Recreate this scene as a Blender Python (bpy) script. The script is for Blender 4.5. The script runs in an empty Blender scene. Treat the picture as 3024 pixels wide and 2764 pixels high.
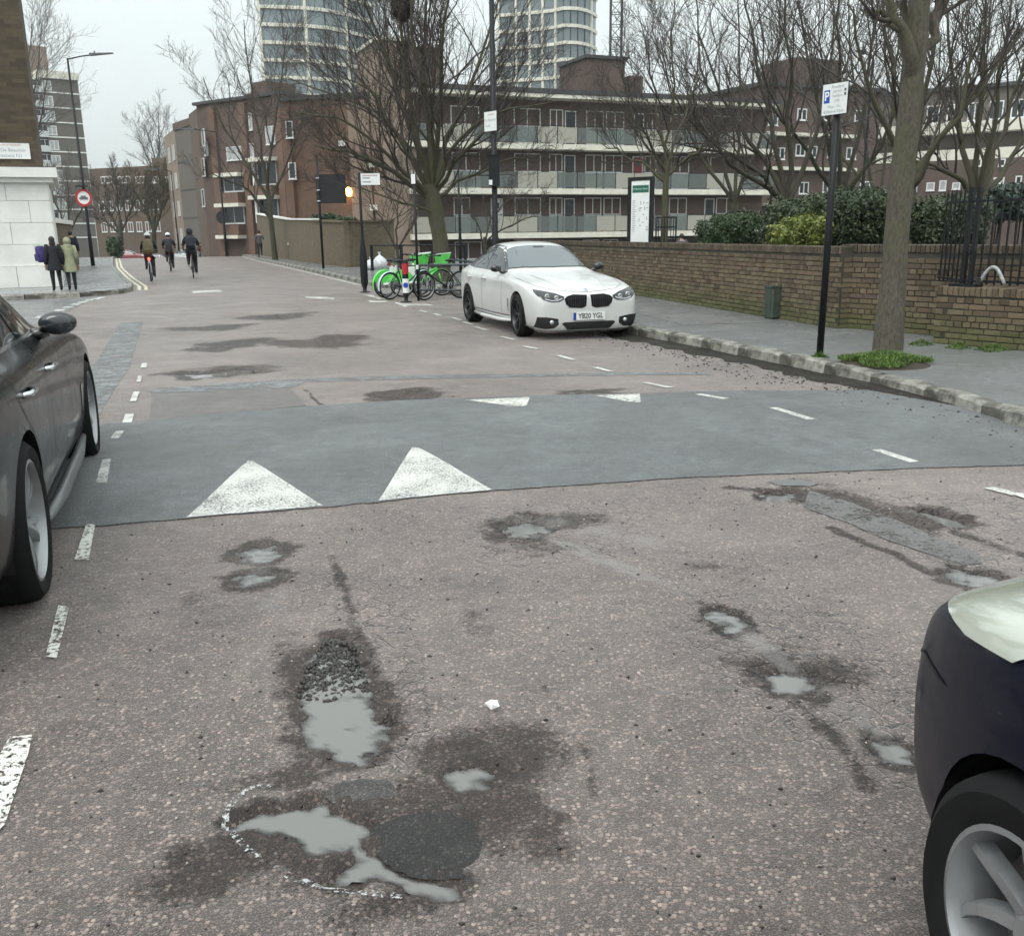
import bpy, bmesh, math, random
import numpy as np
from mathutils import Vector, Matrix
from mathutils.bvhtree import BVHTree
from mathutils.geometry import delaunay_2d_cdt

random.seed(7)
sc = bpy.context.scene
C = sc.collection
PI = math.pi

# ------------------------------------------------------------------ camera
CAM_H, PITCH, ROLL = 1.6, math.radians(15.45), math.radians(0.7)
FPX, PPX, PPY, PW, PH = 2850.0, 1512.0, 1472.0, 3024.0, 2764.0
fwd = Vector((0, math.cos(PITCH), -math.sin(PITCH)))
up0 = Vector((0, math.sin(PITCH), math.cos(PITCH)))
r0 = Vector((1, 0, 0))
RV = r0 * math.cos(ROLL) - up0 * math.sin(ROLL)
UV_ = up0 * math.cos(ROLL) + r0 * math.sin(ROLL)
cd = bpy.data.cameras.new('camera')
cam = bpy.data.objects.new('camera', cd)
C.objects.link(cam)
M3 = Matrix((RV, UV_, -fwd)).transposed()
cam.matrix_world = Matrix.Translation((0, 0, CAM_H)) @ M3.to_4x4()
cd.sensor_width = 36.0
cd.lens = FPX / PW * 36.0
cd.shift_y = (PPY - PH / 2) / PW
cd.clip_start = 0.05
cd.clip_end = 2000
sc.camera = cam

# ------------------------------------------------------------------ overcast sky, soft sun, exposure
SUN_EL, SUN_AZ = math.radians(58), math.radians(205)
w = bpy.data.worlds.new('World')
sc.world = w
w.use_nodes = True
nt = w.node_tree
nt.nodes.clear()
wo = nt.nodes.new('ShaderNodeOutputWorld')
sky = nt.nodes.new('ShaderNodeTexSky')
sky.sky_type = 'NISHITA'
sky.sun_disc = False
sky.sun_elevation = SUN_EL
sky.sun_rotation = SUN_AZ
sky.air_density, sky.dust_density, sky.ozone_density = 1.0, 6.0, 1.0
hs = nt.nodes.new('ShaderNodeHueSaturation')
hs.inputs['Saturation'].default_value = 0.25
nt.links.new(sky.outputs[0], hs.inputs['Color'])
b1 = nt.nodes.new('ShaderNodeBackground')
b1.inputs[1].default_value = 0.05
nt.links.new(hs.outputs[0], b1.inputs[0])
# cloud layer: even grey cover, brighter overhead like any overcast sky
tc = nt.nodes.new('ShaderNodeTexCoord')
sx_ = nt.nodes.new('ShaderNodeSeparateXYZ')
nt.links.new(tc.outputs['Generated'], sx_.inputs[0])
mr = nt.nodes.new('ShaderNodeMapRange')
mr.inputs['From Min'].default_value, mr.inputs['From Max'].default_value = 0.0, 1.0
mr.inputs["To Min"].default_value, mr.inputs["To Max"].default_value = 0.57, 1.30
nt.links.new(sx_.outputs['Z'], mr.inputs['Value'])
b2 = nt.nodes.new('ShaderNodeBackground')
b2.inputs[0].default_value = (0.875, 0.965, 0.96, 1)
nt.links.new(mr.outputs[0], b2.inputs[1])
ad = nt.nodes.new('ShaderNodeAddShader')
nt.links.new(b1.outputs[0], ad.inputs[0])
nt.links.new(b2.outputs[0], ad.inputs[1])
nt.links.new(ad.outputs[0], wo.inputs[0])

sl = bpy.data.lights.new('sun', 'SUN')
sl.energy = 0.85
sl.angle = math.radians(35)
sl.color = (1.0, 0.975, 0.94)
sun = bpy.data.objects.new('sun', sl)
C.objects.link(sun)
sdir = Vector((math.sin(SUN_AZ) * math.cos(SUN_EL), math.cos(SUN_AZ) * math.cos(SUN_EL), math.sin(SUN_EL)))
sun.rotation_euler = sdir.to_track_quat('Z', 'Y').to_euler()
sun.location = (0, 0, 60)

sc.view_settings.view_transform = 'Standard'
sc.view_settings.look = 'None'
sc.view_settings.exposure = 0.3
sc.view_settings.gamma = 1.0
sc.view_settings.use_curve_mapping = False
sc.render.engine = 'CYCLES'
cy = sc.cycles
cy.max_bounces, cy.diffuse_bounces, cy.glossy_bounces = 4, 2, 2
cy.transmission_bounces, cy.transparent_max_bounces = 3, 8
cy.caustics_reflective = cy.caustics_refractive = False
cy.use_denoising = True
cy.use_adaptive_sampling = True
cy.adaptive_threshold = 0.03
cy.sample_clamp_indirect = 4.0

# ------------------------------------------------------------------ where things stand
# the street runs 17.5 degrees to the left of the camera: u across it (right +), v along it
RA = math.radians(17.5)
TN = (-math.sin(RA), math.cos(RA))
NN = (math.cos(RA), math.sin(RA))
def RW(u, v): return (u * NN[0] + v * TN[0], u * NN[1] + v * TN[1])
def toUV(x, y): return (x * NN[0] + y * NN[1], x * TN[0] + y * TN[1])
def ray(x, y): return fwd + RV * ((x - PPX) / FPX) - UV_ * ((y - PPY) / FPX)
def GP(x, y, z=0.0):
    d = ray(x, y); t = (z - CAM_H) / d.z
    return Vector((0, 0, CAM_H)) + d * t
def ATY(x, y, Y):
    d = ray(x, y); return Vector((0, 0, CAM_H)) + d * (Y / d.y)

# ------------------------------------------------------------------ objects
def tag(o, label=None, cat=None, group=None, kind=None):
    if label: o['label'] = label
    if cat: o['category'] = cat
    if group: o['group'] = group
    if kind: o['kind'] = kind
    return o
def link(o, parent=None):
    C.objects.link(o)
    if parent is not None: o.parent = parent
    return o
def empty(name, loc=(0, 0, 0), rz=0.0):
    o = bpy.data.objects.new(name, None)
    o.empty_display_size = 0.2
    o.location = loc; o.rotation_euler = (0, 0, rz)
    return link(o)
def thing(name, label, cat, loc=(0, 0, 0), rz=0.0, group=None):
    return tag(empty(name, loc, rz), label, cat, group)
def copy_tree(o, parent=None):
    c = o.copy(); C.objects.link(c); c.parent = parent
    for ch in o.children: copy_tree(ch, c)
    return c
def mesh_obj(name, me, parent=None): return link(bpy.data.objects.new(name, me), parent)

class MB:
    """collects simple solids; build() links them as one mesh object"""
    def __init__(s, M=None):
        s.v, s.f, s.m = [], [], []
        s.M = M
    def add(s, vs, fs, mi=0):
        o = len(s.v)
        if s.M is not None: vs = [s.M @ Vector(p) for p in vs]
        s.v += [tuple(p) for p in vs]
        s.f += [tuple(i + o for i in f) for f in fs]
        s.m += [mi] * len(fs)
        return s
    def box(s, c, d, rz=0.0, mi=0, taper=1.0):
        x, y, z = d[0] / 2, d[1] / 2, d[2] / 2
        ca, sa = math.cos(rz), math.sin(rz)
        vs = []
        for k, zz in ((1.0, -z), (taper, z)):
            for px, py in ((-x, -y), (x, -y), (x, y), (-x, y)):
                px *= k; py *= k
                vs.append((c[0] + px * ca - py * sa, c[1] + px * sa + py * ca, c[2] + zz))
        return s.add(vs, [(3, 2, 1, 0), (4, 5, 6, 7), (0, 1, 5, 4), (1, 2, 6, 5), (2, 3, 7, 6), (3, 0, 4, 7)], mi)
    def bb(s, a, b, mi=0):
        return s.box([(a[i] + b[i]) / 2 for i in range(3)], [abs(b[i] - a[i]) for i in range(3)], 0, mi)
    def tube(s, pts, r, n=8, mi=0, caps=True):
        pts = [Vector(p) for p in pts]
        if not isinstance(r, (list, tuple)): r = [r] * len(pts)
        t0 = (pts[1] - pts[0]).normalized()
        a = Vector((0, 0, 1)) if abs(t0.z) < 0.9 else Vector((1, 0, 0))
        nx = t0.cross(a).normalized()
        vs, fs = [], []
        for i, p in enumerate(pts):
            if i == 0: t = t0
            elif i == len(pts) - 1: t = (pts[i] - pts[i - 1]).normalized()
            else: t = ((pts[i + 1] - pts[i]).normalized() + (pts[i] - pts[i - 1]).normalized()).normalized()
            nx = (nx - t * nx.dot(t)).normalized()
            ny = t.cross(nx)
            for k in range(n):
                an = 2 * PI * k / n
                vs.append(p + (nx * math.cos(an) + ny * math.sin(an)) * r[i])
        for i in range(len(pts) - 1):
            for k in range(n):
                k2 = (k + 1) % n
                fs.append((i * n + k, i * n + k2, (i + 1) * n + k2, (i + 1) * n + k))
        if caps:
            fs.append(tuple(range(n - 1, -1, -1)))
            fs.append(tuple((len(pts) - 1) * n + k for k in range(n)))
        return s.add(vs, fs, mi)
    def lathe(s, prof, n=24, c=(0, 0, 0), axis='z', mi=0, close=False):
        vs, fs = [], []
        for k in range(n):
            a = 2 * PI * k / n
            for r, h in prof:
                x, y = r * math.cos(a), r * math.sin(a)
                if axis == 'z': p = (x, y, h)
                elif axis == 'x': p = (h, x, y)
                else: p = (x, h, y)
                vs.append((p[0] + c[0], p[1] + c[1], p[2] + c[2]))
        m = len(prof)
        for k in range(n):
            k2 = (k + 1) % n
            for i in range(m if close else m - 1):
                j = (i + 1) % m
                fs.append((k * m + i, k2 * m + i, k2 * m + j, k * m + j))
        return s.add(vs, fs, mi)
    def prism(s, poly, z0, z1, mi=0):
        n = len(poly)
        vs = [(p[0], p[1], z0) for p in poly] + [(p[0], p[1], z1) for p in poly]
        fs = [tuple(range(n - 1, -1, -1)), tuple(range(n, 2 * n))]
        fs += [(i, (i + 1) % n, n + (i + 1) % n, n + i) for i in range(n)]
        return s.add(vs, fs, mi)
    def ball(s, c, r, seg=12, rings=8, mi=0):
        if not isinstance(r, (list, tuple)): r = (r, r, r)
        vs, fs = [], []
        for i in range(rings + 1):
            th = PI * i / rings
            for k in range(seg):
                ph = 2 * PI * k / seg
                vs.append((c[0] + r[0] * math.sin(th) * math.cos(ph), c[1] + r[1] * math.sin(th) * math.sin(ph), c[2] + r[2] * math.cos(th)))
        for i in range(rings):
            for k in range(seg):
                k2 = (k + 1) % seg
                fs.append((i * seg + k, (i + 1) * seg + k, (i + 1) * seg + k2, i * seg + k2))
        return s.add(vs, fs, mi)
    def mesh(s, name, mats, smooth=False):
        me = bpy.data.meshes.new(name)
        me.from_pydata(s.v, [], s.f)
        if not isinstance(mats, (list, tuple)): mats = [mats]
        for m in mats: me.materials.append(m)
        if len(mats) > 1: me.polygons.foreach_set('material_index', s.m)
        bm = bmesh.new(); bm.from_mesh(me)
        bmesh.ops.recalc_face_normals(bm, faces=bm.faces)
        bm.to_mesh(me); bm.free()
        if smooth: shade(me, smooth)
        me.update()
        return me
    def build(s, name, mats, parent=None, smooth=False):
        return mesh_obj(name, s.mesh(name, mats, smooth), parent)

def shade(me, angle=True):
    me.polygons.foreach_set('use_smooth', [True] * len(me.polygons))
    if angle is not True:
        bm = bmesh.new(); bm.from_mesh(me)
        for e in bm.edges:
            if len(e.link_faces) == 2 and e.calc_face_angle(0) > angle: e.smooth = False
        bm.to_mesh(me); bm.free()

def from_np(name, V, F, mats, parent=None, smooth=False):
    """V (n,3) floats, F (m,k) ints, all faces the same size"""
    me = bpy.data.meshes.new(name)
    k = F.shape[1]
    me.vertices.add(len(V)); me.vertices.foreach_set('co', np.ascontiguousarray(V, np.float32).ravel())
    me.loops.add(F.size); me.loops.foreach_set('vertex_index', np.ascontiguousarray(F, np.int32).ravel())
    me.polygons.add(len(F)); me.polygons.foreach_set('loop_start', np.arange(0, F.size, k, dtype=np.int32))
    me.update(calc_edges=True)
    if not isinstance(mats, (list, tuple)): mats = [mats]
    for m in mats: me.materials.append(m)
    if smooth: me.polygons.foreach_set('use_smooth', [True] * len(F))
    me.validate()
    return mesh_obj(name, me, parent)

# ------------------------------------------------------------------ materials
MATS = {}
class NT:
    def __init__(s, name):
        s.mat = bpy.data.materials.new(name)
        s.mat.use_nodes = True
        s.t = s.mat.node_tree
        s.b = s.t.nodes['Principled BSDF']
        s.out = s.t.nodes['Material Output']
        s._co = None
    def n(s, kind, **kw):
        nd = s.t.nodes.new('ShaderNode' + kind)
        for k, v in kw.items():
            if k.startswith('i_'):
                key = k[2:].replace('_', ' ')
                nd.inputs[key if key in nd.inputs else k[2:]].default_value = v
            else: setattr(nd, k, v)
        return nd
    def l(s, a, b): s.t.links.new(a, b); return b
    def co(s):
        if s._co is None: s._co = s.n('TexCoord').outputs['Object']
        return s._co
    def noise(s, scale, detail=4, rough=0.6, co=None, dist=0.0):
        nd = s.n('TexNoise', i_Scale=scale, i_Detail=detail, i_Roughness=rough, i_Distortion=dist)
        s.l(co or s.co(), nd.inputs['Vector']); return nd.outputs['Fac']
    def vor(s, scale, feature='F1', out='Distance', co=None):
        nd = s.n('TexVoronoi', feature=feature, i_Scale=scale)
        s.l(co or s.co(), nd.inputs['Vector']); return nd.outputs[out]
    def ramp(s, fac, stops, interp='LINEAR'):
        nd = s.n('ValToRGB'); nd.color_ramp.interpolation = interp
        e = nd.color_ramp.elements
        while len(e) < len(stops): e.new(0.5)
        for i, (p, c) in enumerate(stops):
            e[i].position = p
            if not isinstance(c, (tuple, list)): c = (c, c, c)
            e[i].color = (*c[:3], 1)
        s.l(fac, nd.inputs[0]); return nd.outputs[0]
    def mix(s, fac, a, b, mode='MIX'):
        nd = s.n('Mix', data_type='RGBA', blend_type=mode)
        for val, k in ((fac, 0), (a, 6), (b, 7)):
            if isinstance(val, (int, float)): nd.inputs[k].default_value = val if k == 0 else (val, val, val, 1)
            elif isinstance(val, (tuple, list)): nd.inputs[k].default_value = (*val[:3], 1)
            else: s.l(val, nd.inputs[k])
        return nd.outputs[2]
    def math(s, op, a, b=0.0):
        nd = s.n('Math', operation=op)
        for k, v in ((0, a), (1, b)):
            if isinstance(v, (int, float)): nd.inputs[k].default_value = v
            else: s.l(v, nd.inputs[k])
        return nd.outputs[0]
    def bump(s, h, strength=0.4, dist=0.01):
        nd = s.n('Bump', i_Strength=strength, i_Distance=dist)
        s.l(h, nd.inputs['Height']); s.l(nd.outputs[0], s.b.inputs['Normal']); return nd
    def base(s, c):
        if isinstance(c, (tuple, list)): s.b.inputs['Base Color'].default_value = (*c[:3], 1)
        else: s.l(c, s.b.inputs['Base Color'])
    def rough(s, r):
        if isinstance(r, (int, float)): s.b.inputs['Roughness'].default_value = r
        else: s.l(r, s.b.inputs['Roughness'])
    def set(s, **kw):
        for k, v in kw.items(): s.b.inputs[k.replace('_', ' ')].default_value = v
    def attr(s, name):
        nd = s.n('Attribute'); nd.attribute_name = name; return nd.outputs['Fac']
    def rnd(s): return s.n('ObjectInfo').outputs['Random']

def plain(name, col, rough=0.5, metal=0.0, var=0.12, scale=6.0, coat=0.0, spec=0.5):
    """paint, plastic, metal, cloth: one colour with faint grime and uneven gloss"""
    if name in MATS: return MATS[name]
    t = NT(name)
    f = t.noise(scale, 5, 0.65)
    lo = tuple(c * (1 - var) for c in col); hi = tuple(min(1, c * (1 + var)) for c in col)
    t.base(t.ramp(f, [(0.3, lo), (0.7, hi)]))
    t.rough(t.ramp(f, [(0.3, max(0.02, rough - 0.06)), (0.7, min(1, rough + 0.08))]))
    t.set(Metallic=metal, Coat_Weight=coat)
    t.set(**{'Specular_IOR_Level': spec, 'Coat_Roughness': 0.06})
    MATS[name] = t.mat
    return t.mat

def glow(name, col, s):
    t = NT(name); t.base(col)
    t.b.inputs['Emission Color'].default_value = (*col, 1); t.b.inputs['Emission Strength'].default_value = s
    MATS[name] = t.mat; return t.mat

def brickmat(name, c1, c2, mortar, sx=1.0, dirt=0.35, bump=True):
    """walls too far off to tell the bricks apart"""
    t = NT(name)
    geo = t.n('TexCoord').outputs['Object']
    sep = t.n('SeparateXYZ'); t.l(geo, sep.inputs[0])
    cmb = t.n('CombineXYZ'); t.l(t.math('ADD', sep.outputs[0], sep.outputs[1]), cmb.inputs[0]); t.l(sep.outputs[2], cmb.inputs[1])
    bt = t.n('TexBrick', i_Scale=1.0)
    bt.inputs['Brick Width'].default_value = 0.225 * sx; bt.inputs['Row Height'].default_value = 0.075 * sx
    bt.inputs['Mortar Size'].default_value = 0.006
    bt.inputs['Color1'].default_value = (*c1, 1); bt.inputs['Color2'].default_value = (*c2, 1); bt.inputs['Mortar'].default_value = (*mortar, 1)
    t.l(cmb.outputs[0], bt.inputs['Vector'])
    d = t.noise(0.7, 6, 0.7)
    t.base(t.mix(dirt, bt.outputs['Color'], t.ramp(d, [(0.3, tuple(c * 0.35 for c in c1)), (0.7, tuple(c * 1.35 for c in c2))]), 'MIX'))
    t.rough(0.85)
    MATS[name] = t.mat; return t.mat

def glassmat(name, tint=(0.03, 0.04, 0.045), rough=0.04, ior=1.6, var=0.5):
    t = NT(name)
    r = t.rnd()
    t.base(t.mix(r, tuple(c * (1 - var) for c in tint), tuple(c * (1 + var) for c in tint)))
    t.rough(rough); t.set(IOR=ior)
    t.bump(t.noise(1.5, 2, 0.5), 0.05, 0.02)
    MATS[name] = t.mat; return t.mat

def clearmat(name, tint, alpha, rough=0.15):
    """see-through sheet (balustrade glass)"""
    t = NT(name)
    t.base(tint); t.rough(rough)
    tr = t.n('BsdfTransparent'); tr.inputs[0].default_value = (*[min(1, c * 1.2 + 0.3) for c in tint], 1)
    mx = t.n('MixShader'); mx.inputs[0].default_value = alpha
    t.l(tr.outputs[0], mx.inputs[1]); t.l(t.b.outputs[0], mx.inputs[2]); t.l(mx.outputs[0], t.out.inputs[0])
    MATS[name] = t.mat; return t.mat

def text_mesh(name, body, size, mat, parent, M, align='CENTER', thick=0.0):
    cu = bpy.data.curves.new(name, 'FONT')
    cu.body = body; cu.size = size; cu.align_x = align; cu.align_y = 'CENTER'; cu.resolution_u = 3; cu.offset = thick
    tmp = bpy.data.objects.new(name, cu); C.objects.link(tmp)
    dg = bpy.context.evaluated_depsgraph_get()
    me = bpy.data.meshes.new_from_object(tmp.evaluated_get(dg))
    bpy.data.objects.remove(tmp); bpy.data.curves.remove(cu)
    me.transform(M); me.materials.clear(); me.materials.append(mat)
    return mesh_obj(name, me, parent)

# value noise for shaping ground
def _hash(i, j, s): 
    n = (i * 374761393 + j * 668265263 + s * 974634) & 0x7fffffff
    n = ((n ^ (n >> 13)) * 1274126177) & 0x7fffffff
    return ((n ^ (n >> 16)) & 0xffff) / 65535.0
def vnoise(x, y, s=0):
    x = np.asarray(x, float); y = np.asarray(y, float)
    i = np.floor(x).astype(np.int64); j = np.floor(y).astype(np.int64)
    fx = x - i; fy = y - j
    fx = fx * fx * (3 - 2 * fx); fy = fy * fy * (3 - 2 * fy)
    a = _hash(i, j, s); b = _hash(i + 1, j, s); c = _hash(i, j + 1, s); d = _hash(i + 1, j + 1, s)
    return (a * (1 - fx) + b * fx) * (1 - fy) + (c * (1 - fx) + d * fx) * fy
def fbm(x, y, s=0, o=3):
    r = 0; a = 0.5
    for k in range(o): r = r + a * vnoise(x * 2 ** k, y * 2 ** k, s + k); a *= 0.5
    return r / (1 - 0.5 ** o)
def sstep(a, b, x):
    t = np.clip((x - a) / (b - a), 0, 1); return t * t * (3 - 2 * t)
def inside(poly, X, Y):
    X = np.asarray(X); Y = np.asarray(Y); r = np.zeros(X.shape, bool)
    n = len(poly)
    for i in range(n):
        x1, y1 = poly[i]; x2, y2 = poly[(i + 1) % n]
        c = ((y1 > Y) != (y2 > Y))
        with np.errstate(divide='ignore', invalid='ignore'):
            r ^= c & (X < (x2 - x1) * (Y - y1) / (y2 - y1 + 1e-12) + x1)
    return r
# ================================================================== GROUND
def asphalt(name, dark, cols, scale=75.0, wear=False, bumpd=0.006, rlo=0.32, rhi=0.62, patch=0.35, film=0.12, spec=.4, sheen=.25, worn=0.0):
    """wet surfacing: stone chips in a dark binder, colour drifting in broad patches"""
    t = NT(name)
    dn = t.n('TexNoise', i_Scale=scale * .9, i_Detail=3.0); t.l(t.co(), dn.inputs['Vector'])
    dv = t.n('VectorMath', operation='MULTIPLY_ADD'); dv.inputs[1].default_value = (.45 / scale,) * 3; t.l(dn.outputs['Color'], dv.inputs[0]); t.l(t.co(), dv.inputs[2])
    cell = t.n('TexVoronoi', i_Scale=scale, i_Randomness=1.0); t.l(dv.outputs[0], cell.inputs['Vector'])
    sep = t.n('SeparateColor'); t.l(cell.outputs['Color'], sep.inputs[0])
    fine = t.n('TexVoronoi', i_Scale=scale * 2.4, i_Randomness=1.0); t.l(dv.outputs[0], fine.inputs['Vector'])
    sf = t.n('SeparateColor'); t.l(fine.outputs['Color'], sf.inputs[0])
    ramp_ = [(i / (len(cols) - 1), c) for i, c in enumerate(cols)]
    low = [(i / (len(cols) - 1), tuple(.8 * x for x in c)) for i, c in enumerate(cols)]
    ground_ = t.mix(t.ramp(fine.outputs['Distance'], [(.16, 0.0), (.50, 1.0)]), t.ramp(sf.outputs[0], low), dark)
    big = t.math('MULTIPLY', t.ramp(sep.outputs[1], [(.46, 0.0), (.54, 1.0)]), t.ramp(cell.outputs['Distance'], [(.38, 1.0), (.52, 0.0)]))
    c = t.mix(big, ground_, t.ramp(sep.outputs[0], ramp_))
    broad = t.noise(0.55, 6, 0.62, dist=0.6)
    c = t.mix(patch, c, t.ramp(broad, [(0.32, tuple(d * 1.3 for d in dark)), (0.68, tuple(min(1, x * 1.15) for x in cols[len(cols) // 2]))]))
    mid = t.noise(9.0, 5, 0.7)
    c = t.mix(0.5, c, t.ramp(mid, [(0.32, 0.45), (0.68, 1.45)]), 'MULTIPLY')
    c = t.mix(.6, c, t.ramp(t.noise(2.1, 6, .68, dist=.4), [(.32, .62), (.68, 1.3)]), 'MULTIPLY')
    h = t.math('ADD', t.math('MULTIPLY', big, .5), t.math('MULTIPLY', fine.outputs['Distance'], -.6))
    rg = t.ramp(t.noise(1.3, 5, 0.65), [(0.35, rlo), (0.65, rhi)])
    t.set(Specular_IOR_Level=spec)
    fm = t.ramp(t.noise(0.8, 4, .6), [(.35, film * .55), (.65, film)])
    if wear:
        wr = t.attr('wear')
        edge = t.noise(55.0, 5, 0.75)
        wm = t.ramp(t.math('ADD', wr, t.math('MULTIPLY', t.math('SUBTRACT', t.math('ADD', t.math('MULTIPLY', edge, .5), t.math('MULTIPLY', t.noise(7.0, 5, .7), .5)), 0.5), 1.9)), [(0.46, 0.0), (0.72, 1.0)])
        c = t.mix(t.math('MULTIPLY', wm, 0.84), c, t.mix(0.30, (0.012, 0.011, 0.011), c))
        cr = t.attr('crack')
        cv = t.n('TexVoronoi', feature='DISTANCE_TO_EDGE', i_Scale=9.0)
        wv = t.n('TexNoise', i_Scale=7.0, i_Detail=3.0); t.l(t.co(), wv.inputs['Vector'])
        vm = t.n('VectorMath', operation='MULTIPLY_ADD'); vm.inputs[1].default_value = (0.18, 0.18, 0.18)
        t.l(wv.outputs['Color'], vm.inputs[0]); t.l(t.co(), vm.inputs[2]); t.l(vm.outputs[0], cv.inputs['Vector'])
        cm = t.ramp(cv.outputs['Distance'], [(0.015, 1.0), (0.05, 0.0)])
        cm = t.math('MULTIPLY', cm, t.ramp(t.math('ADD', cr, t.math('MULTIPLY', t.math('SUBTRACT', t.noise(3.0, 3), 0.5), 0.8)), [(0.4, 0.0), (0.7, 1.0)]))
        c = t.mix(t.math('MULTIPLY', cm, 0.8), c, (0.012, 0.011, 0.011))
        h = t.math('SUBTRACT', h, t.math('MULTIPLY', cm, 1.4))
        rg = t.mix(wm, rg, 0.42)
        t.l(t.mix(wm, spec, .12), t.b.inputs['Specular IOR Level']); fm = t.mix(wm, fm, .08)
        shw = t.mix(wm, sheen, .10)
        sl_ = t.attr('silt')                       # fine pale silt washed round the holes
        sm = t.ramp(t.math('ADD', sl_, t.math('MULTIPLY', t.math('SUBTRACT', edge, 0.5), 0.9)), [(0.45, 0.0), (0.75, 1.0)])
        c = t.mix(t.math('MULTIPLY', sm, 0.7), c, (0.17, 0.16, 0.155))
    t.l(fm, t.b.inputs['Coat Weight']); t.b.inputs['Coat Roughness'].default_value = .3; t.set(Sheen_Weight=sheen, Sheen_Roughness=.45); t.b.inputs['Sheen Tint'].default_value = (.86, .78, .745, 1) if wear else (.82, .83, .83, 1)
    if wear: t.l(shw, t.b.inputs['Sheen Weight'])
    t.base(c); t.rough(rg)
    t.bump(t.math('ADD', h, t.math('MULTIPLY', t.noise(260.0, 3), 0.35)), 0.85, bumpd)
    if worn:
        tr = t.n('BsdfTransparent'); mx = t.n('MixShader'); m_ = t.ramp(t.math('ADD', t.math('MULTIPLY', t.noise(5.0, 6, .75), .7), t.math('MULTIPLY', t.noise(40.0, 3, .7), .3)), [(worn - .05, 0.0), (worn + .07, 1.0)])
        t.l(m_, mx.inputs[0]); t.l(tr.outputs[0], mx.inputs[1]); t.l(t.b.outputs[0], mx.inputs[2]); t.l(mx.outputs[0], t.out.inputs[0])
    MATS[name] = t.mat
    return t.mat

ROADM = asphalt('road_asphalt', (0.0115, 0.009, 0.0083), [(0.1251, 0.0923, 0.0814), (0.2319, 0.1665, 0.1469), (0.3226, 0.2227, 0.1925), (0.2259, 0.1866, 0.1706), (0.4334, 0.2971, 0.2422), (0.6097, 0.4992, 0.422)], 70.0, True, rlo=.30, rhi=.6, film=.12, sheen=.50, patch=.42)
TABLEM = asphalt('table_asphalt', (0.0362, 0.04, 0.0421), [(0.1038, 0.1142, 0.1195), (0.1979, 0.2124, 0.2181), (0.1507, 0.1624, 0.1679), (0.377, 0.3785, 0.3774)], 75.0, False, 0.010, 0.28, 0.55, 0.6, .12, .4, .28)
GREYM = asphalt('grey_asphalt', (0.0808, 0.0813, 0.0811), [(0.1292, 0.1298, 0.127), (0.2099, 0.2111, 0.2096), (0.1615, 0.1611, 0.1591), (0.2745, 0.2659, 0.257)], 85.0, False, 0.004, 0.16, 0.4, 0.3)
BLUEM = asphalt('faded_blue_asphalt', (0.1159, 0.127, 0.1296), [(0.149, 0.1643, 0.1699), (0.2484, 0.2615, 0.2664), (0.1987, 0.2092, 0.216), (0.3146, 0.3063, 0.3024)], 80.0, False, 0.004, 0.3, 0.55, 0.4, worn=.46)
PAVEM = asphalt('pavement_asphalt', (0.0853, 0.0884, 0.0915), [(0.1318, 0.1364, 0.1395), (0.2015, 0.2077, 0.2124), (0.1628, 0.1674, 0.1705), (0.248, 0.248, 0.248)], 120.0, False, 0.003, 0.08, 0.32, 0.4)
PATCHM = asphalt('patch_tarmac', (0.02, 0.0187, 0.0181), [(0.0375, 0.0356, 0.0344), (0.0688, 0.065, 0.0625), (0.0525, 0.05, 0.0481), (0.1063, 0.1, 0.095)], 90.0, False, 0.006, 0.45, 0.7, 0.2, .03, .25, .05)
GREYW = asphalt('worn_grey_patch', (0.07, 0.066, 0.063), [(0.12, 0.113, 0.108), (0.19, 0.18, 0.172), (0.15, 0.142, 0.136), (0.25, 0.236, 0.225)], 85.0, False, 0.004, 0.3, 0.5, 0.3, worn=.43)
PALEM = asphalt('pale_patch', (0.06, 0.051, 0.048), [(0.11, 0.092, 0.086), (0.18, 0.152, 0.142), (0.15, 0.128, 0.12), (0.25, 0.215, 0.2)], 90.0, False, 0.004, 0.4, 0.6, 0.3)
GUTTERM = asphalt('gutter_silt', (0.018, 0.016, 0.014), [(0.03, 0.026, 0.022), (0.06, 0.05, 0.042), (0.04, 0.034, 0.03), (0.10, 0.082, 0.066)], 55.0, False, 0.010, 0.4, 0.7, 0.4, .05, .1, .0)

def puv(pts): 
    r = []
    for x, y in pts:
        p = GP(x, y); r.append(toUV(p.x, p.y))
    return r
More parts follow.
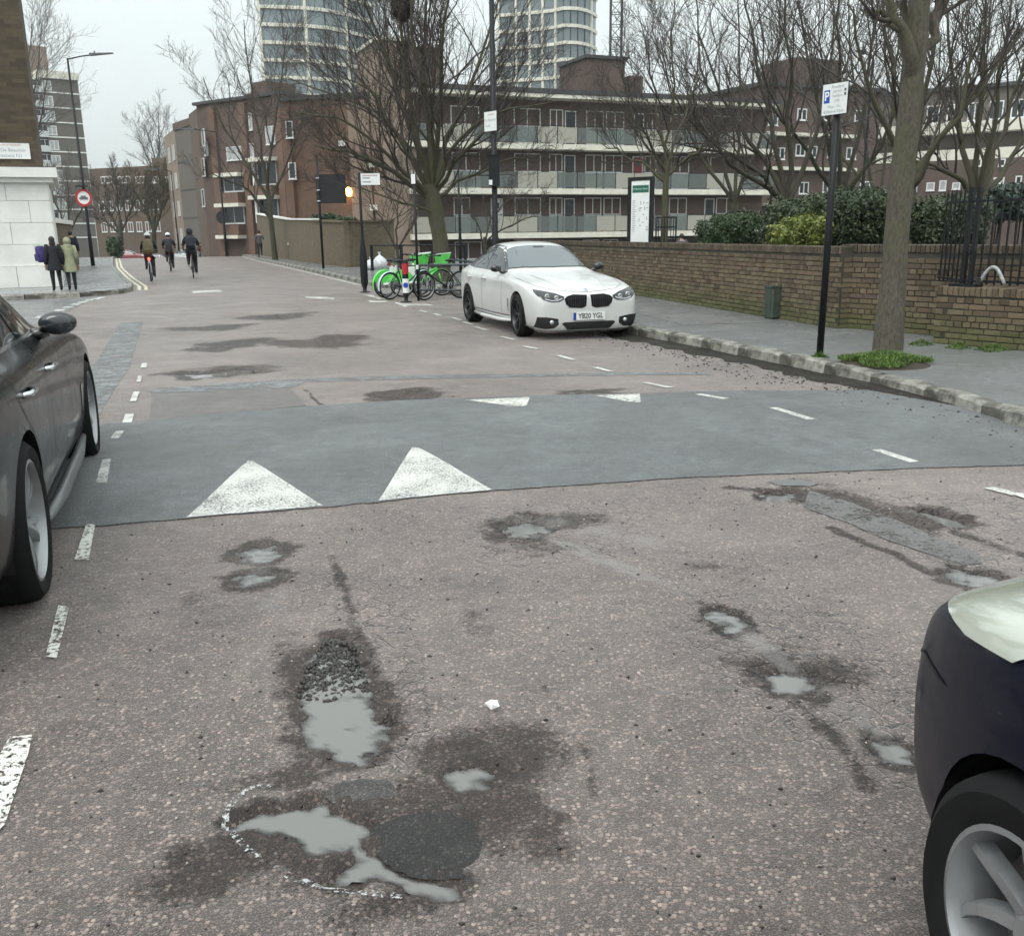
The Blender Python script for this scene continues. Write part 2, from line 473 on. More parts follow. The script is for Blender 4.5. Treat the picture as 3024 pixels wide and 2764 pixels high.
# holes in the road: outline where the water stands, depth, rim width, water or not
HOLES = [
    dict(p=puv([(905, 2180), (985, 2230), (1062, 2238), (1125, 2192), (1138, 2150), (1090, 2060), (1075, 1975), (1035, 1905), (985, 1880), (950, 1905), (920, 1960), (885, 2040), (905, 2110)]), d=0.014, rim=0.075, water=True, rough=0.010),
    dict(p=puv([(680, 2430), (760, 2385), (800, 2390), (900, 2370), (955, 2345), (985, 2380), (1040, 2410), (1080, 2430), (1070, 2450), (990, 2480), (900, 2490), (850, 2450), (770, 2432)]), d=0.020, rim=0.055, water=True, rough=0.006),
    dict(p=puv([(985, 2600), (1010, 2560), (1060, 2540), (1045, 2475), (1085, 2500), (1130, 2545), (1200, 2575), (1260, 2595), (1345, 2600), (1350, 2630), (1290, 2650), (1200, 2605), (1110, 2575), (1060, 2600)]), d=0.012, rim=0.04, water=True, rough=0.007),
    dict(p=puv([(1320, 2285), (1360, 2262), (1440, 2260), (1460, 2285), (1420, 2320), (1350, 2330)]), d=0.010, rim=0.05, water=True, rough=0.007),
    dict(p=puv([(2265, 1985), (2310, 1970), (2380, 1990), (2405, 2020), (2370, 2042), (2300, 2025)]), d=0.022, rim=0.085, water=True, rough=0.008),
    dict(p=puv([(2580, 2185), (2640, 2190), (2690, 2215), (2700, 2250), (2650, 2258), (2600, 2230)]), d=0.012, rim=0.05, water=True, rough=0.010),
    dict(p=puv([(2080, 1815), (2140, 1800), (2200, 1840), (2210, 1865), (2150, 1870)]), d=0.009, rim=0.05, water=True, rough=0.011),
    dict(p=puv([(710, 1630), (760, 1612), (830, 1618), (830, 1640), (780, 1660), (730, 1650)]), d=0.007, rim=0.10, water=True, rough=0.008),
    dict(p=puv([(690, 1715), (740, 1695), (810, 1690), (790, 1715), (720, 1730)]), d=0.006, rim=0.09, water=True, rough=0.009),
    dict(p=puv([(2790, 1690), (2830, 1682), (2930, 1700), (2980, 1725), (2900, 1730), (2820, 1712)]), d=0.010, rim=0.08, water=True, rough=0.008),
    dict(p=puv([(2730, 1505), (2780, 1510), (2850, 1540), (2830, 1550), (2760, 1530)]), d=0.030, rim=0.10, water=True, rough=0.010),
    dict(p=puv([(2260, 1455), (2340, 1448), (2345, 1472), (2270, 1475)]), d=0.030, rim=0.09, water=True, rough=0.008),
    dict(p=puv([(1480, 1545), (1560, 1530), (1610, 1555), (1560, 1580), (1500, 1575)]), d=0.022, rim=0.14, water=True, rough=0.012),
    dict(p=puv([(1690, 1160), (1745, 1160), (1800, 1172), (1745, 1174)]), d=0.022, rim=0.16, water=True, rough=0.006),
    dict(p=puv([(1120, 1165), (1240, 1150), (1265, 1172), (1150, 1180)]), d=0.030, rim=0.18, water=False, rough=0.016),
    dict(p=puv([(545, 1102), (640, 1096), (745, 1086), (742, 1098), (580, 1112)]), d=0.030, rim=0.28, water=True, rough=0.008),
    dict(p=puv([(620, 1018), (700, 1010), (760, 1003), (690, 1022)]), d=0.010, rim=0.3, water=False, rough=0.010),
    dict(p=puv([(600, 1031), (690, 1024), (640, 1034)]), d=0.010, rim=0.25, water=False, rough=0.010),
    dict(p=puv([(560, 970), (680, 962), (620, 972)]), d=0.012, rim=0.4, water=False, rough=0.010),
    dict(p=puv([(780, 935), (880, 928), (820, 938)]), d=0.012, rim=0.5, water=False, rough=0.010),
    dict(p=puv([(900, 1010), (1000, 1000), (960, 1020)]), d=0.010, rim=0.5, water=False, rough=0.012),
]
def sdist(poly, X, Y):
    """signed distance to a polygon, negative inside"""
    d = np.full(X.shape, 1e9)
    n = len(poly)
    for i in range(n):
        ax, ay = poly[i]; bx, by = poly[(i + 1) % n]
        ex, ey = bx - ax, by - ay
        t = np.clip(((X - ax) * ex + (Y - ay) * ey) / (ex * ex + ey * ey + 1e-12), 0, 1)
        d = np.minimum(d, np.hypot(X - ax - t * ex, Y - ay - t * ey))
    return np.where(inside(poly, X, Y), -d, d)
TABLE = puv([(-60, 1578), (330, 1552), (550, 1532), (960, 1498), (1120, 1484), (1455, 1449), (2000, 1412), (2740, 1384), (3200, 1372), (3300, 1300), (2560, 1162), (2200, 1166), (1900, 1172), (1500, 1176), (1180, 1186), (900, 1203), (700, 1220), (440, 1245), (280, 1262), (-60, 1300)])
def crest(v): return np.where(v > 76, -0.0012 * np.maximum(v - 76, 0) ** 2, 0.0) * np.where(v > 130, 0, 1) + np.where(v > 130, -3.5, 0)
def base_h(u, v):
    h = (fbm(u * 0.8, v * 0.8, 3, 2) - 0.5) * 0.016 * sstep(60, 30, v)
    h = h + 0.035 * sstep(5.7, 6.9, v) * sstep(9.6, 8.3, v)
    return h + crest(v)
def road_h(u, v):
    h = base_h(u, v)
    near = sstep(16, 6, v)
    h = h + (fbm(u * 9, v * 9, 5, 3) - 0.5) * 0.006 * near
    h = h + (vnoise(u * 42, v * 42, 9) - 0.5) * 0.003 * sstep(7, 4, v)
    # crumbled ground round the worst holes
    for (a, b, ru, rv) in ((.40, 2.40, .50, .32), (.4, 3.15, .25, .6), (1.65, 4.9, .4, .25), (3.5, 4.6, .5, .5), (2.0, 2.8, .25, .2)):
        k_ = np.exp(-(((u - a) / ru) ** 2 + ((v - b) / rv) ** 2)); h = h + k_ * ((fbm(u * 24, v * 24, 91, 3) - .5) * .013 + (vnoise(u * 48, v * 48, 95) - .5) * .005)
    wear = np.zeros(np.shape(u)); silt = np.zeros(np.shape(u))
    for k, q in enumerate(HOLES):
        us = [a for a, b in q['p']]; vs = [b for a, b in q['p']]; m = q['rim'] * 3 + 0.1
        sel = (u > min(us) - m) & (u < max(us) + m) & (v > min(vs) - m) & (v < max(vs) + m)
        if not np.any(sel): continue
        U, V = u[sel], v[sel]
        sd = sdist(q['p'], U, V)
        r = q['rim']
        wob = (fbm(U * 1.3 / r, V * 1.3 / r, 20 + k, 3) - 0.5) * r * 0.9
        dep = sstep(r, -r * 0.8, sd + wob) * q['d'] * 2.0
        dep = dep + (fbm(U * 19, V * 19, 40 + k, 4) - 0.5) * q['rough'] * 2.4 * sstep(r * 1.5, 0, sd) + (vnoise(U * 60, V * 60, 60 + k) - .5) * q['rough'] * .8 * sstep(r * 1.2, 0, sd)
        hh = h[sel]; hh -= dep; h[sel] = hh
        w_ = wear[sel]; wear[sel] = np.maximum(w_, sstep(r * 2.6, -r * .3, sd + wob * 1.8))
        s_ = silt[sel]; silt[sel] = np.maximum(s_, 0.55 * sstep(r * 3.0, r * 1.2, sd - wob) * (1 - sstep(r * 1.9, r * 0.6, sd + wob)))
    return h, wear, silt

CRACKZ = [puv([(2050, 1750), (2450, 1800), (2720, 2050), (2680, 2300), (2300, 2150), (2050, 1900)]), puv([(950, 1700), (1150, 1720), (1250, 2150), (1150, 2250), (1080, 1950)]), puv([(1380, 1500), (1900, 1480), (1850, 1640), (1450, 1680)]), puv([(2150, 1440), (3024, 1480), (3024, 1800), (2650, 1600)])]
STAINS = [  # dark broken and oily ground round the holes (u, v, half width, half length, strength)
    (0.38, 2.38, .5, .30, 1.05), (0.62, 2.35, .25, .22, 1.2), (.05, 2.42, .25, .2, 1.0), (0.4, 3.15, .26, .55, .9), (2.0, 2.8, .3, .2, 1.0), (1.65, 4.9, .35, .18, 1.1), (3.7, 4.3, .3, .3, 1.0),
    (0.75, 2.62, 0.34, 0.26, 1.0), (0.1, 2.72, 0.28, 0.12, .9), (0.60, 3.2, 0.10, 0.5, .6), (0.22, 3.5, 0.14, 0.6, .7), (-0.12, 2.35, 0.22, 0.2, .8), (0.35, 2.05, .3, .12, .7), (0.75, 2.2, .14, .22, .8), (1.75, 4.95, 0.5, 0.22, .95), (1.5, 4.6, .5, .3, .6),
    (1.95, 2.95, 0.28, 0.22, .8), (2.6, 2.5, 0.35, 0.2, .8), (3.6, 4.6, 0.35, 0.9, .8), (2.0, 9.8, 0.5, 0.35, .85), (3.9, 9.1, 0.4, 0.25, .8), (0.45, 12.5, 0.9, 0.5, .75), (-0.1, 4.3, 0.25, 0.5, .55), (2.3, 3.9, .5, .5, .5), (1.0, 3.6, .15, 1.2, .45)]
def lines(segs):
    out = [segs[0][0]]
    for a, b, st, g in segs:
        x = a; s = st
        while x < b - s * 0.6:
            x += s; s *= g; out.append(min(x, b))
        out[-1] = b
    return np.array(out)
ul = np.concatenate([-lines([(1.0, 4.0, 0.12, 1.05), (4.0, 46.0, 0.5, 1.12)])[::-1], lines([(-1.0, 4.5, 0.018, 1.0), (4.5, 9.0, 0.14, 1.0)])[1:]])
vl = lines([(-8.0, 1.2, 0.5, 1.0), (1.2, 6.0, 0.0145, 1.0), (6.0, 13.5, 0.032, 1.0), (13.5, 60.0, 0.12, 1.02), (60.0, 128.0, 1.3, 1.0)])
UU, VV = np.meshgrid(ul, vl)
HH, WEAR, SILT = road_h(UU.ravel().copy(), VV.ravel().copy())
for (a, b, ru, rv, s) in STAINS:
    WEAR = np.maximum(WEAR, s * np.exp(-(((UU.ravel() - a) / ru) ** 2 + ((VV.ravel() - b) / rv) ** 2)) * (0.6 + 0.8 * fbm(UU.ravel() * 5, VV.ravel() * 5, 77, 3)))
SEAMS = [  # joints and broken lines running along the road: points, width, dark, silt
    ([(980, 1640), (1020, 1750), (1060, 1880), (1110, 2000), (1150, 2120)], .045, .7, .2), ([(1480, 1530), (1700, 1620), (1950, 1720), (2150, 1830), (2300, 1950), (2480, 2080), (2650, 2200)], .045, .55, .75),
    ([(2150, 1440), (2500, 1480), (2800, 1560), (3024, 1640)], .07, .8, .3), ([(560, 1560), (760, 1680), (840, 1800), (900, 1900)], .12, .35, .55), ([(1560, 1540), (1750, 1560), (1900, 1600)], .12, .3, .7),
    ([(700, 860), (850, 930), (1000, 1000), (1200, 1080), (1400, 1150)], .05, 0, .6), ([(2450, 1560), (2650, 1640), (2850, 1740)], .05, .8, .2), ([(900, 1150), (930, 1180), (960, 1200)], .03, .9, 0), ([(1300, 2250), (1500, 2300), (1650, 2420)], .07, .7, .3), ([(2350, 2080), (2480, 2200), (2560, 2320)], .05, .7, .2), ([(1600, 2000), (1700, 2150), (1760, 2350)], .03, .55, 0)]
UR, VR = UU.ravel(), VV.ravel()
for px_, wd_, dk_, si_ in SEAMS:
    P_ = puv(px_); m_ = wd_ * 4
    sel = (UR > min(a for a, b in P_) - m_) & (UR < max(a for a, b in P_) + m_) & (VR > min(b for a, b in P_) - m_) & (VR < max(b for a, b in P_) + m_)
    U_, V_ = UR[sel] + .06 * (fbm(UR[sel] * 4, VR[sel] * 4, 81, 3) - .5), VR[sel]; d_ = np.full(U_.shape, 9.0)
    for (ax, ay), (bx2, by2) in zip(P_[:-1], P_[1:]):
        ex, ey = bx2 - ax, by2 - ay; tt = np.clip(((U_ - ax) * ex + (V_ - ay) * ey) / (ex * ex + ey * ey), 0, 1); d_ = np.minimum(d_, np.hypot(U_ - ax - tt * ex, V_ - ay - tt * ey))
    k_ = np.exp(-(d_ / wd_) ** 2) * (.45 + 1.1 * fbm(U_ * 7, V_ * 7, 83, 3))
    WEAR[sel] = np.maximum(WEAR[sel], dk_ * k_); SILT[sel] = np.maximum(SILT[sel], si_ * np.exp(-(d_ / wd_ / 1.7) ** 2) * (.3 + 1.2 * fbm(U_ * 6 + 9, V_ * 6, 85, 3)))
CRK = np.zeros(HH.shape)
for z in CRACKZ:
    CRK = np.maximum(CRK, sstep(0.3, -0.15, sdist(z, UU.ravel(), VV.ravel())))
X = UU.ravel() * NN[0] + VV.ravel() * TN[0]; Y = UU.ravel() * NN[1] + VV.ravel() * TN[1]
nu, nv = len(ul), len(vl)
idx = np.arange(nu * nv).reshape(nv, nu)
F = np.stack([idx[:-1, :-1].ravel(), idx[:-1, 1:].ravel(), idx[1:, 1:].ravel(), idx[1:, :-1].ravel()], 1)
road = from_np('road', np.stack([X, Y, HH], 1), F, ROADM, None, True)
tag(road, 'wet reddish asphalt road full of potholes and puddles', kind='structure')
for nm, arr in (('wear', WEAR), ('crack', CRK), ('silt', SILT)):
    at = road.data.attributes.new(nm, 'FLOAT', 'POINT'); at.data.foreach_set('value', arr.astype(np.float32))

def sheet(name, poly, mat, dz=0.004, step=0.1, hf=None, parent=None, smooth=True, rounded=False, ragged=0.0, rgd=random.Random(3)):
    """a thin layer lying on the road, following its shape; poly in (u, v)"""
    if rounded:      # soften the corners of the outline
        for _ in range(2):
            poly = [((a[0] * w1 + b[0] * (1 - w1)), (a[1] * w1 + b[1] * (1 - w1))) for a, b in zip(poly, poly[1:] + poly[:1]) for w1 in (.75, .25)]
        rq = random.Random(int(abs(poly[0][0]) * 1e4)); poly = [(a + rq.gauss(0, .0035), b + rq.gauss(0, .0035)) for a, b in poly]
    us = [p[0] for p in poly]; vs = [p[1] for p in poly]
    gu = np.arange(min(us), max(us), step); gv = np.arange(min(vs), max(vs), step)
    pts = [Vector(p) for p in poly]
    # add points along the edge so that it hugs the road
    edge = []
    for i in range(len(poly)):
        a = Vector(poly[i]); b = Vector(poly[(i + 1) % len(poly)]); n = max(1, int((b - a).length / step))
        edge += [a.lerp(b, k / n) + Vector((rgd.uniform(-1, 1), rgd.uniform(-1, 1))) * ragged for k in range(n)]
    GU, GV = np.meshgrid(gu, gv); GU = GU.ravel(); GV = GV.ravel()
    sd = sdist(poly, GU, GV); ok = sd < -step * 0.45
    pts = edge + [Vector((a, b)) for a, b in zip(GU[ok], GV[ok])]
    ne = len(edge)
    v2, e2, f2, *_ = delaunay_2d_cdt(pts, [], [list(range(ne))], 1, 1e-6)
    P = np.array([[p.x, p.y] for p in v2])
    if hf is None: z = road_h(P[:, 0].copy(), P[:, 1].copy())[0]
    else: z = hf(P[:, 0], P[:, 1])
    V3 = np.stack([P[:, 0] * NN[0] + P[:, 1] * TN[0], P[:, 0] * NN[1] + P[:, 1] * TN[1], z + dz], 1)
    Ft = np.array([f for f in f2 if len(f) == 3])
    return from_np(name, V3, Ft, mat, parent, smooth)

tb = sheet('speed_table', TABLE, TABLEM, 0.006, 0.05, lambda u, v: np.maximum(base_h(u, v), road_h(u.copy(), v.copy())[0]), ragged=.009)
tag(tb, 'dark grey speed table laid across the road', kind='structure')
TH = lambda u, v: np.maximum(base_h(u, v), road_h(u.copy(), v.copy())[0]) + 0.006
for nm, pts, m, dz in (
    ('road_patch', [(450, 1165), (860, 1150), (905, 1200), (440, 1245)], PALEM, 0.004),
    ('road_strip', [(430, 1160), (470, 1146), (900, 1118), (1300, 1108), (1900, 1100), (2100, 1100), (2100, 1107), (1900, 1109), (1300, 1118), (900, 1130), (860, 1147), (450, 1163)], BLUEM, 0.004),
    ('road_patch', [(355, 953), (425, 950), (380, 1090), (320, 1180), (285, 1240), (230, 1250), (270, 1090)], BLUEM, 0.004),
    ('road_patch', [(2390, 1452), (2520, 1490), (2700, 1560), (2890, 1640), (2900, 1665), (2840, 1672), (2600, 1590), (2500, 1545), (2370, 1500)], GREYW, 0.005),
    ('road_patch', [(2270, 1425), (2340, 1415), (2420, 1430), (2390, 1440), (2300, 1436)], GREYM, 0.005)):
    tag(sheet(nm, puv(pts), m, dz, 0.05), 'repaired strip of grey surfacing in the road', kind='structure')
def disc(c, r, n=28, sq=1.0, wob=0.06, seed=1):
    rs = random.Random(seed)
    return [(c[0] + math.cos(a) * r * (1 + rs.uniform(-wob, wob)), c[1] + math.sin(a) * r * sq * (1 + rs.uniform(-wob, wob))) for a in [2 * PI * k / n for k in range(n)]]
cp = puv([(1275, 2475)])[0]
def plug(pts, mat, lab, lift=.011):
    """a worn tarmac plug: proud in the middle, its edge sinking under the road"""
    p = puv(pts)
    tag(sheet('road_patch', p, mat, 0, .015, lambda u, v: base_h(u, v) - .0055 + lift * sstep(.005, -.05, sdist(p, u, v)), rounded=True), lab, kind='structure')
plug([(1085, 2440), (1130, 2405), (1210, 2385), (1340, 2380), (1410, 2410), (1450, 2480), (1440, 2540), (1370, 2590), (1260, 2590), (1180, 2570), (1110, 2520)], PATCHM, 'round dark tarmac plug beside the puddle')
plug([(955, 2330), (985, 2295), (1080, 2285), (1170, 2300), (1180, 2335), (1130, 2370), (1060, 2385), (985, 2370)], asphalt('mid_tarmac', (0.039, 0.0364, 0.0351), [(0.0715, 0.065, 0.0611), (0.1235, 0.1131, 0.1066), (0.0975, 0.0897, 0.0845), (0.169, 0.1534, 0.143)], 90.0, False, 0.006, 0.4, 0.65, 0.2, .05, .3, .1), 'oval grey tarmac plug above the round one')

# water standing in the holes: flat sheets, seen where the road dips below them
t = NT('puddle_water')
t.base((0.17, 0.168, 0.16)); t.rough(0.03); t.set(IOR=1.5)
t.bump(t.noise(3.0, 2), 0.015, 0.01)
tr = t.n('BsdfTransparent'); tr.inputs[0].default_value = (.72, .70, .66, 1)
gl = t.n('BsdfGlossy'); gl.inputs['Roughness'].default_value = .03
fz = t.n('Fresnel'); fz.inputs[0].default_value = 1.4
m1 = t.n('MixShader'); t.l(fz.outputs[0], m1.inputs[0]); t.l(tr.outputs[0], m1.inputs[1]); t.l(gl.outputs[0], m1.inputs[2])
m2 = t.n('MixShader'); t.l(t.ramp(t.attr('depth'), [(0.0, 0.05), (1.0, 1.0)]), m2.inputs[0]); t.l(m1.outputs[0], m2.inputs[1]); t.l(t.b.outputs[0], m2.inputs[2])
t.l(m2.outputs[0], t.out.inputs[0])
WATER = MATS['water'] = t.mat
for k, q in enumerate(HOLES):
    if not q['water']: continue
    n = len(q['p']); cu_ = sum(p[0] for p in q['p']) / n; cv_ = sum(p[1] for p in q['p']) / n
    lvl = float(base_h(np.array([cu_]), np.array([cv_]))[0]) - q['d'] * 1.02
    g = q['rim'] * 1.1; big = []
    for (a, b) in q['p']:
        l_ = math.hypot(a - cu_, b - cv_) or 1; big.append((a + (a - cu_) / l_ * g, b + (b - cv_) / l_ * g))
    o = sheet('puddle', big, WATER, 0, .016 if cv_ < 6 else .05, lambda u, v: np.full(u.shape, lvl), rounded=True)
    co_ = np.empty(len(o.data.vertices) * 3, np.float32); o.data.vertices.foreach_get('co', co_); co_ = co_.reshape(-1, 3)
    U = co_[:, 0] * NN[0] + co_[:, 1] * NN[1]; V = co_[:, 0] * TN[0] + co_[:, 1] * TN[1]
    dep = np.clip((lvl - road_h(U.astype(float), V.astype(float))[0]) / .009, 0, 1)
    o.data.attributes.new('depth', 'FLOAT', 'POINT').data.foreach_set('value', dep.astype(np.float32))
    tag(o, 'grey puddle standing in a pothole', kind='structure')

# broad ground all round, lower than the street
gm = asphalt('estate_ground', (0.065, 0.065, 0.0585), [(0.091, 0.0975, 0.078), (0.13, 0.13, 0.1105), (0.1105, 0.117, 0.091), (0.169, 0.1625, 0.143)], 30.0, False, 0.01, 0.6, 0.9, 0.5)
mb = MB(); mb.add([(-420, -120, -3.6), (420, -120, -3.6), (420, 420, -3.6), (-420, 420, -3.6)], [(0, 1, 2, 3)])
tag(mb.build('ground', gm), 'ground', kind='structure')

# ------------------------------------------------------------------ kerbs and pavements
KERB_Z = 0.125
kerbR = [(3150, 1300), (3024, 1262), (2700, 1165), (2400, 1090), (2100, 1030), (1865, 985)]
kr = puv(kerbR)
kr = [(6.35, -9.0), (6.36, 4.0)] + kr[1:] + [(6.75, 17.5), (6.85, 27.2), (6.3, 28.2), (5.35, 29.6), (5.1, 37.7), (4.6, 52.0), (4.06, 63.5), (3.7, 84.0), (3.6, 126.0)]
kl_far = [(-45.0, 28.0), (-12.0, 28.3), (-5.02, 28.9), (-3.6, 29.35), (-2.4, 30.0), (-1.95, 31.3), (-2.1, 34.5), (-2.9, 42.0), (-3.8, 51.5), (-4.3, 57.3), (-5.2, 70.0), (-6.2, 84.0), (-7.0, 126.0)]
kl_near = [(-3.15, -9.0), (-3.15, 17.2), (-3.4, 18.2), (-4.2, 19.0), (-6.0, 19.4), (-45.0, 19.6)]
pave_z = lambda u, v: KERB_Z + 0.006 * (fbm(u * 0.7, v * 0.7, 61, 3) - 0.5) * 2 + crest(v)
# the right pavement reaches to the brick walls
wallA = GP(1790, 858, KERB_Z); wallB = GP(2470, 971, KERB_Z); wallC = GP(2752, 1013, KERB_Z); wallD = GP(3024, 1037, KERB_Z)
uvA, uvB, uvC, uvD = [toUV(p.x, p.y) for p in (wallA, wallB, wallC, wallD)]
dirW = ((uvB[0] - uvA[0]) / (uvB[1] - uvA[1]))
uvA2 = (uvB[0] + dirW * (33.0 - uvB[1]), 33.0)
uvD2 = (uvD[0] + (uvD[0] - uvC[0]) / (uvD[1] - uvC[1]) * (-9 - uvD[1]), -9.0)
rp = [(a + 0.06, b) for a, b in kr] + [(14.0, 126.0), (12.0, 60.0), (9.6, 47.0), (12.5, 44.0), (12.5, 33.0), (uvA2[0] + .3, uvA2[1]), (uvB[0] + .3, uvB[1]), (uvB[0] + 1.6, uvB[1] - 1.2), (uvC[0] + .9, uvC[1]), (uvC[0] + .3, uvC[1]), (uvD[0] + .3, uvD[1]), (uvD2[0] + .3, uvD2[1])]
tag(sheet('pavement', rp, PAVEM, 0, 0.35, pave_z), 'wet tarmac pavement along the brick wall', kind='structure')
FLAGM = asphalt('wet_paving', (0.09, 0.093, 0.0945), [(0.135, 0.138, 0.138), (0.225, 0.228, 0.225), (0.18, 0.183, 0.18), (0.285, 0.282, 0.27)], 60.0, False, 0.003, 0.07, 0.35, 0.4)
lp = [(a - 0.06, b) for a, b in kl_far] + [(-45.0, 126.0)]
tag(sheet('pavement', lp, FLAGM, 0, 0.6, pave_z), 'wet pavement at the corner building', kind='structure')
lp2 = [(a - 0.06, b) for a, b in kl_near] + [(-45.0, -9.0)]
tag(sheet('pavement', lp2, PAVEM, 0, 0.8, pave_z), 'pavement beside the parked dark car', kind='structure')
tag(sheet('pavement_patch', puv([(1860, 940), (2040, 915), (2285, 975), (2020, 985)]), GREYM, 0.004, 0.2, pave_z), 'newer patch in the pavement', kind='structure')
tag(sheet('side_road', [(-2.95, 21.4), (-2.75, 26.0), (-2.45, 29.6), (-3.6, 29.2), (-5.0, 28.75), (-12, 28.15), (-45, 27.9), (-45, 19.8), (-6.0, 19.6), (-4.2, 19.2), (-3.3, 18.4), (-3.05, 19.6)], GREYM, 0.004, 0.4), 'grey side road turning off left', kind='structure')

# kerbstones
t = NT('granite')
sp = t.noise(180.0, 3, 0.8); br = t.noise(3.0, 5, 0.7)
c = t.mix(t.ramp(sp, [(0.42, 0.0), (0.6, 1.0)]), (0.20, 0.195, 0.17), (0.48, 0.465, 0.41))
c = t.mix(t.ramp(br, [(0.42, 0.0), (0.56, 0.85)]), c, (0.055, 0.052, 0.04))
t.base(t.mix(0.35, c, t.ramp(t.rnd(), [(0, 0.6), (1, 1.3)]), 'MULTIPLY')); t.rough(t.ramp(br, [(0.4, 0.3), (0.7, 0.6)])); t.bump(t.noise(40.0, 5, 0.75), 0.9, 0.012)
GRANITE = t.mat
def worn_block(name, L, W, Hh, mat, seed, amp=0.012, nl=6):
    """a rough dressed stone: rounded upper edge, chipped faces"""
    rs = random.Random(seed)
    prof = [(-W / 2, 0), (-W / 2, Hh * 0.55), (-W / 2 + 0.006, Hh - 0.03), (-W / 2 + 0.03, Hh - 0.004), (0, Hh), (W / 2, Hh - 0.002), (W / 2, 0)]
    vs, fs = [], []
    n = len(prof)
    for i in range(nl + 1):
        x = -L / 2 + L * i / nl
        for j, (a, b) in enumerate(prof):
            k = 0 if j in (0, 6) else amp
            vs.append((a + rs.uniform(-k, k), x, b + rs.uniform(-k, k) * 0.6 - (0.012 if i in (0, nl) else 0)))
    for i in range(nl):
        for j in range(n - 1): fs.append((i * n + j, (i + 1) * n + j, (i + 1) * n + j + 1, i * n + j + 1))
    fs.append(tuple(range(n))); fs.append(tuple(nl * n + k for k in range(n - 1, -1, -1)))
    return MB().add(vs, fs).mesh(name, mat)
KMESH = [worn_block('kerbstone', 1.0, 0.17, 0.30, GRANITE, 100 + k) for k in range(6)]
def resample(pl, step):
    P = [Vector(p) for p in pl]; out = [P[0]]; acc = 0.0
    for a, b in zip(P[:-1], P[1:]):
        L = (b - a).length; x = step - acc
        while x <= L: out.append(a.lerp(b, x / L)); x += step
        acc = (acc + L) % step
    return out
def kerb_run(label, pl, v0, v1, flip=False, step=0.92):
    root = tag(empty('kerb'), label, kind='structure')
    pts = resample(pl, step)
    rs = random.Random(len(label))
    for a, b in zip(pts[:-1], pts[1:]):
        m = (a + b) / 2
        if not (v0 <= m.y <= v1): continue
        o = mesh_obj('kerbstone', KMESH[rs.randrange(6)], root)
        x, y = RW(m.x, m.y); d = Vector(RW(b.x, b.y)) - Vector(RW(a.x, a.y))
        an = math.atan2(d.y, d.x) - PI / 2
        o.location = (x, y, KERB_Z + 0.012 - 0.30 + rs.uniform(-0.006, 0.006) + float(crest(np.array(m.y))))
        o.rotation_euler = (rs.uniform(-.012, .012), rs.uniform(-.02, .02), an + (PI if flip else 0) + rs.uniform(-.012, .012))
        o.scale = (1, (b - a).length - 0.012, 1)
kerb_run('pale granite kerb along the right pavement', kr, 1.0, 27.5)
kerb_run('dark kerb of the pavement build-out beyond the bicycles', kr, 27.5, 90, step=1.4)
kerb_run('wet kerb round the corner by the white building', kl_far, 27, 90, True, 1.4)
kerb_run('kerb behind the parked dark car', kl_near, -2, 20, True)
# silt and water in the gutter
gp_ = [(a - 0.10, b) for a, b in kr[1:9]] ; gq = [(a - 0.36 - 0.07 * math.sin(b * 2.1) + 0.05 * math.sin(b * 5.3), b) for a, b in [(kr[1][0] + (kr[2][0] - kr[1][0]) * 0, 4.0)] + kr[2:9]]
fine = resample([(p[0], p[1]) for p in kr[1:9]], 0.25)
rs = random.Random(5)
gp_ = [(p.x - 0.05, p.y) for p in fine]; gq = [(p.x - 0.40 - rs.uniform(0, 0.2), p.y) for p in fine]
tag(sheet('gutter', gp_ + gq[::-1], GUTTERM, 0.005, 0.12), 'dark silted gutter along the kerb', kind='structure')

# ------------------------------------------------------------------ painted markings
def paint(name, col, worn, sc_=22.0):
    t = NT(name)
    n1 = t.noise(sc_, 5, 0.75); n2 = t.noise(2.5, 3, 0.6)
    t.base(t.mix(0.5, col, t.ramp(n2, [(0.3, tuple(c * 0.72 for c in col)), (0.7, col)]))); t.rough(0.42)
    t.bump(t.noise(140.0, 3), 0.4, 0.002)
    tr = t.n('BsdfTransparent'); mx = t.n('MixShader')
    m = t.ramp(t.math('ADD', t.math('MULTIPLY', n1, 0.75), t.math('MULTIPLY', n2, 0.25)), [(worn - 0.02, 0.0), (worn + 0.03, 1.0)])
    t.l(m, mx.inputs[0]); t.l(tr.outputs[0], mx.inputs[1]); t.l(t.b.outputs[0], mx.inputs[2]); t.l(mx.outputs[0], t.out.inputs[0])
    MATS[name] = t.mat; return t.mat
PW1 = paint('road_paint', (0.62, 0.625, 0.59), 0.445, 70.0)
PW2 = paint('road_paint_worn', (0.76, 0.76, 0.70), 0.47, 40.0)
PY = paint('yellow_paint', (0.68, 0.63, 0.45), 0.42)
def mark(poly, mat=PW1, hf=None, dz=0.004, step=0.05, name='road_marking', lab='painted road marking'):
    return tag(sheet(name, poly, mat, dz, step, hf), lab, kind='structure')
mark(puv([(550, 1531), (955, 1496), (748, 1380), (735, 1378)]), PW1, TH, 0.003)
mark(puv([(1118, 1482), (1455, 1449), (1238, 1338), (1218, 1336)]), PW1, TH, 0.003)
mark(puv([(1372, 1187), (1565, 1181), (1556, 1210), (1545, 1213), (1500, 1211)]), PW2, TH, 0.003)
mark(puv([(1755, 1181), (1888, 1176), (1892, 1202), (1850, 1200)]), PW2, TH, 0.003)
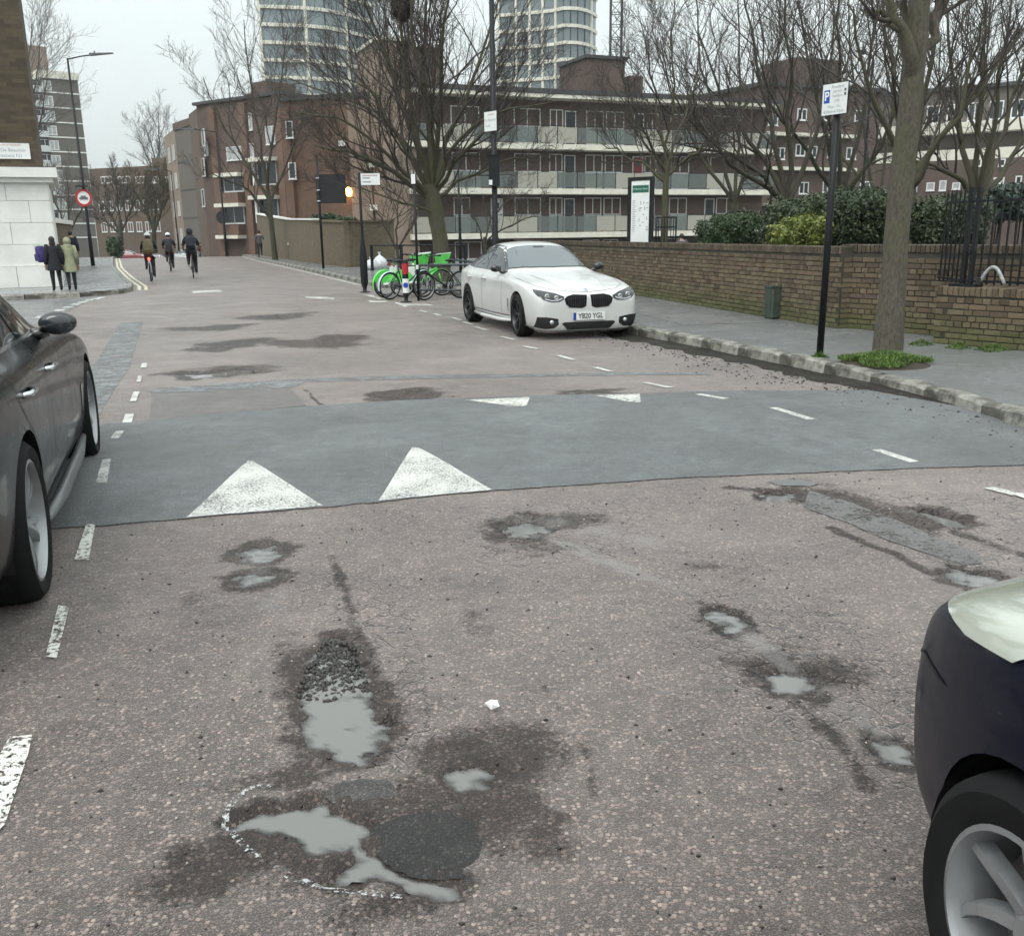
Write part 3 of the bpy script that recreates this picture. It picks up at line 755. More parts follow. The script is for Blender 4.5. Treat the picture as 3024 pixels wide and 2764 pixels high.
for q in ([(-20, 2475), (-20, 2270), (30, 2180), (96, 2175), (85, 2230), (15, 2440)], [(135, 1940), (172, 1790), (205, 1795), (168, 1945)], [(220, 1655), (255, 1553), (282, 1553), (262, 1655)],
          [(285, 1444), (305, 1375), (330, 1372), (318, 1444)], [(328, 1310), (345, 1285), (370, 1286), (352, 1310)], [(362, 1256), (370, 1226), (396, 1226), (390, 1256)],
          [(383, 1188), (396, 1160), (412, 1160), (402, 1188)], [(402, 1130), (408, 1113), (420, 1113), (416, 1130)], [(414, 1088), (420, 1074), (437, 1074), (432, 1088)]):
    p = puv(q); mark(p, PW2 if q[0][1] > 1600 else PW1, TH, 0.003, 0.03)
for (x0, y0, x1, y1) in ((3000, 1462, 3060, 1482), (2920, 1445, 3000, 1466), (2588, 1331, 2700, 1368), (2282, 1218, 2395, 1254), (2060, 1178, 2145, 1192), (1905, 1133, 1980, 1153), (1757, 1086, 1805, 1099), (1648, 1052, 1695, 1065), (1545, 1024, 1590, 1033), (1480, 995, 1520, 1006), (1405, 967, 1438, 977), (1368, 952, 1396, 961), (1338, 939, 1360, 948), (1283, 928, 1300, 934), (1238, 918, 1262, 924)):
    (a, b), (c_, d) = puv([(x0, y0), (x1, y1)])
    m = 0.04
    L = math.hypot(c_ - a, d - b) or 1; nx, ny = -(d - b) / L * m, (c_ - a) / L * m
    mark([(a - nx, b - ny), (c_ - nx, d - ny), (c_ + nx, d + ny), (a + nx, b + ny)], PW1, TH, 0.003, 0.03)
for q in ([(1165, 897), (1210, 899), (1260, 899), (1280, 903), (1200, 903)], [(1085, 888), (1140, 889), (1145, 893), (1095, 893)], [(1062, 868), (1100, 872), (1130, 884), (1118, 885), (1085, 874)], [(1172, 893), (1205, 906), (1198, 908), (1165, 895)]):
    mark(puv(q), PW2, None, 0.004, 0.08)
# give way dashes and kerb lines at the side road
for (x, y, s) in ((120, 938, 1.5), (148, 927, 1.3), (175, 917, 1.1), (200, 908, 1.0), (222, 900, .9), (242, 894, .8), (262, 888, .7), (282, 884, .7), (300, 880, .6)):
    a, b = puv([(x, y)])[0]
    mark([(a - .1, b - .28 * 1), (a + .1, b - .25), (a + .12, b + .25), (a - .08, b + .28)], PW1, None, 0.008, 0.1)
def line_along(pl, off, wd, mat, v0, v1, **k):
    P = [p for p in resample(pl, 0.6) if v0 <= p.y <= v1]
    if len(P) < 2: return
    L = [(p.x + off, p.y) for p in P] + [(p.x + off + wd, p.y) for p in P[::-1]]
    mark(L, mat, None, 0.006, 0.3, **k)
line_along(kl_far, 0.22, 0.10, PY, 31.6, 84)
line_along(kl_far, 0.42, 0.10, PY, 31.6, 84)
line_along([(a, b) for a, b in kr], -0.40, 0.12, PW2, 31.0, 82)
for q in ([(160, 960), (185, 953), (192, 962), (180, 978), (165, 985), (172, 968)], [(120, 955), (160, 955), (160, 964), (120, 966)]):
    mark(puv(q), PY, None, 0.006, 0.1)
for q in ([(565, 861), (650, 857), (655, 862), (570, 866)], [(900, 876), (990, 879), (985, 884), (905, 881)]):
    mark(puv(q), PW2, None, 0.004, 0.15)
# ring sprayed round the holes
ring = puv([(800, 2318), (745, 2322), (700, 2352), (668, 2395), (662, 2432), (690, 2465), (740, 2515), (800, 2555), (860, 2590), (930, 2615), (1010, 2628), (1100, 2638), (1190, 2645)])
rr = []
for i, p in enumerate(ring):
    q0 = Vector(ring[max(0, i - 1)]); q1 = Vector(ring[min(len(ring) - 1, i + 1)]); d = (q1 - q0).normalized()
    rr.append((Vector(p), Vector((-d.y, d.x)) * 0.010))
mark([tuple(p + n_) for p, n_ in rr] + [tuple(p - n_) for p, n_ in rr[::-1]], paint('spray_paint', (0.46, 0.47, 0.46), 0.535, 60.0), None, 0.004, 0.015, lab='sprayed white ring round the potholes')
# loose chippings scattered over the road
rs = np.random.RandomState(4)
def stones(name, n, fn, size, mat, label, zmin=None):
    V, F = [], []
    octv = np.array([(1, 0, 0), (0, 1, 0), (-1, 0, 0), (0, -1, 0), (0, 0, .8), (0, 0, -.5)], float)
    octf = np.array([(0, 1, 4), (1, 2, 4), (2, 3, 4), (3, 0, 4), (1, 0, 5), (2, 1, 5), (3, 2, 5), (0, 3, 5)])
    U, W = fn(n)
    z = road_h(U.copy(), W.copy())[0]
    if zmin is not None: z = np.maximum(z, zmin)
    for k in range(n):
        s = size[0] + (size[1] - size[0]) * rs.rand() ** 3
        x, y = RW(U[k], W[k])
        q = octv * (s * (0.6 + 0.8 * rs.rand(6, 1))) + (x, y, z[k] + s * 0.25)
        F.append(octf + 6 * k); V.append(q)
    return tag(from_np(name, np.concatenate(V), np.concatenate(F), mat), label, 'gravel', kind='stuff')
hb = HOLES[0]['p']
def in_hole(n):
    U = rs.uniform(min(a for a, b in hb), max(a for a, b in hb), n * 6); W = rs.uniform(min(b for a, b in hb), max(b for a, b in hb), n * 6); vmid = (min(b for a, b in hb) + max(b for a, b in hb)) / 2
    ok = (sdist(hb, U, W) < .01) & (W > vmid - .05 + .5 * rs.rand(n * 6) ** 2); return U[ok][:n], W[ok][:n]
qu, qv = in_hole(900)
stones('puddle_stones', len(qu), lambda n: (qu, qv), (0.005, 0.016), plain('chip_wet', (0.035, 0.032, 0.03), 0.4, var=0.5, scale=40), 'dark broken stones standing in the long puddle', float(base_h(np.array([.4]), np.array([3.15]))[0]) - HOLES[0]['d'] * 1.02 - .003)
stones('loose_chippings', 2200, lambda n: (rs.uniform(-0.9, 5.0, n), 1.6 + 7.5 * rs.rand(n) ** 1.3), (0.003, 0.009), plain('chip_dark', (0.035, 0.032, 0.030), 0.5, var=0.5, scale=40), 'dark stone chippings scattered over the road')
stones('pale_chippings', 500, lambda n: (rs.uniform(-0.9, 4.0, n), 1.6 + 4.5 * rs.rand(n) ** 1.3), (0.003, 0.008), plain('chip_pale', (0.42, 0.37, 0.31), 0.5, var=0.4, scale=40), 'pale stone chippings scattered over the road')
stones('gutter_gravel', 1100, lambda n: (6.15 + rs.randn(n) * 0.22 - 0.1, rs.uniform(3.5, 14.5, n)), (0.006, 0.02), plain('chip_brown', (0.05, 0.042, 0.034), 0.45, var=0.5, scale=30), 'dark gravel and wet leaves washed along the gutter')
# ================================================================== BUILDINGS
WHITE = plain('white_render', (0.82, 0.82, 0.78), 0.6, var=0.10, scale=1.2)
CREAMC = plain('cream_concrete', (0.72, 0.70, 0.60), 0.7, var=0.15, scale=1.5)
UPVC = plain('white_window_frame', (0.74, 0.75, 0.74), 0.35, var=0.05)
GLASS = glassmat('window_glass', (0.035, 0.042, 0.045), 0.05, 1.5, 0.7)
GLASSB = glassmat('blue_grey_glass', (0.10, 0.135, 0.16), 0.12, 1.5, 0.5)
NETC = plain('net_curtain', (0.42, 0.44, 0.44), 0.6, var=0.2, scale=3)
LIT = glow('lit_room', (0.95, 0.62, 0.22), 0.55)
RBRICK = brickmat('red_brown_brick', (0.150, 0.096, 0.076), (0.098, 0.07, 0.06), (0.135, 0.12, 0.11))
OBRICK = brickmat('orange_brick', (0.205, 0.115, 0.078), (0.145, 0.088, 0.064), (0.165, 0.14, 0.115))
BBRICK = brickmat('brown_brick', (0.15, 0.105, 0.075), (0.105, 0.075, 0.056), (0.14, 0.125, 0.105))
PBRICK = brickmat('pale_brick', (0.34, 0.25, 0.19), (0.26, 0.20, 0.155), (0.30, 0.26, 0.22))
GBRICK = brickmat('grey_brown_cladding', (0.165, 0.145, 0.125), (0.135, 0.12, 0.105), (0.13, 0.12, 0.11), 1.0, 0.2)
YSTOCK = brickmat('yellow_stock_wall', (0.20, 0.155, 0.095), (0.12, 0.095, 0.062), (0.13, 0.115, 0.09))
ROOFM = plain('dark_roof', (0.055, 0.055, 0.058), 0.5, var=0.3, scale=2)
DOORD = plain('dark_door', (0.018, 0.022, 0.026), 0.35)
DOORR = plain('red_door', (0.22, 0.02, 0.025), 0.35)
DOORW = plain('white_door', (0.7, 0.71, 0.70), 0.35)
SPAN = plain('white_spandrel', (0.60, 0.64, 0.63), 0.4, var=0.08)
BALG = clearmat('balustrade_glass', (0.26, 0.29, 0.28), 0.42)
BALO = clearmat('balustrade_obscured', (0.46, 0.445, 0.38), 0.80, 0.5)
BLACKM = plain('black_metal', (0.009, 0.010, 0.012), 0.5, 0.0, 0.3, 10, spec=.3)
DARKG = plain('dark_grey_metal', (0.035, 0.04, 0.042), 0.4, 0.3, 0.2, 10)

class Facade:
    """a wall plane: x runs along it to the right, -y out towards the street"""
    def __init__(s, name, label, xl, Yl, xr, Yr, cat='building', group=None):
        a = ATY(xl, 688, Yl); b = ATY(xr, 680, Yr)
        s.o = Vector((a.x, a.y, 0)); d = Vector((b.x - a.x, b.y - a.y, 0))
        s.L = d.length; s.d = d.normalized(); s.ang = math.atan2(d.y, d.x)
        s.n = Vector((s.d.y, -s.d.x, 0))
        s.root = thing(name, label, cat, s.o, s.ang, group)
    def sz(s, px, py, off=0.0):
        r = ray(px, py); o = Vector((0, 0, CAM_H))
        t = ((s.o + s.n * off - o).dot(s.n)) / r.dot(s.n)
        p = o + r * t
        return (p - s.o).dot(s.d), p.z

def window(root, s0, s1, z0, z1, mull=(0.5,), y=-0.03, glass=None, fr=0.055, frame=None, transom=None, sill=True, depth=0.08):
    m = MB()
    frame = frame or UPVC
    m.bb((s0, y, z0), (s0 + fr, y + depth, z1)); m.bb((s1 - fr, y, z0), (s1, y + depth, z1))
    m.bb((s0 + fr, y, z0), (s1 - fr, y + depth, z0 + fr)); m.bb((s0 + fr, y, z1 - fr), (s1 - fr, y + depth, z1))
    for q in mull:
        x = s0 + (s1 - s0) * q; m.bb((x - fr / 2, y + 0.005, z0 + fr), (x + fr / 2, y + depth - .005, z1 - fr))
    if transom:
        zz = z0 + (z1 - z0) * transom; m.bb((s0 + fr, y + 0.01, zz - fr / 2), (s1 - fr, y + depth - .01, zz + fr / 2))
    if sill: m.bb((s0 - 0.04, y - 0.05, z0 - 0.05), (s1 + 0.04, y + 0.06, z0 - 0.002))
    w_ = m.build('window', frame, root)
    MB().bb((s0 + fr * .6, y + depth * .55, z0 + fr * .6), (s1 - fr * .6, y + depth * .75, z1 - fr * .6)).build('pane', glass or GLASS, w_)
    return w_
def door(root, s0, s1, z0, z1, mat, y=-0.03):
    m = MB(); fr = 0.06
    m.bb((s0 - fr, y, z0), (s0, y + .08, z1 + fr)); m.bb((s1, y, z0), (s1 + fr, y + .08, z1 + fr)); m.bb((s0, y, z1), (s1, y + .08, z1 + fr))
    f = m.build('door_frame', UPVC, root)
    d = MB().bb((s0, y + .02, z0), (s1, y + .07, z1)).build('door', mat, root)
    MB().bb((s0 + (s1 - s0) * .25, y + .012, z0 + (z1 - z0) * .72), (s1 - (s1 - s0) * .25, y + .022, z0 + (z1 - z0) * .9)).build('pane', GLASS, d)
    MB().ball((s1 - .1, y - .01, z0 + 1.0), .035, 8, 6).build('handle', UPVC, d)
def bit(root, name, mat, a, b): return MB().bb(a, b).build(name, mat, root)

# --- the deck-access block across the estate
A = Facade('apartment_block', 'long brown brick flats with white deck slabs and glass balustrades', 1200, 61.5, 2245, 71.5)
SH, Z0 = 2.66, 1.52
bit(A.root, 'wall', RBRICK, (0, 0, -3.6), (A.L, 9, Z0 + 3 * SH))
bit(A.root, 'roof', ROOFM, (-.3, -1.35, Z0 + 3 * SH + .24), (A.L + .3, 9.2, Z0 + 3 * SH + .52))
for k in range(4):
    z = Z0 + k * SH
    bit(A.root, 'deck_slab', CREAMC, (-.05, -1.3, z - (.34 if k < 3 else .0)), (A.L + .05, -0.002, z if k < 3 else z + .22))
rs = random.Random(3)
floors = {
    0: [('w', 1340, 1420), ('w', 1520, 1597), ('w', 1622, 1664), ('d', 1668, 1692, DOORD), ('w', 1723, 1770), ('w', 1782, 1826), ('w', 1960, 2020), ('w', 2090, 2170)],
    1: [('l', 1340, 1388), ('d', 1452, 1482, DOORW), ('w', 1520, 1597), ('w', 1622, 1660), ('d', 1668, 1694, DOORD), ('w', 1725, 1775), ('w', 1782, 1832), ('d', 1868, 1893, DOORD), ('w', 1900, 1932), ('w', 1975, 2027), ('d', 2082, 2106, DOORD), ('w', 2114, 2175)],
    2: [('w', 1338, 1420), ('w', 1520, 1597), ('w', 1622, 1660), ('d', 1668, 1695, DOORD), ('w', 1727, 1777), ('w', 1784, 1835), ('d', 1867, 1893, DOORR), ('w', 1900, 1934), ('w', 1977, 2030), ('w', 2092, 2172)],
    3: [('w', 1338, 1420), ('w', 1520, 1597), ('w', 1624, 1662), ('d', 1670, 1697, DOORD), ('w', 1729, 1779), ('w', 1786, 1838), ('d', 1869, 1893, DOORD), ('w', 1903, 1936), ('l', 1972, 2034), ('w', 2094, 2174)]}
for k, els in floors.items():
    zb = Z0 + (k - 1) * SH
    for e in els:
        s0 = A.sz(e[1], 620)[0]; s1 = A.sz(e[2], 620)[0]
        if e[0] == 'd': door(A.root, s0, s1, zb + .02, zb + 2.05, e[3])
        else:
            g = LIT if e[0] == 'l' else (NETC if rs.random() < 0.22 else GLASS)
            window(A.root, s0, s1, zb + 1.08, zb + 2.16, (0.5,), glass=g)
            bit(A.root, 'spandrel', SPAN if rs.random() < .75 else CREAMC, (s0, -.04, zb + .04), (s1, -.004, zb + 1.02))
# glass along the decks
npan = 19
for k in range(3):
    z = Z0 + k * SH
    for i in range(npan):
        a = A.L * i / npan + .03; b = A.L * (i + 1) / npan - .03
        bit(A.root, 'balustrade_panel', BALO if (i * 7 + k * 3) % 5 in (0, 3) else BALG, (a, -1.26, z + .06), (b, -1.235, z + .98))
        bit(A.root, 'balustrade_post', DARKG, (a - .05, -1.27, z + .005), (a - .01, -1.23, z + 1.05))
    MB().tube([(0, -1.25, z + 1.06), (A.L, -1.25, z + 1.06)], .022, 6).build('handrail', DARKG, A.root)
s0, zt = A.sz(1753, 180); s1, _ = A.sz(1868, 190)
c_ = bit(A.root, 'tank_house', RBRICK, (s0, 1.0, Z0 + 3 * SH + .53), (s1, 5, zt + .3)); 
MB().bb((s0 - .15, .85, zt + .302), (s1 + .15, 5.15, zt + .5)).build('coping', ROOFM, c_)
s0, zt = A.sz(1905, 210); s1, _ = A.sz(1945, 210)
bit(A.root, 'chimney', RBRICK, (s0, 2.0, Z0 + 3 * SH + .53), (s1, 4, zt))
s0, zt = A.sz(1905, 240); s1, _ = A.sz(2235, 240)
bit(A.root, 'roof_block', RBRICK, (s0 + .2, 4.5, Z0 + 3 * SH + .53), (s1, 8.6, zt - .6))

# --- pale stair tower at its left end
T = Facade('stair_tower', 'tall pale brick stair tower behind the big bare tree', 1140, 60, 1238, 60.8)
bit(T.root, 'wall', PBRICK, (0, 0, -3.6), (T.L, 5, 12.2))
bit(T.root, 'coping', CREAMC, (-.12, -.12, 12.202), (T.L + .12, 5.1, 12.4))
T2 = Facade('stair_tower', 'brown brick tank room tower beside the pale stair tower', 1205, 66, 1320, 66.5)
bit(T2.root, 'wall', BBRICK, (0, 0, -3.6), (T2.L, 5, 12.7)); bit(T2.root, 'coping', ROOFM, (-.1, -.1, 12.702), (T2.L + .1, 5.1, 12.85))

# --- orange and brown brick block nearer the street
B2 = Facade('brick_block', 'orange brick gable end with white lintels behind the dark matrix board', 862, 64, 1142, 62)
bz = 9.5
ta, _ = B2.sz(880, 290); tb_, tz = B2.sz(1025, 282)
bit(B2.root, 'tank_house', RBRICK, (ta, 3.0, bz + .252), (tb_, 7.5, tz + .5))
bit(B2.root, 'wall', OBRICK, (0, 0, -1.5), (B2.L, 9, bz)); bit(B2.root, 'roof', ROOFM, (-.15, -.15, bz + .002), (B2.L + .1, 9.1, bz + .25))
s1, _ = B2.sz(1100, 500)
bit(B2.root, 'pier', OBRICK, (-.05, -.28, -1.5), (.5, -.003, bz - .3)); bit(B2.root, 'pier', PBRICK, (s1 - 1.4, -.2, -1.5), (s1, -.003, bz - .2))
for (x0, y0, x1, y1) in ((1100, 515, 1172, 560), (1100, 398, 1172, 470), (1110, 620, 1172, 655)):
    a, z1 = B2.sz(x0, y0); b, z0 = B2.sz(x1, y1); b = min(b, B2.L - .06)
    window(B2.root, a + .1, b, z0, z1, (0.33, 0.66), y=-.06, frame=DARKG)
for (x0, x1, y0, y1) in ((1096, 1175, 478, 494), (1103, 1178, 606, 621)):
    a, z1 = B2.sz(x0, y0); b, z0 = B2.sz(x1, y1)
    bit(B2.root, 'lintel', CREAMC, (a, -.55, z0), (b, -.003, z1))
for (x0, y0, x1, y1) in ((850, 360, 864, 410), (858, 482, 873, 530)):
    a, z1 = B2.sz(x0, y0); b, z0 = B2.sz(x1, y1); window(B2.root, max(a, .02) + .02, b + .25, z0, z1, (), y=-.36)
# glowing bulkhead lamp on the gable
a, z1 = B2.sz(1024, 553); b, z0 = B2.sz(1043, 580)
lm = thing('wall_lamp', 'glowing orange bulkhead lamp on the brick gable', 'lamp', B2.o + B2.d * ((a + b) / 2) + B2.n * .02 + Vector((0, 0, (z0 + z1) / 2)), B2.ang)
MB().box((0, -.08, .22), (.34, .16, .12)).build('hood', DARKG, lm)
MB().ball((0, -.12, -.02), (.26, .16, .28), 14, 10).build('globe', glow('sodium_lamp', (1.0, 0.46, 0.07), 14.0), lm, True)
ll = bpy.data.lights.new('lamp_glow', 'POINT'); ll.energy = 14; ll.color = (1, .45, .1); ll.shadow_soft_size = .2
lo = link(bpy.data.objects.new('lamp_glow', ll), lm); lo.location = (0, -.45, -.05)
a, z1 = B2.sz(1014, 425)
MB().box((a, -.12, z1), (.45, .24, .3)).build('alarm_box', WHITE, B2.root)

B1 = Facade('brick_block', 'four storey brown brick flats with white canopied bays facing the street', 614, 83, 862, 77)
bz = 11.6
bit(B1.root, 'wall', RBRICK, (0, 0, -2.5), (B1.L, 9, bz)); bit(B1.root, 'roof', ROOFM, (-.2, -.25, bz + .002), (B1.L, 9, bz + .22))
ta, _ = B1.sz(690, 290); tb_, tz = B1.sz(745, 243)
st = bit(B1.root, 'tank_house', RBRICK, (ta, 1.2, bz + .222), (tb_, 4.5, tz - .55)); MB().bb((ta + .45, 1.4, tz - .548), (tb_ - .05, 4.3, tz + .25)).build('stack', RBRICK, st)
for (x, y) in ((640, 375), (700, 350)): pass
for (x0, y0, x1, y1, m_) in ((662, 520, 722, 565, 2), (663, 605, 726, 660, 2), (760, 475, 822, 545, 2), (765, 585, 826, 640, 2), (735, 335, 748, 385, 0), (670, 436, 720, 472, 3), (785, 375, 828, 425, 2), (735, 425, 752, 465, 0), (604, 420, 618, 460, 0)):
    a, z1 = B1.sz(x0, y0); b, z0 = B1.sz(x1, y1)
    window(B1.root, max(a, .05), b, z0, z1, [i / m_ for i in range(1, m_)] if m_ else (), y=-.10, glass=GLASS if y1 > 500 else NETC)
for (x0, x1, y) in ((655, 728, 515), (658, 730, 603), (752, 828, 470), (758, 828, 580), (662, 728, 695)):
    a, z1 = B1.sz(x0, y); b, _ = B1.sz(x1, y)
    bit(B1.root, 'canopy', CREAMC, (a, -.9, z1 - .28), (b, -.003, z1))
for (x0, x1, y0, y1) in ((660, 726, 572, 600), (758, 824, 550, 578), (664, 728, 665, 692)):
    a, z1 = B1.sz(x0, y0); b, z0 = B1.sz(x1, y1)
    bit(B1.root, 'bay_parapet', OBRICK, (a, -.75, z0), (b, -.004, z1))
for x in (645, 735, 838):
    a, _ = B1.sz(x, 500); bit(B1.root, 'pier', OBRICK, (a - .35, -.3, -2.5), (a + .35, -.002, bz - .25))
a, z1 = B1.sz(758, 480); _, z0 = B1.sz(758, 660)
bit(B1.root, 'downpipe', WHITE, (a - .12, -.42, z0), (a + .1, -.304, z1))
E1 = Facade('brick_end_wall', 'narrow end wall of the canopied brick flats', 588, 88, 613, 83.5)
bit(E1.root, 'wall', BBRICK, (0, .05, -2.5), (E1.L, 6, 11.5))
for y0, y1 in ((385, 430), (470, 520), (560, 610)):
    a, z1 = E1.sz(594, y0); b, z0 = E1.sz(606, y1); window(E1.root, a, b, z0, z1, (), y=-.03)

# --- grey block further down, with blue panels
Cb = Facade('grey_block', 'grey brown clad flats with a column of blue panels', 545, 112, 600, 106)
bit(Cb.root, 'wall', GBRICK, (0, 0, -4), (Cb.L, 8, 12.6)); bit(Cb.root, 'roof', RBRICK, (-.1, -.15, 12.602), (Cb.L, 8, 13.3))
BLUEP = plain('blue_panel', (0.05, 0.12, 0.19), 0.4)
a, _ = Cb.sz(581, 500); b, _ = Cb.sz(597, 500)
for k in range(7):
    zz = -1 + k * 1.9
    bit(Cb.root, 'panel', BLUEP if k % 2 else SPAN, (a, -.2, zz), (b, -.003, zz + 1.75))
for k in range(4):
    bit(Cb.root, 'band', ROOFM, (0, -.03, .5 + k * 2.9), (a - .1, -.003, .62 + k * 2.9))
C2 = Facade('grey_block_end', 'pale end of the grey flats with small windows', 512, 122, 544, 112.5)
bit(C2.root, 'wall', PBRICK, (0, 0.05, -4), (C2.L, 6, 12.9))
for k in range(4):
    for s_ in (.25, .65):
        window(C2.root, C2.L * s_, C2.L * s_ + 1.6, .8 + k * 3, 2.4 + k * 3, (), y=-.02, glass=NETC)
# --- long low block closing the street
Db = Facade('low_block', 'long low brown flats closing the far end of the street', 285, 150, 530, 143)
bit(Db.root, 'wall', BBRICK, (0, 0, -5), (Db.L, 8, 11.2)); 
a, _ = Db.sz(435, 500); bit(Db.root, 'upper_storey', BBRICK, (a, 1, 11.202), (Db.L, 8, 12.3))
for (x0, x1) in ((297, 332), (347, 387), (400, 438), (448, 470), (488, 500)):
    p, z1 = Db.sz(x0, 522); q, z0 = Db.sz(x1, 541); window(Db.root, p, q, z0, z1, (0.33, .66), y=-.04, glass=NETC, fr=.12)
for r in range(2):
    for i in range(7):
        p = 1.2 + i * 1.75; window(Db.root, p, p + 1.1, 2.2 + r * 3, 3.6 + r * 3, (.5,), y=-.04, fr=.09)
# --- tower block on the left
Eb = Facade('tower_block', 'tall grey brown tower block with white floor bands on the left', 178, 203, 283, 207.5)
H10 = 31.5
bit(Eb.root, 'wall', GBRICK, (0, 0, -6), (Eb.L, 12, H10)); bit(Eb.root, 'parapet', CREAMC, (-.4, -.4, H10 + .002), (Eb.L + .2, 12.2, H10 + 1.4))
for k in range(11):
    z = H10 - 2.75 * (k + 1) + .1
    bit(Eb.root, 'floor_band', WHITE, (0.1, -.12, z), (Eb.L + .05, -.003, z + .24))
E2 = Facade('tower_block', 'white balconied wing of the tall tower block', 95, 199.5, 180, 203)
bit(E2.root, 'wall', GBRICK, (-6, .6, -6), (E2.L, 12, H10 - .3)); bit(E2.root, 'parapet', CREAMC, (-6, .3, H10 - .298), (E2.L - .05, 12, H10 + .5))
bit(E2.root, 'plant_room', PBRICK, (-4, 4, H10 + .502), (E2.L + 2.8, 9, H10 + 6.3))
for k in range(11):
    z = H10 - 2.75 * (k + 1)
    for q, (s_, wd) in enumerate(((-1.0, 2.6), (3.6, 2.4))):
        bit(E2.root, 'balcony', SPAN, (s_, -.4, z + .1), (s_ + wd - .6, .59, z + 1.15)) 
        window(E2.root, s_, s_ + wd, z + 1.25, z + 2.45, (.5,), y=.5, fr=.1)
    window(Eb.root, .15, 1.9, z + .5, z + 2.3, (.5,), y=-.1, fr=.16, glass=NETC, sill=False)

# --- white corner building with brick above
F_ = Facade('corner_building', 'brown brick corner building on a white rusticated base', -230, 29.2, 158, 30.6)
wz = 3.62
bit(F_.root, 'upper_wall', brickmat('dark_mottled_brick', (0.15, 0.115, 0.07), (0.05, 0.036, 0.025), (0.075, 0.062, 0.045), 1.5, .5), (0, .12, wz + .02), (F_.L - .12, 6, 14))
bit(F_.root, 'core_wall', WHITE, (0, .03, -.2), (F_.L - .03, 6, wz - .3))
rows = 5
for r in range(rows):
    za = 0.13 + (wz - .45) * r / rows; zb = 0.13 + (wz - .45) * (r + 1) / rows - .010
    n = 3; off = (r % 2) * .5
    xs = [0] + [F_.L * (i + off) / n for i in range(1 - (r % 2), n)] + [F_.L]
    xs = sorted(set(xs))
    for i in range(len(xs) - 1):
        bit(F_.root, 'block', WHITE, (xs[i] + (.006 if i else 0), -.02 - (.05 if r == 0 else 0), za), (xs[i + 1] - (.006 if i < len(xs) - 2 else 0), .027, zb))
        if i == len(xs) - 2: bit(F_.root, 'block', WHITE, (F_.L + .003, .0, za), (F_.L + .03 + (.05 if r == 0 else 0), 5.9, zb))
bit(F_.root, 'cornice', WHITE, (0, -.32, wz - .30), (F_.L + .3, 6, wz - .02)); bit(F_.root, 'cornice_moulding', WHITE, (0, -.18, wz - .44), (F_.L + .17, 6, wz - .302))
a, z1 = F_.sz(85, 424); _, z0 = F_.sz(85, 470)
sg = thing('street_name_plate', 'white street name plate on the brick above the white base', 'street sign', F_.o + Vector((0, 0, 0)), F_.ang)
MB().bb((a - 1.62, .07, z0), (a, .115, z1)).build('plate', plain('sign_white', (0.78, 0.80, 0.79), 0.35, var=0.04), sg)
TXT = plain('sign_text', (0.12, 0.13, 0.13), 0.5); TXTR = plain('sign_text_red', (0.5, 0.12, 0.1), 0.5); TXTG = plain('sign_text_grey', (0.34, 0.36, 0.36), 0.5)
SW = MATS['sign_white']
RX = Matrix.Rotation(PI / 2, 4, 'X')
for tx, zf, sz_ in (('De Beauvoir', .55, .135), ('Crescent N1', .2, .135)):
    text_mesh('lettering', tx, sz_, TXTG, sg, Matrix.Translation((a - (.10 if zf > .4 else .22), .066, z0 + (z1 - z0) * zf)) @ RX, 'RIGHT')
text_mesh('lettering', 'LONDON BOROUGH OF HACKNEY', .065, TXTR, sg, Matrix.Translation((a - .75, .066, z0 + (z1 - z0) * .87)) @ RX)

# --- low garden wall with a pale coping behind the corner
gw = Facade('garden_wall', 'low brick wall with pale coping behind the two pedestrians', 150, 42, 212, 52, 'wall')
bit(gw.root, 'brickwork', YSTOCK, (0, 0, 0), (gw.L, .3, 2.2)); bit(gw.root, 'coping', WHITE, (-.1, -.1, 2.203), (gw.L + .1, .4, 2.4))

# --- glass towers
def footprint_tower(name, label, px, zt, fh, glass, cat='tower', fins=(), z_off=0.0, mullion=1.6):
    """px: list of (image x, distance) round the visible front"""
    pts = [ATY(x, 600, Y) for x, Y in px]; pts = [Vector((p.x, p.y)) for p in pts]
    root = thing(name, label, cat, (pts[0].x, pts[0].y, 0))
    o = pts[0]; pts = [p - o for p in pts]
    back = [Vector((p.x, p.y + 26)) for p in pts[::-1]]
    MB().prism([tuple(p) for p in pts + back], -6, zt).build('glass_wall', glass, root)
    n = int((zt + 6) / fh)
    def grow(d):
        out = []
        for i, p in enumerate(pts):
            a = pts[max(0, i - 1)]; b = pts[min(len(pts) - 1, i + 1)]; t_ = (b - a).normalized()
            out.append(p + Vector((t_.y, -t_.x)) * d)
        return out
    g = grow(.35); gi = grow(-.1)
    for k in range(n):
        z = z_off + k * fh
        MB().prism([tuple(p) for p in g] + [tuple(p) for p in gi[::-1]], z, z + .62).build('floor_band', CREAMC, root)
    for i in range(len(pts) - 1):
        L = (pts[i + 1] - pts[i]).length; m = max(1, int(L / mullion))
        for j in range(m):
            p = pts[i].lerp(pts[i + 1], j / m); t_ = (pts[i + 1] - pts[i]).normalized(); q = p + Vector((t_.y, -t_.x)) * .12
            big = (i, j) in fins or (j == 0 and i in fins)
            MB().box((q.x, q.y, zt / 2), (.5 if big else .13, .4 if big else .2, zt), math.atan2(t_.y, t_.x)).build('fin', CREAMC if big else DARKG, root)
    return root
TG = glassmat('tower_glass', (0.26, 0.31, 0.335), 0.18, 1.45, 0.3)
curve = [(1642, 214), (1662, 213), (1682, 213), (1702, 213.5), (1722, 215), (1740, 217.5), (1754, 221)]
footprint_tower('glass_tower', 'glass high-rise with curved corner and cream floor bands', [(1480, 219), (1530, 218), (1568, 217), (1605, 216), (1642, 214.6)] + curve[1:], 66, 3.15, TG, fins=(0, 1, 2, 3, 4, 9), z_off=.2, mullion=2.7)
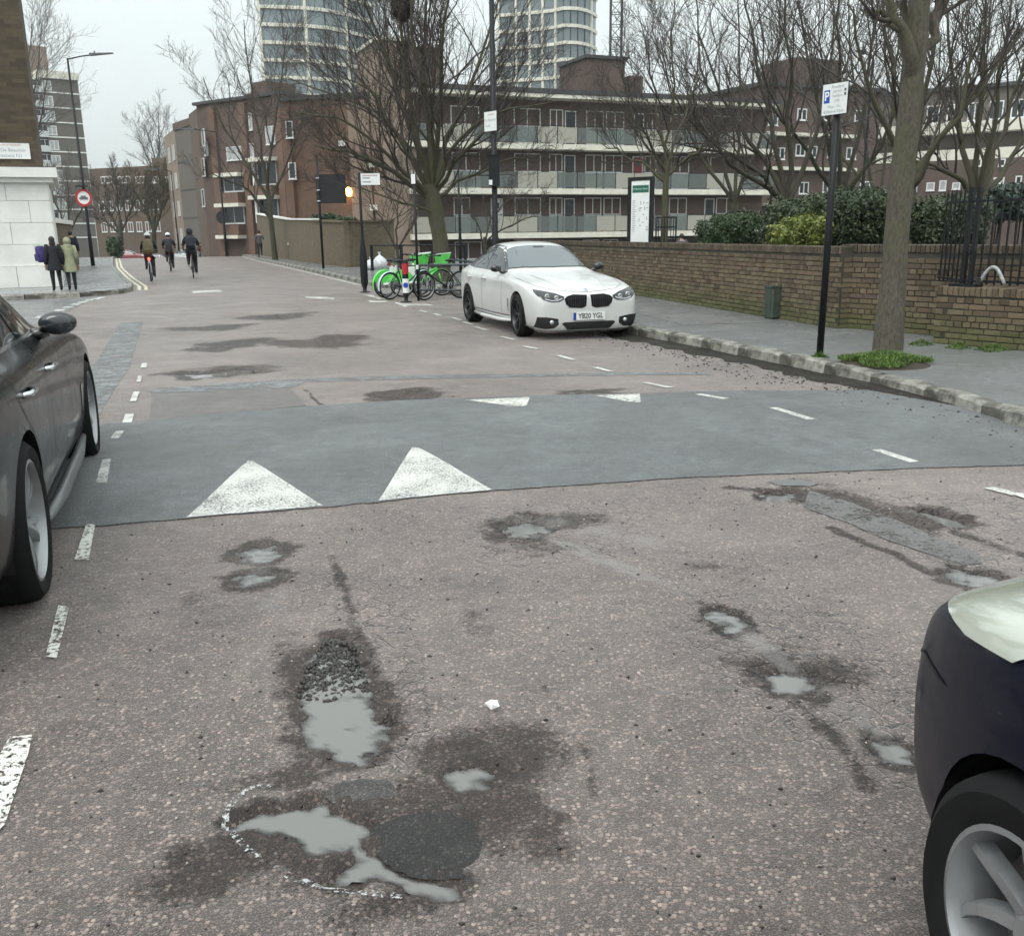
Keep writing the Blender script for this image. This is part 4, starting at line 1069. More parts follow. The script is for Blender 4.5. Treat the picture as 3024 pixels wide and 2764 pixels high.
footprint_tower('glass_tower', 'glass high-rise with cream bands behind the big bare tree', [(806, 204), (870, 205), (935, 206), (990, 208), (1050, 212), (1128, 220)], 64, 3.15, TG, fins=(0, 2, 4), z_off=-.6, mullion=3.0)
# --- tower crane mast
cm = ATY(1816, 300, 190)
cr = thing('tower_crane', 'grey lattice tower crane mast rising behind the brick flats', 'crane', (cm.x, cm.y, 0))
w2 = 1.0; m = MB()
for sx in (-1, 1):
    for sy in (-1, 1): MB().tube([(sx * w2, sy * w2, -4), (sx * w2, sy * w2, 70)], .14, 6).build('mast_leg', DARKG, cr)
for k in range(36):
    z = -4 + k * 2.05
    for (a, b) in (((-w2, -w2), (w2, -w2)), ((w2, -w2), (w2, w2)), ((w2, w2), (-w2, w2)), ((-w2, w2), (-w2, -w2))):
        m.tube([(*a, z), (*b, z)], .06, 4); m.tube([(*a, z), (*b, z + 2.05)] if k % 2 else [(*b, z), (*a, z + 2.05)], .055, 4)
tag(m.build('lattice', DARKG, cr), kind='stuff')

# --- brick flats on the right
I1 = Facade('brick_flats', 'brown brick flats with small white windows behind the hedge', 2236, 77, 2570, 82)
bit(I1.root, 'wall', RBRICK, (0, 0, -3.6), (I1.L, 9, 11.8)); bit(I1.root, 'roof', ROOFM, (-.2, -.3, 11.802), (I1.L + .2, 9, 12.1))
for y in (396, 498, 605):
    a, z = I1.sz(2250, y); b, _ = I1.sz(2515 if y < 600 else 2300, y); bit(I1.root, 'band', CREAMC, (a, -.6, z - .12), (b, -.003, z + .12))
for (x, y) in ((2355, 335), (2420, 335), (2350, 440), (2385, 445), (2445, 445), (2360, 552), (2430, 548), (2270, 350), (2290, 450), (2500, 450), (2540, 550), (2525, 340), (2600, 440)):
    a, z1 = I1.sz(x, y - 14); b, z0 = I1.sz(x + 26, y + 22)
    if b < I1.L - .1: window(I1.root, a, b, z0, z1, (.5,), y=-.05, fr=.08)
bit(I1.root, 'tank_house', RBRICK, (4.5, 2, 12.102), (9, 6, 14.3))
J1 = Facade('gallery_flats', 'long brick flats with white galleries at the far right', 2600, 92, 3120, 84)
bit(J1.root, 'wall', RBRICK, (-8, 0, -3.6), (J1.L + 4, 9, 7.6)); bit(J1.root, 'upper_wall', GBRICK, (-4, 1.6, 7.602), (J1.L + 4, 9, 13)); bit(J1.root, 'roof', ROOFM, (-4.2, 1.2, 13.002), (J1.L + 4, 9.2, 13.3))
for y in (360, 440):
    _, z = J1.sz(2850, y); bit(J1.root, 'gallery', CREAMC, (-3.9, -.02, z - .9), (J1.L + 4, 1.58, z - .02) if z > 8.6 else (J1.L + 4, 1.58, z - .02))
for (x, y, w_, h_) in ((2737, 540, 22, 24), (2775, 534, 18, 30), (2813, 540, 22, 20), (2935, 525, 30, 18), (3000, 520, 16, 26), (2880, 470, 18, 22), (2950, 470, 18, 22), (2690, 545, 18, 22)):
    a, z1 = J1.sz(x, y); b, z0 = J1.sz(x + w_, y + h_); window(J1.root, a, b, z0, z1, (), y=-.05, fr=.1, glass=NETC if x % 2 else GLASS)
for i in range(10):
    a = 1 + i * 1.7; window(J1.root, a, a + 1.1, 10.4, 11.9, (.5,), y=1.54, fr=.09)
# ================================================================== CARS
RUBBER = plain('tyre_rubber', (0.010, 0.010, 0.0105), 0.75, var=0.35, scale=14, spec=.2)
PLAST = plain('black_plastic', (0.014, 0.014, 0.015), 0.42, var=0.3, scale=10)
GLOSSB = plain('gloss_black', (0.008, 0.008, 0.009), 0.12, coat=0.6, var=0.2)
CARGL = glassmat('car_glass', (0.02, 0.026, 0.03), 0.03, 1.75, 0.0)
WSCR = glassmat('windscreen_glass', (0.075, 0.095, 0.105), 0.05, 2.1, 0.0)
LAMPGL = plain('lamp_lens', (0.03, 0.032, 0.035), 0.12, coat=.3, var=0.5, scale=14)
LAMPREF = plain('lamp_reflector', (0.55, 0.57, 0.58), 0.15, 0.7, 0.2, 20)
CHROME = plain('chrome', (0.62, 0.63, 0.64), 0.14, 0.95, 0.1, 8)
ALLOYD = plain('dark_alloy', (0.035, 0.036, 0.04), 0.32, 0.5, 0.2, 10)
ALLOYS = plain('silver_alloy', (0.36, 0.37, 0.38), 0.34, 0.6, 0.12, 8)
ROTOR = plain('brake_disc', (0.14, 0.135, 0.13), 0.4, 0.8, 0.3, 20)
GRILB = plain('grille_black', (0.006, 0.006, 0.007), 0.6, var=.2, spec=.2)
SEAM = plain('panel_gap', (0.012, 0.012, 0.012), 0.7)
def carpaint(name, col, metal=0.0, rough=0.32, coat=.85, grime=.03):
    t = NT(name)
    n1 = t.noise(2.2, 5, 0.65)
    dirt = t.ramp(n1, [(0.42, 0.0), (0.75, 0.22)])
    t.base(t.mix(dirt, col, tuple(c * 0.7 + grime for c in col)))
    t.rough(t.ramp(t.noise(6.0, 4), [(0.3, rough - 0.05), (0.7, rough + 0.08)]))
    t.set(Metallic=metal, Coat_Weight=coat); t.b.inputs['Coat Roughness'].default_value = 0.05
    t.bump(t.vor(190.0), 0.06, 0.001)
    MATS[name] = t.mat; return t.mat
WPAINT = carpaint('white_car_paint', (0.60, 0.61, 0.595))
GPAINT = carpaint('charcoal_car_paint', (0.0125, 0.013, 0.014), 0.0, 0.3, .4, .004); GPAINT.node_tree.nodes['Principled BSDF'].inputs['Specular IOR Level'].default_value = .25
NPAINT = carpaint('navy_car_paint', (0.003, 0.0045, 0.014), 0.0, 0.35, .25, .003); NPAINT.node_tree.nodes['Principled BSDF'].inputs['Specular IOR Level'].default_value = .15

def curve(tbl):
    tbl = sorted(tbl); x = np.array([a for a, b in tbl]); y = np.array([b for a, b in tbl])
    return lambda q: float(np.interp(q, x, y))
COUPE = dict(
    ys=[2.205, 2.19, 2.15, 2.08, 1.98, 1.8, 1.55, 1.25, .98, .8, .68, .5, .28, .05, -.15, -.4, -.75, -1.1, -1.4, -1.65, -1.9, -2.1, -2.25, -2.36, -2.42, -2.43],
    zt=[(2.205, .585), (2.19, .65), (2.12, .715), (2.0, .76), (1.7, .83), (1.2, .91), (.8, .97), (.66, 1.005), (0.28, 1.189), (-0.05, 1.354), (-0.25, 1.407), (-0.6, 1.454), (-1.0, 1.437), (-1.4, 1.348), (-1.8, 1.189), (-2.1, 1.059), (-2.3, 1.0), (-2.4, 0.96), (-2.43, 0.82)],
    zs=[(2.205, .545), (2.15, .66), (2.0, .73), (1.6, .815), (1.2, .868), (.8, .905), (0, .91), (-1, .935), (-1.8, .955), (-2.2, .93), (-2.36, .88), (-2.43, .78)],
    w=[(2.205, .68), (2.19, .75), (2.15, .80), (2.08, .84), (1.95, .876), (1.7, .90), (1.4, .908), (.8, .892), (0, .892), (-1.0, .905), (-1.4, .915), (-1.9, .885), (-2.2, .815), (-2.38, .70), (-2.43, .60)],
    zb=[(2.205, .20), (2.17, .13), (1.9, .12), (1.0, .15), (-1.9, .18), (-2.3, .25), (-2.43, .36)],
    wr=[(.8, .70), (.3, .62), (0, .585), (-.6, .57), (-1.2, .545), (-1.8, .52), (-2.2, .52)])
HATCH = dict(
    ys=[1.93, 1.915, 1.87, 1.79, 1.68, 1.5, 1.25, 1.0, .82, .68, .5, .28, .05, -.2, -.5, -.9, -1.3, -1.6, -1.82, -1.95, -2.02, -2.04],
    zt=[(1.93, .66), (1.9, .74), (1.8, .82), (1.6, .89), (1.2, .96), (.85, 1.02), (.7, 1.06), (.3, 1.24), (-.05, 1.40), (-.3, 1.46), (-.8, 1.48), (-1.4, 1.45), (-1.75, 1.36), (-1.95, 1.1), (-2.02, .95), (-2.04, .85)],
    zs=[(1.93, .60), (1.87, .70), (1.7, .80), (1.4, .88), (.8, .93), (0, .95), (-1.2, .98), (-1.8, .98), (-2.04, .85)],
    w=[(1.93, .45), (1.915, .55), (1.87, .64), (1.79, .72), (1.6, .80), (1.3, .858), (.8, .85), (-.8, .855), (-1.5, .85), (-1.85, .80), (-2.02, .72), (-2.04, .64)],
    zb=[(1.93, .30), (1.88, .22), (1.6, .18), (-1.7, .2), (-2.04, .36)],
    wr=[(.8, .66), (.3, .60), (0, .57), (-.8, .56), (-1.6, .53), (-2.0, .55)])
def loft(P):
    f = {k: curve(P[k]) for k in ('zt', 'zs', 'w', 'zb', 'wr')}
    rows = []
    for y in P['ys']:
        zt, zs, w_, zb, wr = (f[k](y) for k in ('zt', 'zs', 'w', 'zb', 'wr'))
        lowc = [(0, zb), (.70 * w_, zb), (.92 * w_, zb + .025), (.978 * w_, zb + .13), (1.0 * w_, (zb + zs) / 2 + .03), (.992 * w_, zs - .10), (.972 * w_, zs - .03), (.935 * w_, zs + .004)]
        hood = [(.80 * w_, zs + (zt - zs) * .42), (.60 * w_, zs + (zt - zs) * .74), (.38 * w_, zs + (zt - zs) * .92), (.18 * w_, zs + (zt - zs) * .985), (0, zt)]
        bx, bz = .875 * w_, zs + .045
        ex, ez = min(wr, bx), zt - .055
        cab = [(bx, bz), ((bx + ex) / 2 + .018, (bz + ez) / 2 + .01), (ex, ez), (ex * .62, zt - .014), (0, zt)]
        g = max(0.0, min(1.0, (zt - zs - .10) / .22)); g = g * g * (3 - 2 * g)
        up = [(h[0] + (c[0] - h[0]) * g, h[1] + (c[1] - h[1]) * g) for h, c in zip(hood, cab)]
        rows.append([(x, y, z) for x, z in lowc + up])
    n = len(rows[0]); vs, fs = [], []
    full = []
    for r in rows:
        ring = r + [(-x, y, z) for x, y, z in r[-2:0:-1]]
        full.append(ring); vs += ring
    m = len(full[0])
    for i in range(len(full) - 1):
        for j in range(m):
            k = (j + 1) % m; fs.append((i * m + j, i * m + k, (i + 1) * m + k, (i + 1) * m + j))
    fs.append(tuple(range(m))); fs.append(tuple((len(full) - 1) * m + j for j in range(m - 1, -1, -1)))
    me = bpy.data.meshes.new('loft'); me.from_pydata(vs, [], fs)
    bm = bmesh.new(); bm.from_mesh(me); bmesh.ops.recalc_face_normals(bm, faces=bm.faces); bm.to_mesh(me); bm.free()
    return me
def applied(me, mods):
    o = bpy.data.objects.new('tmp', me); C.objects.link(o)
    for fn in mods: fn(o)
    dg = bpy.context.evaluated_depsgraph_get(); dg.update()
    out = bpy.data.meshes.new_from_object(o.evaluated_get(dg))
    bpy.data.objects.remove(o)
    return out
def subsurf(n):
    def f(o):
        s = o.modifiers.new('s', 'SUBSURF'); s.levels = s.render_levels = n
    return f
class Body:
    def __init__(s, P, axles, track, r_arch):
        s.base = applied(loft(P), [subsurf(2)])
        bm = bmesh.new(); bm.from_mesh(s.base); s.bvh = BVHTree.FromBMesh(bm); bm.free()
        cut = MB()
        for y, zc in axles:
            for sx in (-1, 1): cut.lathe([(0, sx * (track - .30)), (r_arch, sx * (track - .30)), (r_arch, sx * 1.3), (0, sx * 1.3)], 40, (0, y, zc), 'x')
        cm_ = bpy.data.objects.new('cut', cut.mesh('cut', PLAST)); C.objects.link(cm_)
        def boo(o):
            b = o.modifiers.new('b', 'BOOLEAN'); b.operation = 'DIFFERENCE'; b.object = cm_; b.solver = 'EXACT'
        s.me = applied(s.base.copy(), [boo]); bpy.data.objects.remove(cm_)
        shade(s.me, math.radians(38))
        s.axles, s.track, s.r = axles, track, r_arch
    def hit(s, axis, a, b, sgn=1):
        """point and normal of the skin seen along an axis: f front (x,z), s side (y,z), t top (x,y), r rear"""
        o, d = {'f': ((a, 4, b), (0, -1, 0)), 'r': ((a, -4, b), (0, 1, 0)), 's': ((sgn * 2, a, b), (-sgn, 0, 0)), 't': ((a, b, 3), (0, 0, -1)), 'h': ((a * 1.9, 2.9, b + .25), (-a * 1.1, -2.0, -.2))}[axis]
        h = s.bvh.ray_cast(Vector(o), Vector(d).normalized())
        if h[0] is None:
            h = s.bvh.find_nearest(Vector((a, 2, b)) if axis == 'f' else Vector((sgn, a, b)) if axis == 's' else Vector((a, -2, b)) if axis == 'r' else Vector((a, b, 1)))
        return h[0], h[1]
    def panel(s, name, poly, axis, mat, parent, sgn=1, off=0.004, step=0.05, mirror=False, recess=0.0):
        """a skin-hugging panel cut to an outline"""
        if mirror: poly = [(-a, b) for a, b in poly]
        edge = []
        for i in range(len(poly)):
            a = Vector(poly[i]); b = Vector(poly[(i + 1) % len(poly)]); n = max(1, int((b - a).length / step))
            edge += [a.lerp(b, k / n) for k in range(n)]
        xs = [p[0] for p in poly]; zs = [p[1] for p in poly]
        GX, GZ = np.meshgrid(np.arange(min(xs), max(xs), step), np.arange(min(zs), max(zs), step)); GX = GX.ravel(); GZ = GZ.ravel()
        ok = sdist([tuple(p) for p in poly], GX, GZ) < -step * .4
        v2, e2, f2, *_ = delaunay_2d_cdt(edge + [Vector((a, b)) for a, b in zip(GX[ok], GZ[ok])], [], [list(range(len(edge)))], 1, 1e-6)
        V3 = []
        for p in v2:
            q, n = s.hit(axis, p.x, p.y, sgn); V3.append(q + n * off)
        m = MB(); m.add(V3, [tuple(f) for f in f2])
        o = m.build(name, mat, parent, True)
        return o
    def strip(s, name, pts, axis, mat, parent, sgn=1, wd=0.007, off=0.003, step=0.04):
        P = [Vector(p) for p in pts]; q = []
        for a, b in zip(P[:-1], P[1:]):
            n = max(1, int((b - a).length / step)); q += [a.lerp(b, k / n) for k in range(n)]
        q.append(P[-1]); vs, fs = [], []
        for i, p in enumerate(q):
            d = (q[min(i + 1, len(q) - 1)] - q[max(i - 1, 0)]).normalized(); n = Vector((-d.y, d.x)) * wd / 2
            for e in (p - n, p + n):
                h, nn = s.hit(axis, e.x, e.y, sgn); vs.append(h + nn * off)
        for i in range(len(q) - 1): fs.append((2 * i, 2 * i + 1, 2 * i + 3, 2 * i + 2))
        return MB().add(vs, fs).build(name, mat, parent, True)

def make_wheel(R, W, rim_r, mat, spokes=5, double=True, name='wheel', twist=0.0):
    """wheel turning on x, outer face at +x: tyre mesh and rim mesh"""
    hw = W / 2
    ty = MB().lathe([(rim_r * .98, -hw * .9), (rim_r + .02, -hw), (R - .035, -hw * 1.02), (R - .008, -hw * .8), (R, -hw * .45), (R, hw * .45), (R - .008, hw * .8), (R - .035, hw * 1.02), (rim_r + .02, hw), (rim_r * .98, hw * .9)], 48, axis='x')
    for g in (-.35, 0, .35): ty.lathe([(R + .0015, hw * (g - .04)), (R + .0015, hw * (g + .04))], 48, axis='x')
    tm = ty.mesh('tyre', RUBBER, math.radians(40))
    rm = MB()
    rm.lathe([(rim_r, hw * .92), (rim_r - .012, hw * .95), (rim_r - .02, hw * .8), (rim_r - .035, -hw * .8), (rim_r - .005, -hw * .9)], 48, axis='x')
    rm.lathe([(0, hw * .62), (.04, hw * .62), (.06, hw * .5), (.062, hw * .1)], 20, axis='x')
    for k in range(spokes):
        base = 2 * PI * k / spokes
        for e in ((-.16, .16) if double else (0,)):
            a0 = base + e * .5; a1 = base + e * (1.35 if double else 1) + twist
            r0_, r1_ = .045, rim_r - .012
            for q in range(4):
                ra = r0_ + (r1_ - r0_) * q / 4; rb = r0_ + (r1_ - r0_) * (q + 1) / 4
                aa = a0 + (a1 - a0) * q / 4; ab = a0 + (a1 - a0) * (q + 1) / 4
                wa = (.026 - .008 * q / 4) * (1 if double else 1.7); wb = (.026 - .008 * (q + 1) / 4) * (1 if double else 1.7)
                xa, xb = hw * (.58 + .2 * math.sin(q / 4 * PI * .8)), hw * (.58 + .2 * math.sin((q + 1) / 4 * PI * .8))
                vs = []
                for (r_, a_, w_, x_) in ((ra, aa, wa, xa), (rb, ab, wb, xb)):
                    c, s_ = math.cos(a_), math.sin(a_)
                    for t_, dx in ((-w_ / 2, -.035), (-w_ / 2 * .7, 0), (w_ / 2 * .7, 0), (w_ / 2, -.035)):
                        vs.append((x_ + dx, r_ * c - t_ * s_, r_ * s_ + t_ * c))
                rm.add(vs, [(0, 1, 5, 4), (1, 2, 6, 5), (2, 3, 7, 6), (3, 0, 4, 7)])
    rmm = rm.mesh('rim', mat, math.radians(30))
    dm = MB().lathe([(0, 0), (rim_r * .72, 0), (rim_r * .72, -.02), (0, -.02)], 32, axis='x').lathe([(rim_r * .95, -hw * .7), (0, -hw * .7)], 24, axis='x', mi=0).mesh('brake_disc', ROTOR)
    return tm, rmm, dm
def add_wheels(root, B, track, wm, W, steer=0.0):
    tm, rmm, dm = wm
    for y, zc in B.axles:
        for sx in (-1, 1):
            w_ = mesh_obj('wheel', tm, root); w_.location = (sx * (track - W / 2), y, zc)
            w_.rotation_euler = (0.3 * y, 0, (0 if sx > 0 else PI) + (steer if y > 0 else 0))
            mesh_obj('rim', rmm, w_); mesh_obj('brake_disc', dm, w_)
            # dark inner arch
            l_ = MB(); n = 20; r = B.r - .004
            pts = [(math.cos(PI * k / n), math.sin(PI * k / n)) for k in range(-2, n + 3)]
            for xa, xb in (((track - .295), (track - .05)),):
                vs = []
                for (c, s_) in pts: vs += [(sx * xa, y + r * c, zc + r * s_), (sx * xb, y + r * c, zc + r * s_)]
                l_.add(vs, [(2 * i, 2 * i + 1, 2 * i + 3, 2 * i + 2) for i in range(len(pts) - 1)])
                l_.add([(sx * xa, y + r * c, zc + r * s_) for c, s_ in pts], [tuple(range(len(pts)))])
            l_.build('wheel_arch', PLAST, root)

def mirror_unit(root, B, y, z, sgn, mat, x=.90):
    m = MB()
    m.ball((sgn * (x + .055), y - .02, z + .02), (.095, .06, .062), 14, 10)
    m.tube([(sgn * (x - .12), y + .03, z - .06), (sgn * (x + .0), y + .01, z - .02)], [.035, .03], 8)
    o = m.build('door_mirror', mat, root, True)
    MB().ball((sgn * (x + .055), y - .066, z + .02), (.076, .02, .048), 12, 8).build('mirror_glass', CARGL, o, True)

def coupe(name, label, loc, rz, paint, front=True, scale=1.0, alloy=None, mirror=None, plate=None, trim=None, steer=0.0, cat='car', my=.44):
    root = thing(name, label, cat, loc, rz); root.scale = (scale,) * 3
    B = COUPEB
    me = B.me.copy(); me.materials.clear(); me.materials.append(paint)
    mesh_obj('body', me, root)
    add_wheels(root, B, .905, make_wheel(.335, .245, .252, alloy or ALLOYD, 5, True), .245, steer)
    # glass
    WS = [(-.715, .40), (-.60, .52), (-.35, .61), (0, .645), (.35, .61), (.60, .52), (.715, .40), (.665, .20), (.585, -.12), (.35, -.155), (0, -.165), (-.35, -.155), (-.585, -.12), (-.665, .20)]
    B.panel('windscreen_trim', WS, 't', GLOSSB, root, off=.0025)
    B.panel('windscreen', [(a * .95, (b - .24) * .92 + .24) for a, b in WS], 't', WSCR, root, off=.006)
    B.panel('rear_window', [(-.50, -1.32), (.50, -1.32), (.60, -1.95), (-.60, -1.95)], 't', CARGL, root, off=.005)
    W_all = [(0.5, 0.955), (0.36, 1.024), (0.12, 1.177), (-0.08, 1.289), (-0.28, 1.354), (-0.6, 1.381), (-0.95, 1.371), (-1.28, 1.301), (-1.52, 1.207), (-1.66, 1.094), (-1.6, 1.012), (-1.2, 0.985)]
    Wf = [(0.36, 0.985), (0.12, 1.142), (-0.08, 1.254), (-0.28, 1.318), (-0.47, 1.34), (-0.505, 0.99)]
    Wr = [(-0.545, 0.99), (-0.51, 1.342), (-0.9, 1.34), (-1.24, 1.283), (-1.47, 1.183), (-1.58, 1.089), (-1.52, 1.035), (-1.2, 1.006)]
    for sg in (-1, 1):
        B.panel('window_surround', W_all, 's', trim or GLOSSB, root, sg, .0025)
        B.panel('side_window', Wf, 's', CARGL, root, sg, .006); B.panel('side_window', Wr, 's', CARGL, root, sg, .006)
        for pl in ([(.62, .90), (.60, .6), (.56, .32)], [(-.50, .97), (-.52, .6), (-.52, .30)], [(-1.50, .98), (-1.40, .8), (-1.15, .62), (-1.02, .45), (-.98, .30)]):
            B.strip('door_gap', pl, 's', SEAM, root, sg)
        B.strip('sill_line', [(1.0, .30), (0, .285), (-1.0, .30)], 's', SEAM, root, sg, .014)
        for y in (-.36, -1.22):
            p, n = B.hit('s', y, .835, sg)
            MB().tube([p + Vector((-sg * .005, -.10, 0)), p + Vector((sg * .03, -.075, .004)), p + Vector((sg * .03, .075, .004)), p + Vector((-sg * .005, .10, 0))], .013, 8).build('door_handle', trim or paint, root, True)
        mirror_unit(root, B, my, 1.0, sg, mirror or GLOSSB, .86)
        B.panel('wing_vent', [(.93, .56), (.99, .57), (.98, .46), (.95, .36), (.935, .36)], 's', GLOSSB, root, sg, .004, .03)
        sk, n = B.hit('s', 0, .24, sg)
        MB().tube([(sg * (.86), 1.0, .225), (sg * .875, .5, .205), (sg * .88, -.5, .205), (sg * .875, -1.0, .225)], [.02, .035, .035, .025], 8).build('side_skirt', plain('sill_grey', (.16, .165, .17), .35, .4) if trim else paint, root, True)
    # tail
    for sg in (False, True):
        B.panel('tail_light', [(.45, .86), (.78, .90), (.80, .80), (.70, .74), (.46, .76)], 'r', plain('tail_red', (0.25, 0.01, 0.012), 0.15, coat=0.8), root, off=.006, mirror=sg)
    if front:
        KID = [(0.028, 0.662), (0.25, 0.672), (0.345, 0.65), (0.395, 0.615), (0.375, 0.54), (0.31, 0.485), (0.11, 0.472), (0.045, 0.5)]
        HL = [(0.395, 0.645), (0.52, 0.695), (0.7, 0.735), (0.8, 0.752), (0.815, 0.71), (0.79, 0.66), (0.72, 0.605), (0.6, 0.572), (0.47, 0.575), (0.405, 0.605)]
        HLI = [(0.43, 0.635), (0.54, 0.675), (0.7, 0.71), (0.775, 0.722), (0.765, 0.67), (0.7, 0.625), (0.59, 0.595), (0.48, 0.598)]
        FOG = [(0.5, 0.325), (0.68, 0.355), (0.8, 0.36), (0.815, 0.21), (0.7, 0.185), (0.56, 0.192), (0.49, 0.24)]
        FRAME = [(0.465, 0.35), (0.68, 0.382), (0.835, 0.39), (0.85, 0.18), (0.7, 0.155), (0.54, 0.162), (0.455, 0.23)]
        INT = [(-0.4, 0.27), (0.4, 0.27), (0.44, 0.25), (0.345, 0.157), (-0.345, 0.157), (-0.44, 0.25)]
        for mi in (False, True):
            s_ = -1 if mi else 1
            k = B.panel('kidney_grille', KID, 'f', GRILB, root, off=.006, mirror=mi, step=.03)
            for j in range(8):
                x = s_ * (.075 + j * .036)
                zlo = .49 if j > 0 else .51; zhi = .65 - max(0, j - 5) * .012
                p0, _ = B.hit('f', x, zlo); p1, _ = B.hit('f', x, zhi)
                MB().tube([p0 + Vector((0, .012, 0)), p1 + Vector((0, .012, 0))], .005, 5).build('grille_slat', PLAST, k)
            h = B.panel('headlight', HL, 'f', GLOSSB, root, off=.005, mirror=mi, step=.03)
            B.panel('lens', HLI, 'f', LAMPGL, h, off=.010, mirror=mi, step=.03)
            for (x, z, r) in ((.52, .632, .034), (.66, .655, .038)):
                p, n = B.hit('f', s_ * x, z)
                q = MB(Matrix.Translation(p + Vector((0, .012, 0)))).lathe([(0, .004), (r * .6, .008), (r, .012), (r * 1.1, .0)], 20, axis='y'); q.build('lamp_unit', LAMPREF, h, True)
            B.strip('running_light', [(s_ * .43, .62), (s_ * .50, .595), (s_ * .60, .59), (s_ * .70, .615)], 'f', LAMPREF, h, wd=.012, off=.016)
            B.panel('intake_frame', FRAME, 'f', paint, root, off=.010, mirror=mi, step=.03)
            f = B.panel('side_intake', FOG, 'f', PLAST, root, off=.016, mirror=mi, step=.03)
            p, n = B.hit('f', s_ * .60, .275); MB(Matrix.Translation(p + n * .012)).lathe([(0, .012), (.028, .012), (.034, 0)], 18, axis='y').build('fog_lamp', LAMPREF, f, True)
        B.panel('lower_intake', INT, 'f', PLAST, root, off=.008, step=.03)
        B.strip('splitter', [(-.80, .165), (-.45, .145), (0, .14), (.45, .145), (.80, .165)], 'f', paint, root, wd=.035, off=.03)
        B.strip('bonnet_gap', [(-.80, 1.0), (-.77, 1.4), (-.70, 1.8), (-.52, 2.02), (-.25, 2.10), (0, 2.12), (.25, 2.10), (.52, 2.02), (.70, 1.8), (.77, 1.4), (.80, 1.0)], 't', SEAM, root, wd=.006)
        for sg in (-1, 1): B.strip('bonnet_crease', [(sg * .52, 1.0), (sg * .45, 1.5), (sg * .36, 1.95)], 't', paint, root, wd=.02, off=.006)
        B.panel('rear_view_mirror', [(-.10, -.09), (.10, -.09), (.08, -.03), (-.08, -.03)], 't', PLAST, root, off=.008, step=.03)
        p, n = B.hit('t', 0, 2.06)
        rot = n.to_track_quat('Z', 'Y').to_matrix().to_4x4()
        bd = MB(Matrix.Translation(p + n * .004) @ rot).lathe([(0, .004), (.034, .004), (.041, .0)], 24).build('badge', CHROME, root)
        MB(Matrix.Translation(p + n * .009) @ rot).add([(0, 0, 0)] + [(.026 * math.cos(a), .026 * math.sin(a), 0) for a in np.linspace(0, PI / 2, 6)], [(0, i, i + 1) for i in range(1, 6)]).build('badge_quarter', plain('badge_blue', (0.05, 0.2, 0.5), .3), bd)
        MB(Matrix.Translation(p + n * .009) @ rot).add([(0, 0, 0)] + [(.026 * math.cos(a), .026 * math.sin(a), 0) for a in np.linspace(PI, PI * 1.5, 6)], [(0, i, i + 1) for i in range(1, 6)]).build('badge_quarter', MATS['badge_blue'], bd)
    if plate:
        yb = max(B.hit('f', x, .36)[0].y for x in (-.2, 0, .2)) + .012
        pl = MB().bb((-.262, yb, .297), (.262, yb + .012, .411)).build('number_plate', plain('plate_white', (0.78, 0.79, 0.77), 0.4, var=.03), root)
        MB().bb((.215, yb + .0125, .299), (.2615, yb + .014, .409)).build('plate_band', plain('plate_blue', (0.01, 0.06, 0.35), 0.4), pl)
        MT = Matrix.Translation((-.022, yb + .0155, .353)) @ Matrix.Rotation(PI, 4, 'Z') @ RX @ Matrix.Diagonal((.88, 1.0, 1, 1))
        text_mesh('lettering', plate, .108, TXT if False else plain('plate_black', (0.01, 0.01, 0.01), .5), pl, MT, thick=.0016)
    return root
COUPEB = Body(COUPE, [(1.405, .335), (-1.405, .335)], .905, .372)
# the white car at the kerb, nose towards the camera
fx, fy = RW(4.70, 14.62); rx, ry = RW(4.66, 17.43)
hd = math.atan2(-TN[1], -TN[0]) - PI / 2
cx, cy_ = RW(5.60, 16.03)
coupe('parked_car', 'white four-door coupe parked at the right kerb, nose to camera', (cx, cy_, 0), hd + math.radians(0.5), WPAINT, True, 1.0, ALLOYD, GLOSSB, 'YB20 YGL', steer=math.radians(-3))
# charcoal saloon on the left, seen from behind its right flank
gx, gy = RW(-1.80, 6.17)
coupe('parked_car', 'charcoal saloon with chrome door handles cut off by the left edge', (gx, gy, 0), RA + math.radians(0.8), GPAINT, False, 1.10, ALLOYS, GLOSSB, trim=CHROME, my=.02)

